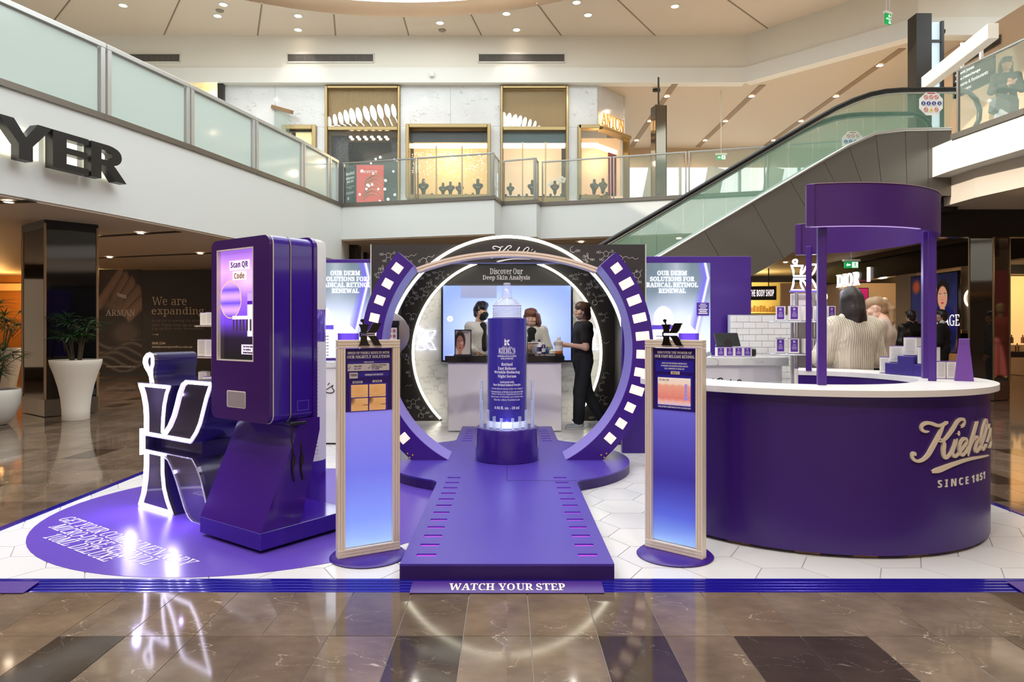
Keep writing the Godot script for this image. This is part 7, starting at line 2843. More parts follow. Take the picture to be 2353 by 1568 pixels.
	m.box(Vector3(-.08, .045, 0), Vector3(.14, .09, .18), Basis.IDENTITY, .003); m.box(Vector3(.06, .075, 0), Vector3(.16, .15, .18), Basis.IDENTITY, .003); m.box(Vector3(.22, .045, 0), Vector3(.16, .09, .18), Basis.IDENTITY, .003)
	part("steps", m, mat(60, 44, 132, .3), r)
	var rb := Basis(Vector3.UP, -1.35)
	for q in [[-.20, .001, .02, .085, .13, .1, "at the left foot of the violet riser"], [-.08, .093, .02, .11, .13, .2, "on the left lower step of the violet riser"], [.06, .153, .02, .10, .14, .1, "on the top step of the violet riser"], [.22, .093, .03, .12, .13, .0, "on the right lower step of the violet riser"]]:
		product_box("product_box", "white printed carton " + q[6], r.position + rb * Vector3(q[0], q[1] + .001, q[2]), Vector3(q[3], q[4], .085), -1.1 + q[5], "", false)
	for k in 3:
		product_box("product_box", ["left", "middle", "right"][k] + " white printed carton in a row of three beside the right canopy posts", Vector3(3.115 + k * .064, .992, -5.02 + k * .014), Vector3(.060, .125, .075), -.2, "row of three cartons on the ring counter", false)

# ---------------------------------------------------------------- product tower with a neon letter
func product_tower() -> void:
	var at := Vector3(3.04, .002, -7.15)
	var t := thing("product_tower", "tall clear product tower with round shelves and a white neon mortar letter on top", "product tower", at)
	var m := MB.new()
	for s in [-1, 1]:
		m.tube([Vector3(s * .09, 0, .05), Vector3(s * .09, 1.72, .05)], .022, 12)
	part("chrome_posts", m, mat(206, 210, 214, .12, .8), t)
	m = MB.new()
	m.box(Vector3(0, .86, -.04), Vector3(.22, 1.70, .03), Basis.IDENTITY, .003)
	part("back_board", m, mat(224, 216, 212, .3), t)
	for y in [.40, .79, 1.098, 1.424]:
		m = MB.new()
		m.lathe([Vector2(0, -.014), Vector2(.34, -.014), Vector2(.343, -.007), Vector2(.34, 0), Vector2(0, 0)], 36)
		part("round_shelf", m, mat(214, 216, 220, .12, .15, .5), t).position.y = y
	m = MB.new()
	m.lathe([Vector2(0, 0), Vector2(.3, 0), Vector2(.3, .03), Vector2(0, .03)], 32)
	part("foot", m, mat(200, 202, 206, .2, .4), t)
	m = MB.new()
	m.box(Vector3(.0, 1.73, .04), Vector3(.30, .02, .05), Basis.IDENTITY, .003)
	part("sign_bar", m, mat(120, 100, 190, .3), t)
	m = MB.new()
	k_neon(m, .262, .05, .010, Vector2(-.145, 1.742))
	part("neon_tube", m, glow(238, 236, 255, 4.0), t)
	lamp("neon_light", at + Vector3(0, 1.88, .25), .08, c8(214, 206, 255), .012)
	var lv := ["bottom", "middle", "top"]
	for k in 3:
		var y: float = [.792, 1.100, 1.426][k]
		if k == 0:
			for q in [[-.12, .22, .1], [.0, .2, -.1], [.15, .18, .0]]:
				product_box("product_box", ["left", "middle", "right"][int(q[0] * 7 + 1.2)] + " white carton on the lowest visible shelf of the clear product tower", at + Vector3(q[0], y, q[1]), Vector3(.105, .165, .08), q[2] - .35, "cartons on the bottom shelf of the product tower", false)
		else:
			var n := 0
			for q in [[-.25, .05], [-.16, .15], [-.04, .20], [.09, .20], [.20, .14]]:
				n += 1
				product_box("product_box", "violet labelled white carton, %s on the %s shelf of the product tower" % [ORD[n - 1] if n < 5 else ORD[11], lv[k]], at + Vector3(q[0], y, q[1]), Vector3(.092, .155, .085), atan2(q[0], q[1] + .12) * .4, "cartons on the %s shelf of the product tower" % lv[k])
	t = thing("glass_flask", "small clear glass flask with a glowing bulb on the top shelf of the product tower", "flask", at + Vector3(.20, 1.426, .05))
	m = MB.new()
	m.lathe([Vector2(0, 0), Vector2(.07, .003), Vector2(.072, .02), Vector2(.025, .13), Vector2(.022, .20), Vector2(.028, .205)], 20)
	part("flask", m, pane(225, 232, 240, .25), t)
	m = MB.new()
	m.ball(Vector3(0, .25, 0), Vector3(.028, .04, .028), 10, 8)
	part("bulb", m, glow(255, 206, 130, 5.0), t)

# ---------------------------------------------------------------- pay desk with terminal, tiled screen wall
func pay_desk() -> void:
	var t := thing("pay_desk", "white pay desk with a marble slab top and a black script logo", "desk", Vector3(2.44, .002, -7.80))
	var m := MB.new()
	m.box(Vector3(-.03, .475, 0), Vector3(1.16, .945, .46), Basis.IDENTITY, .004)
	part("body", m, mat(222, 219, 226, .4), t)
	m = MB.new()
	m.box(Vector3(0, .995, 0), Vector3(1.22, .092, .54), Basis.IDENTITY, .006)
	part("marble_top", m, white_marble(), t)
	m = MB.new()
	script_logo(m, .62, .005, flat_put(Vector3(-.16, .72, .23)))
	part("script_logo", m, mat(24, 22, 22, .4), t)
	# tiled wall
	var w := thing("tiled_screen", "low white tiled wall behind the pay desk", "tiled wall", Vector3(3.12, .002, -8.32))
	m = MB.new()
	m.box(Vector3(0, .76, -.05), Vector3(.91, 1.51, .08), Basis.IDENTITY, .003)
	part("backing", m, mat(176, 180, 188, .6), w)
	var tile := MB.new()
	tile.box(Vector3.ZERO, Vector3(.146, .071, .012), Basis.IDENTITY, .002)
	var sh := tile.mesh()
	tile = MB.new()
	tile.box(Vector3.ZERO, Vector3(.071, .071, .012), Basis.IDENTITY, .002)
	var sh2 := tile.mesh()
	for j in 20:
		for i in (7 if j % 2 else 6):
			var half: bool = j % 2 == 1 and (i == 0 or i == 6)
			var o := MeshInstance3D.new()
			o.name = "tile"
			o.mesh = sh2 if half else sh
			o.material_override = mat(240, 241, 244, .15)
			w.add_child(o, true)
			var x := -.45 + (i + .5) * .15 - (.075 if j % 2 else 0.0)
			if half:
				x = -.4125 if i == 0 else .4125
			o.position = Vector3(x, .04 + j * .075, -.004)
	# terminal
	var p := thing("payment_terminal", "dark tablet payment terminal seen from behind on the pay desk", "terminal", Vector3(2.46, 1.044, -7.82), .22)
	m = MB.new()
	m.box(Vector3(0, .185, .02), Vector3(.30, .165, .016), Basis(Vector3.RIGHT, -.45) * Basis(Vector3(0, 0, 1), 0), .006)
	part("tablet", m, mat(34, 37, 40, .35), p)
	m = MB.new()
	m.prism(PackedVector2Array(round_rect(.085, .19, .038)), -.02, .02, Transform3D(Basis(Vector3.RIGHT, -.18), Vector3(0, .095, .045)), true)
	m.lathe([Vector2(.075, 0), Vector2(.075, .012), Vector2(0, .012)], 20)
	part("stand", m, mat(44, 36, 36, .4), p)
	m = MB.new()
	for q in [-.12, -.10]:
		m.box(Vector3(q, .125, .0), Vector3(.012, .008, .03), Basis(Vector3.RIGHT, -.45))
	part("sticker", m, mat(170, 200, 220), p)
	m = MB.new()
	m.box(Vector3(2.70, 1.085, -7.86), Vector3(.18, .08, .14), Basis(Vector3.UP, .1), .012)
	m.box(Vector3(2.69, 1.127, -7.84), Vector3(.11, .012, .09), Basis(Vector3.UP, .1), .004)
	solo("receipt_printer", m, mat(30, 31, 34, .35), "low black receipt printer to the right of the tablet terminal", "printer")
	m = MB.new()
	m.box(Vector3(2.20, 1.07, -7.68), Vector3(.09, .05, .07), Basis(Vector3(0, 0, 1), .3), .008)
	m.ball(Vector3(2.10, 1.062, -7.66), Vector3(.038, .022, .03), 12, 8)
	m.tube([Vector3(2.13, 1.06, -7.66), Vector3(2.17, 1.065, -7.67)], .006, 6)
	solo("barcode_scanner", m, mat(150, 156, 164, .35), "small grey hand scanner lying at the left end of the pay desk", "scanner")
	for k in 4:
		product_box("product_box", ["leftmost", "second from the left", "third from the left", "rightmost"][k] + " of four violet fronted cartons lined up on the pay desk", Vector3(2.335 + k * .0965, 1.044, -7.63), Vector3(.094, .106, .06), 0.0, "four cartons on the pay desk")

# ---------------------------------------------------------------- people
const STAND := {"pelvis": Vector3(0, .94, 0), "waist": Vector3(0, 1.08, .01), "chest": Vector3(0, 1.28, 0), "neck": Vector3(0, 1.43, -.015), "head": Vector3(0, 1.585, .015), "shoulder": Vector3(.165, 1.375, -.005), "elbow_l": Vector3(-.215, 1.10, -.03), "elbow_r": Vector3(.215, 1.10, -.03), "wrist_l": Vector3(-.21, .86, .05), "wrist_r": Vector3(.21, .86, .05), "knee_l": Vector3(-.10, .50, .02), "knee_r": Vector3(.10, .50, .02), "ankle_l": Vector3(-.10, .08, -.01), "ankle_r": Vector3(.10, .08, -.01)}

func hand_bones(w: Vector3, dir: Vector3, palm_n: Vector3, side: float, curl: float) -> Array:
	var d := dir.normalized()
	var n := (palm_n - d * palm_n.dot(d)).normalized()
	var s := d.cross(n).normalized() * side
	var b := [[w, w + d * .07, .022, .026], [w + d * .03 + s * .018, w + d * .085 + s * .022, .017, .015], [w + d * .03 - s * .018, w + d * .08 - s * .024, .017, .014]]
	for i in 4:
		var o := w + d * .085 + s * (.027 - i * .018)
		var l: float = [.036, .041, .038, .030][i]
		var p := o
		var dd := d
		for j in 3:
			dd = (dd + n * curl * (.35 + .3 * j)).normalized()
			var q = p + dd * l * [1.0, .68, .52][j]
			b.append([p, q, .0092 - j * .0006, .0088 - j * .0007])
			p = q
	var t0 := w + d * .025 + s * .026
	var t1 := t0 + (d * .6 + s * .75 + n * .25).normalized() * .038
	b.append([t0, t1, .013, .011])
	b.append([t1, t1 + (d * .85 + s * .2 + n * .4).normalized() * .034, .0105, .009])
	return b

func moved(bones: Array, x: Transform3D) -> Array:
	var r := []
	for b in bones:
		r.append([x * b[0], x * b[1], b[2], b[3]])
	return r

# o: skin, hair, top, legs colours; pose: overrides of STAND; style: hair bones in head space; open: bare forearms
func person(label: String, at: Vector3, turn: float, o: Dictionary) -> Node3D:
	var t := thing("person", label, "person", at, turn)
	var P := STAND.duplicate()
	for k in o.get("pose", {}):
		P[k] = o.pose[k]
	var wd: float = o.get("wide", 1.0)
	var sl: Vector3 = o.get("shoulder_l", P.shoulder * Vector3(-1, 1, 1))
	var sr: Vector3 = o.get("shoulder_r", P.shoulder)
	var hl: Vector3 = P.pelvis + Vector3(-.085, -.04, 0)
	var hr: Vector3 = P.pelvis + Vector3(.085, -.04, 0)
	var cell: float = o.get("cell", .013)
	# skin: one continuous body
	var limbs := [[P.pelvis + Vector3(-.06, 0, 0), P.pelvis + Vector3(.06, 0, 0), .095, .095], [P.pelvis, P.waist, .115, .105], [P.waist, P.chest, .105, .115], [P.chest + Vector3(-.07, .02, 0), P.chest + Vector3(.07, .02, 0), .095, .095], [sl, sr, .05, .05], [P.chest, P.neck, .07, .052], [P.neck, P.head, .05, .045],
		[sl, P.elbow_l, .050, .038], [P.elbow_l, P.wrist_l, .037, .026], [sr, P.elbow_r, .050, .038], [P.elbow_r, P.wrist_r, .037, .026], [hl, P.knee_l, .082, .055], [P.knee_l, P.ankle_l, .052, .036], [hr, P.knee_r, .082, .055], [P.knee_r, P.ankle_r, .052, .036]]
	var toe: Vector3 = o.get("toe", Vector3(0, -.045, .14))
	for a in [P.ankle_l, P.ankle_r]:
		limbs.append([a + Vector3(0, -.04, -.02), a + toe + Vector3(0, -.005, 0), .034, .026])
	var skin := field(limbs, cell, .04)
	var hb: Basis = o.get("look", Basis.IDENTITY)
	var hx := Transform3D(hb, P.head)
	var head := [[Vector3(0, .025, -.012), Vector3(0, .03, .0), .083, .08], [Vector3(0, -.01, .02), Vector3(0, -.055, .032), .064, .046], [Vector3(0, -.085, .050), Vector3(0, -.088, .054), .024, .020], [Vector3(-.03, -.055, .02), Vector3(.03, -.055, .02), .040, .040], [Vector3(0, -.15, -.03), Vector3(0, -.05, -.012), .05, .05],
		[Vector3(0, .018, .084), Vector3(0, -.022, .100), .008, .012], [Vector3(-.010, -.026, .088), Vector3(.010, -.026, .088), .008, .008], [Vector3(-.02, .028, .075), Vector3(.02, .028, .075), .012, .012], [Vector3(-.018, -.055, .082), Vector3(.018, -.055, .082), .007, .007], [Vector3(-.016, -.064, .080), Vector3(.016, -.064, .080), .008, .008],
		[Vector3(-.078, .012, -.006), Vector3(-.076, -.022, .0), .012, .008], [Vector3(.078, .012, -.006), Vector3(.076, -.022, .0), .012, .008], [Vector3(-.045, -.012, .052), Vector3(-.05, -.015, .045), .024, .024], [Vector3(.045, -.012, .052), Vector3(.05, -.015, .045), .024, .024]]
	skin.join(field(moved(head, hx), .0045, .018))
	for q in [[P.elbow_l, P.wrist_l, -1.0], [P.elbow_r, P.wrist_r, 1.0]]:
		var d: Vector3 = q[1] - q[0]
		skin.join(field(hand_bones(q[1], d, o.get("palm", Vector3(-q[2], 0, .2)), q[2], o.get("curl", .45)), .0042, .008))
	var sk: Array = o.skin
	part("body", skin, mat(sk[0], sk[1], sk[2], .55), t)
	# face
	var eye := MB.new()
	var iris := MB.new()
	var brow := MB.new()
	var lip := MB.new()
	for s in [-1.0, 1.0]:
		eye.ball(hx * Vector3(s * .031, .006, .070), Vector3(.0135, .008, .009), 10, 6, hb)
		iris.ball(hx * Vector3(s * .031, .006, .0765), Vector3(.006, .0065, .004), 8, 5, hb)
		brow.tube([hx * Vector3(s * .014, .028, .082), hx * Vector3(s * .032, .034, .079), hx * Vector3(s * .048, .027, .067)], [.0035, .004, .002], 5)
	lip.tube([hx * Vector3(-.022, -.058, .082), hx * Vector3(-.008, -.0555, .0885), hx * Vector3(.008, -.0555, .0885), hx * Vector3(.022, -.058, .082)], [.002, .005, .005, .002], 6)
	lip.tube([hx * Vector3(-.020, -.060, .082), hx * Vector3(0, -.066, .0875), hx * Vector3(.020, -.060, .082)], [.002, .0055, .002], 6)
	part("eyes", eye, mat(238, 234, 230, .3), t)
	part("irises", iris, mat(40, 26, 20, .2), t)
	part("eyebrows", brow, mat(o.hair[0] * .8, o.hair[1] * .8, o.hair[2] * .8, .8), t)
	if not o.has("mask"):
		part("lips", lip, mat(176, 92, 88, .5), t)
	else:
		var mk := field(moved([[Vector3(-.03, -.03, .055), Vector3(.03, -.03, .055), .05, .05], [Vector3(0, -.02, .085), Vector3(0, -.07, .07), .030, .032], [Vector3(-.03, -.07, .035), Vector3(.03, -.07, .035), .044, .044]], hx), .005, .02)
		for s in [-1.0, 1.0]:
			mk.tube([hx * Vector3(s * .066, -.02, .045), hx * Vector3(s * .080, .0, .0)], .002, 4)
			mk.tube([hx * Vector3(s * .066, -.06, .035), hx * Vector3(s * .080, -.02, .0)], .002, 4)
		part("face_mask", mk, mat(26, 26, 28, .7), t)
	# hair
	var hairs := field(moved(o.style, hx), o.get("hair_cell", .006), o.get("hair_soft", .03))
	var hm := part("hair", hairs, mat(o.hair[0], o.hair[1], o.hair[2], .5, 0, .2), t)
	for extra in o.get("hair_parts", []):
		part(extra[0], field(moved(extra[1], hx), .006, .02), mat(extra[2][0], extra[2][1], extra[2][2], .5), hm)
	# clothes
	var pad: float = o.get("pad", .014)
	var tc: Array = o.top
	var top := [[P.pelvis + Vector3(-.06, o.get("hem", .02), 0), P.pelvis + Vector3(.06, o.get("hem", .02), 0), .098 + pad, .098 + pad], [P.pelvis + Vector3(-.04, .06, 0), P.waist + Vector3(-.04, 0, 0), .095 + pad, .09 + pad], [P.pelvis + Vector3(.04, .06, 0), P.waist + Vector3(.04, 0, 0), .095 + pad, .09 + pad], [P.waist + Vector3(-.04, 0, 0), P.chest + Vector3(-.06, 0, 0), .092 + pad, .1 + pad], [P.waist + Vector3(.04, 0, 0), P.chest + Vector3(.06, 0, 0), .092 + pad, .1 + pad], [P.chest + Vector3(-.07, .02, 0), P.chest + Vector3(.07, .02, 0), .097 + pad, .097 + pad], [sl, sr, .052 + pad, .052 + pad], [P.chest, P.neck + Vector3(0, -.03, 0), .07 + pad, .052 + pad]]
	var sleeve: float = o.get("sleeve", 1.9)
	for q in [[sl, P.elbow_l, P.wrist_l], [sr, P.elbow_r, P.wrist_r]]:
		var f := minf(sleeve, 1.0)
		top.append([q[0], q[0].lerp(q[1], f), .052 + pad, lerpf(.052, .041, f) + pad])
		if sleeve > 1.0:
			top.append([q[1], q[1].lerp(q[2], sleeve - 1.0), .041 + pad, .032 + pad])
	var tm: StandardMaterial3D = mat(tc[0], tc[1], tc[2], .85)
	if o.has("top_material"):
		tm = o.top_material
	var tp := part(o.get("top_name", "shirt"), field(top, cell, .035), tm, t)
	for extra in o.get("top_parts", []):
		part(extra[0], field(extra[1], .007, .015), mat(extra[2][0], extra[2][1], extra[2][2], .8), tp)
	var lc: Array = o.legs
	var lp: float = o.get("leg_pad", .018)
	var legs := [[P.pelvis + Vector3(-.06, -.01, 0), P.pelvis + Vector3(.06, -.01, 0), .098 + lp * .6, .098 + lp * .6], [hl, P.knee_l, .084 + lp, .058 + lp], [P.knee_l, P.ankle_l + Vector3(0, .04, 0), .056 + lp, .045 + lp], [hr, P.knee_r, .084 + lp, .058 + lp], [P.knee_r, P.ankle_r + Vector3(0, .04, 0), .056 + lp, .045 + lp], [P.pelvis, P.pelvis + Vector3(0, .07, 0), .11 + lp * .5, .105 + lp * .5]]
	part("trousers", field(legs, cell, .03), mat(lc[0], lc[1], lc[2], .85), t)
	var sc: Array = o.get("shoes", [30, 28, 28])
	for a in [P.ankle_l, P.ankle_r]:
		var shoe := field([[a + Vector3(0, -.035, -.03), a + toe + Vector3(0, .0, .01), .043, .034], [a + Vector3(0, -.02, -.015), a + Vector3(0, -.01, .0), .046, .046]], .008, .03)
		var so := part("shoe", shoe, mat(sc[0], sc[1], sc[2], .5), t)
		var sole := MB.new()
		var f := Vector3(toe.x, 0, toe.z).normalized()
		sole.box(a + Vector3(0, -.073, 0) + f * .055, Vector3(.085, .018, .26), Basis(Vector3.UP.cross(f), Vector3.UP, f), .006)
		part("sole", sole, mat(222, 220, 218, .6), so)
	return t

func people() -> void:
	var short_ := [[Vector3(0, .055, -.025), Vector3(0, .065, .01), .082, .078], [Vector3(0, .02, -.05), Vector3(0, -.03, -.055), .068, .055], [Vector3(-.05, .085, .05), Vector3(.05, .10, .06), .030, .026], [Vector3(-.072, .03, -.01), Vector3(-.07, .0, -.02), .018, .014], [Vector3(.072, .03, -.01), Vector3(.07, .0, -.02), .018, .014]]
	# man in a white coat with a mask, turned to the right
	person("man with short black hair, black face mask and pale coat behind the reception desk", px(1104, 830, 10.06) * Vector3(1, 0, 1) + Vector3(0, .001, 0), .5, {
		"skin": [214, 172, 146], "hair": [26, 24, 27], "top": [214, 212, 210], "legs": [30, 30, 34], "mask": true, "top_name": "coat", "pad": .022, "style": short_ + [[Vector3(-.02, .12, .02), Vector3(.04, .125, .06), .03, .026], [Vector3(0, .115, -.03), Vector3(.0, .12, .02), .05, .05]], "look": Basis(Vector3.UP, .75) * Basis(Vector3.RIGHT, .08),
		"top_parts": [["black_tshirt", [[Vector3(.01, 1.385, .06), Vector3(.01, 1.08, .105), .06, .06]], [20, 20, 22]]], "pose": {"wrist_l": Vector3(-.17, 1.02, .20), "wrist_r": Vector3(.2, 1.02, .22)}})
	# woman with curly brown hair
	var curls := [[Vector3(0, .06, -.03), Vector3(0, .075, .02), .088, .082], [Vector3(0, .0, -.06), Vector3(0, -.06, -.06), .085, .075]]
	for i in 16:
		var a := -2.1 + i * .28
		curls.append([Vector3(sin(a) * .095, .04 - .01 * (i % 3), -cos(a) * .07 + .0 - .01), Vector3(sin(a) * .112, -.04 - .03 * (i % 3), -cos(a) * .08 - .005), .030, .026 + .006 * (i % 2)])
	for i in 7:
		curls.append([Vector3(-.07 + i * .022, .115 + .01 * (i % 2), .03), Vector3(-.08 + i * .024, .085, .07 - .01 * (i % 3)), .022, .015])
	person("woman with curly chestnut hair and pale coat over black at the reception desk", px(1222, 830, 10.06) * Vector3(1, 0, 1) + Vector3(0, .001, 0), -.1, {
		"skin": [226, 186, 166], "hair": [112, 66, 42], "top": [214, 210, 204], "legs": [30, 30, 34], "top_name": "coat", "pad": .022, "style": curls, "hair_soft": .012, "look": Basis(Vector3.UP, -.12) * Basis(Vector3.RIGHT, .16),
		"top_parts": [["black_top", [[Vector3(0, 1.37, -.005), Vector3(.0, 1.33, .01), .062, .07], [Vector3(-.012, 1.30, .07), Vector3(.0, 1.06, .115), .066, .045], [Vector3(.02, 1.30, .07), Vector3(.0, 1.06, .115), .066, .045]], [18, 18, 20]]], "pose": {"head": Vector3(0, 1.50, .035), "neck": Vector3(0, 1.37, -.01), "chest": Vector3(0, 1.23, 0), "shoulder": Vector3(.155, 1.315, 0), "elbow_l": Vector3(-.24, 1.07, .06), "elbow_r": Vector3(.24, 1.07, .06), "wrist_l": Vector3(-.03, 1.12, .27), "wrist_r": Vector3(.02, 1.07, .29)}})
	# woman in black walking at the right end of the desk
	person("woman in black T-shirt and loose black trousers stepping past the right end of the desk", px(1339, 980, 9.50) * Vector3(1, 0, 1) + Vector3(.0, .001, 0), -1.35, {
		"skin": [222, 182, 160], "hair": [84, 58, 46], "top": [32, 30, 33], "legs": [27, 32, 40], "leg_pad": .032, "shoes": [196, 206, 210], "sleeve": .62, "pad": .022, "curl": .5, "look": Basis(Vector3.RIGHT, .1),
		"style": [[Vector3(0, .05, -.03), Vector3(0, .06, .01), .085, .08], [Vector3(0, .0, -.06), Vector3(0, -.08, -.07), .07, .055], [Vector3(0, .07, -.09), Vector3(0, .08, -.105), .035, .035], [Vector3(-.07, .03, .0), Vector3(-.07, -.03, -.03), .022, .02], [Vector3(.07, .03, .0), Vector3(.07, -.03, -.03), .022, .02]],
		"pose": {"elbow_l": Vector3(-.22, 1.12, .02), "elbow_r": Vector3(.22, 1.10, .03), "wrist_l": Vector3(-.10, 1.12, .26), "wrist_r": Vector3(.12, 1.14, .28), "ankle_l": Vector3(-.09, .08, -.30), "knee_l": Vector3(-.09, .49, -.08), "ankle_r": Vector3(.09, .08, .09), "knee_r": Vector3(.09, .50, .07)}})
	# woman in the cream ribbed cardigan, back to the camera
	var rib := mat(238, 228, 208, .95).duplicate() as StandardMaterial3D
	var rim_ := Image.create(64, 8, false, Image.FORMAT_RGB8)
	for x in 64:
		for y in 8:
			var h := .5 + .5 * cos(TAU * x / 16.0)
			rim_.set_pixel(x, y, Color(h, h, h))
	rib.heightmap_enabled = true
	rib.heightmap_texture = ImageTexture.create_from_image(rim_)
	rib.heightmap_scale = 1.2
	rib.uv1_triplanar = true
	rib.uv1_scale = Vector3(12, 12, 12)
	var long_ := [[Vector3(0, .055, -.03), Vector3(0, .06, .01), .090, .084], [Vector3(0, .02, -.06), Vector3(0, -.12, -.075), .085, .088], [Vector3(-.045, .0, -.04), Vector3(-.06, -.20, -.06), .065, .052], [Vector3(.045, .0, -.04), Vector3(.065, -.22, -.055), .065, .052], [Vector3(0, -.1, -.08), Vector3(0, -.19, -.09), .07, .05], [Vector3(.06, -.05, -.01), Vector3(.10, -.20, .0), .04, .03], [Vector3(-.06, -.05, -.01), Vector3(-.09, -.17, .0), .04, .03]]
	person("woman with long straight dark hair in a chunky cream ribbed cardigan, seen from behind", px(1958, 850, 6.48) * Vector3(1, 0, 1) + Vector3(0, .001, 0), PI + .12, {
		"skin": [226, 186, 164], "hair": [44, 34, 32], "top": [238, 228, 208], "top_material": rib, "legs": [28, 28, 32], "top_name": "cardigan", "pad": .052, "hem": -.10, "style": long_, "look": Basis(Vector3.RIGHT, .12) * Basis(Vector3.UP, -.15),
		"top_parts": [["collar", [[Vector3(-.09, 1.45, -.02), Vector3(.09, 1.45, -.02), .05, .05], [Vector3(-.09, 1.44, .0), Vector3(-.05, 1.36, .1), .045, .035], [Vector3(.09, 1.44, .0), Vector3(.05, 1.36, .1), .045, .035]], [234, 224, 204]]],
		"pose": {"head": Vector3(0, 1.60, .03), "shoulder": Vector3(.175, 1.36, 0), "elbow_l": Vector3(-.27, 1.08, .05), "elbow_r": Vector3(.27, 1.08, .05), "wrist_l": Vector3(-.14, 1.05, .19), "wrist_r": Vector3(.14, 1.05, .19)}})
	# woman with a fair ponytail
	person("woman with a fair ponytail and taupe jumper standing beside the cream cardigan", px(2026, 850, 7.25) * Vector3(1, 0, 1) + Vector3(0, .001, 0), -2.3, {
		"skin": [228, 186, 164], "hair": [152, 120, 86], "top": [196, 178, 164], "legs": [26, 26, 32], "top_name": "jumper", "pad": .022, "hair_soft": .01, "look": Basis(Vector3.RIGHT, .35) * Basis(Vector3.UP, .25),
		"style": [[Vector3(0, .05, -.03), Vector3(0, .06, .01), .085, .08], [Vector3(0, .02, -.06), Vector3(0, -.02, -.06), .07, .06], [Vector3(0, .055, -.10), Vector3(0, .05, -.125), .026, .028], [Vector3(0, .05, -.125), Vector3(0, -.05, -.14), .028, .036], [Vector3(0, -.05, -.14), Vector3(0, -.17, -.10), .036, .028], [Vector3(0, -.17, -.10), Vector3(0, -.25, -.05), .028, .010]],
		"hair_parts": [["hair_tie", [[Vector3(0, .062, -.108), Vector3(0, .068, -.114), .026, .026]], [226, 206, 176]]],
		"pose": {"head": Vector3(0, 1.55, .06), "elbow_l": Vector3(-.24, 1.09, -.01), "elbow_r": Vector3(.24, 1.09, -.01), "wrist_l": Vector3(-.18, .92, .16), "wrist_r": Vector3(.18, .92, .16)}})
	# two men further back
	person("man in a black leather jacket seen from behind in front of the beauty store", px(2094, 850, 13.4) * Vector3(1, 0, 1) + Vector3(0, -.008, 0), PI, {"cell": .017,
		"skin": [206, 162, 136], "hair": [34, 26, 24], "top": [26, 23, 22], "top_material": mat(26, 23, 22, .35), "legs": [30, 32, 40], "top_name": "leather_jacket", "pad": .03, "style": short_, "top_parts": [["collar", [[Vector3(-.07, 1.46, -.02), Vector3(.07, 1.46, -.02), .045, .045]], [24, 22, 21]]]})
	person("man in a black suit with white collar turned left in front of the blue poster", px(2164, 850, 13.0) * Vector3(1, 0, 1) + Vector3(0, -.008, 0), -2.3, {"cell": .017,
		"skin": [206, 160, 134], "hair": [36, 28, 25], "top": [18, 17, 20], "legs": [20, 20, 24], "top_name": "suit_jacket", "pad": .03, "style": short_, "top_parts": [["white_collar", [[Vector3(-.04, 1.475, -.015), Vector3(.04, 1.475, -.015), .043, .043]], [236, 234, 232]]], "pose": {"elbow_r": Vector3(.23, 1.1, .02), "wrist_r": Vector3(.14, 1.05, .22)}})
	# woman on the upper right balcony
	var w := person("woman in dark sportswear with sunglasses on her head at the upper right balustrade", px(2312, 300, 12.3) * Vector3(1, 0, 1) + Vector3(0, DECK + .005, 0), -.35, {
		"skin": [206, 158, 134], "hair": [66, 46, 34], "top": [46, 50, 52], "legs": [40, 38, 42], "style": long_, "hair_parts": [["sunglasses", [[Vector3(-.05, .105, .06), Vector3(-.02, .11, .075), .022, .022], [Vector3(.02, .11, .075), Vector3(.05, .105, .06), .022, .022]], [30, 32, 40]]], "look": Basis(Vector3.RIGHT, .25) * Basis(Vector3.UP, -.1), "palm": Vector3(0, 1, .2),
		"pose": {"elbow_l": Vector3(-.23, 1.12, .02), "elbow_r": Vector3(.23, 1.12, .02), "wrist_l": Vector3(-.05, 1.16, .22), "wrist_r": Vector3(.05, 1.17, .23)}})
	w.position.y += .0
	var bag := thing("shopping_bag", "pair of dark grey and white paper shopping bags hanging at the balcony woman's side", "shopping bag", w.position + Vector3(-.26, .62, .20), .3)
	var m := MB.new()
	m.box(Vector3(0, .14, 0), Vector3(.34, .26, .12), Basis(Vector3(0, 0, 1), -.22), .004)
	part("dark_bag", m, mat(64, 70, 72, .5), bag)
	m = MB.new()
	m.box(Vector3(.02, -.06, .05), Vector3(.30, .20, .10), Basis(Vector3(0, 0, 1), -.35), .004)
	part("white_bag", m, mat(226, 230, 230, .5), bag)
	m = MB.new()
	m.tube([Vector3(-.08, .26, 0), Vector3(.02, .50, .02), Vector3(.12, .26, 0)], .006, 5)
	part("handle", m, mat(40, 40, 42), bag)

# ---------------------------------------------------------------- white planters with fan palms
func leaf(m: MB, base: Vector3, dir: Vector3, l: float, w: float, droop: float) -> void:
	var d := dir.normalized()
	var s := d.cross(Vector3.UP)
	s = s.normalized() if s.length() > .05 else Vector3.RIGHT
	var p := base
	var pts := []
	for i in 6:
		pts.append([p, w * [.3, .9, 1.0, .8, .5, .03][i]])
		d = (d + Vector3.DOWN * droop / 5.0).normalized()
		p += d * l / 5.0
	for i in 5:
		var a: Array = pts[i]
		var b: Array = pts[i + 1]
		var up: Vector3 = s.cross((b[0] - a[0]).normalized())
		if up.y < 0: up = -up
		var lift := up * .12
		m.face([a[0] - s * a[1], a[0] - up * a[1] * .3, b[0] - up * b[1] * .3, b[0] - s * b[1]], (up + s * .3).normalized())
		m.face([a[0] - up * a[1] * .3, a[0] + s * a[1], b[0] + s * b[1], b[0] - up * b[1] * .3], (up - s * .3).normalized())

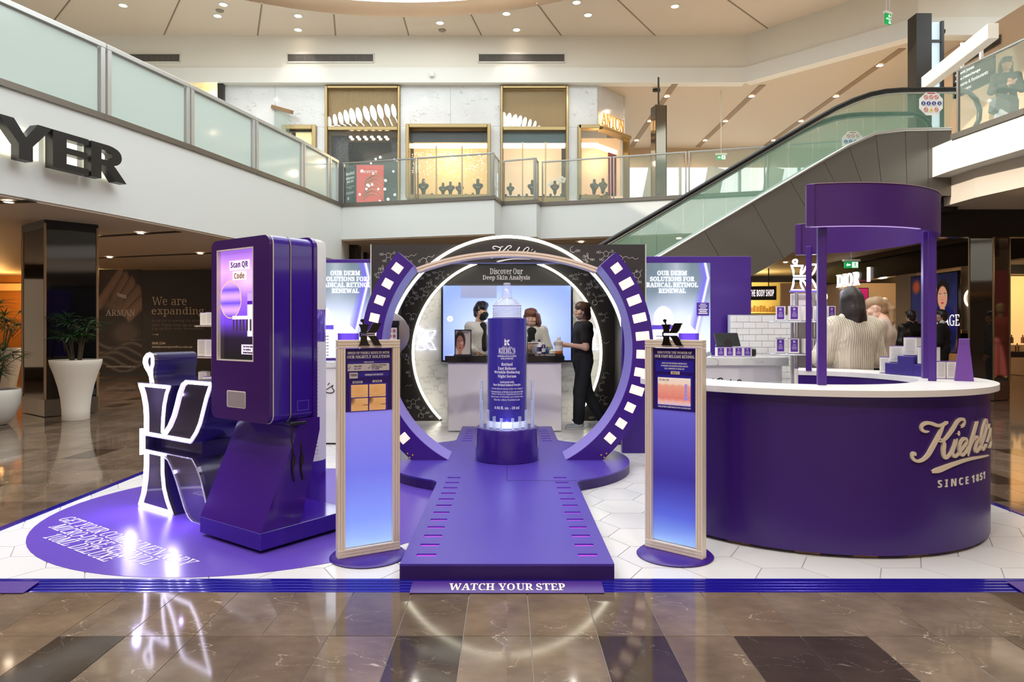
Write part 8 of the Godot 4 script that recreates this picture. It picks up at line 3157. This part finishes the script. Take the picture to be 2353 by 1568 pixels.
func palm(t: Node3D, y: float, seed_: int, stems: int, hgt: float, reach: float) -> void:
	var rng := RandomNumberGenerator.new()
	rng.seed = seed_
	var st := MB.new()
	var lv := [MB.new(), MB.new(), MB.new()]
	for i in stems:
		var a := TAU * i / stems + rng.randf_range(-.4, .4)
		var top := Vector3(cos(a) * reach * .28, y + hgt * rng.randf_range(.45, 1.0), sin(a) * reach * .28)
		var foot := Vector3(cos(a) * .06, y - .02, sin(a) * .06)
		st.tube([foot, foot.lerp(top, .5) + Vector3(0, .02, 0), top], [.016, .012, .010], 6)
		for k in 6:
			var b := rng.randf() * TAU
			var stalk := top + Vector3(cos(b), rng.randf_range(.1, .9), sin(b)).normalized() * reach * rng.randf_range(.22, .42)
			st.tube([top + Vector3(0, -.05 * k * hgt, 0), stalk], .004, 4)
			var out := (stalk - top).normalized()
			for f in 8:
				var g := (f - 3.5) * .30
				var side := out.cross(Vector3.UP).normalized()
				var d := (out * cos(g) + side * sin(g) + Vector3(0, .15, 0)).normalized()
				leaf(lv[(k + f) % 3 if f % 3 else 1], stalk, d, reach * rng.randf_range(.38, .56), .013, rng.randf_range(.5, 1.1))
	part("stems", st, mat(86, 78, 52, .7), t)
	for k in 3:
		var mm: StandardMaterial3D = mat([44, 30, 62][k], [72, 56, 92][k], [44, 38, 48][k], .4).duplicate()
		mm.backlight_enabled = true
		mm.backlight = Color(.12, .2, .08)
		part("fronds", lv[k], mm, t, "stuff")

func pots() -> void:
	var t := thing("potted_palm", "fan palm in a tall flared white planter in front of the black column", "potted plant", Vector3(-6.45, -.01, -10.42))
	var m := MB.new()
	m.lathe([Vector2(0, 0), Vector2(.175, 0), Vector2(.182, .01), Vector2(.185, .15), Vector2(.20, .32), Vector2(.235, .50), Vector2(.285, .68), Vector2(.335, .82), Vector2(.348, .885), Vector2(.345, .90), Vector2(.325, .90), Vector2(.31, .86), Vector2(.0, .86)], 40)
	part("planter", m, mat(232, 226, 216, .5), t)
	m = MB.new()
	m.disc(Vector3(0, .865, 0), .31, Vector3.UP)
	part("soil", m, mat(58, 44, 34, .9), t)
	palm(t, .87, 14, 7, .62, .52)
	t = thing("potted_palm", "palm in a low round white bowl planter at the far left", "potted plant", Vector3(-7.28, -.01, -9.85))
	m = MB.new()
	m.lathe([Vector2(0, 0), Vector2(.16, 0), Vector2(.19, .015), Vector2(.27, .12), Vector2(.33, .28), Vector2(.345, .42), Vector2(.34, .50), Vector2(.335, .505), Vector2(.32, .50), Vector2(.32, .46), Vector2(0, .46)], 40)
	part("planter", m, mat(226, 222, 214, .5), t)
	m = MB.new()
	m.disc(Vector3(0, .465, 0), .318, Vector3.UP)
	part("soil", m, mat(58, 44, 34, .9), t)
	palm(t, .47, 31, 5, .5, .55)
	t = thing("potted_palm", "dark palm in a tall pale planter behind the bowl planter at the far left edge", "potted plant", px(6, 900, 13.2) * Vector3(1, 0, 1) + Vector3(0, -.01, 0))
	m = MB.new()
	m.lathe([Vector2(0, 0), Vector2(.2, 0), Vector2(.22, .3), Vector2(.34, .98), Vector2(.33, 1.0), Vector2(.31, .97), Vector2(0, .96)], 32)
	part("planter", m, mat(206, 198, 188, .5), t)
	palm(t, .97, 53, 6, .7, .7)
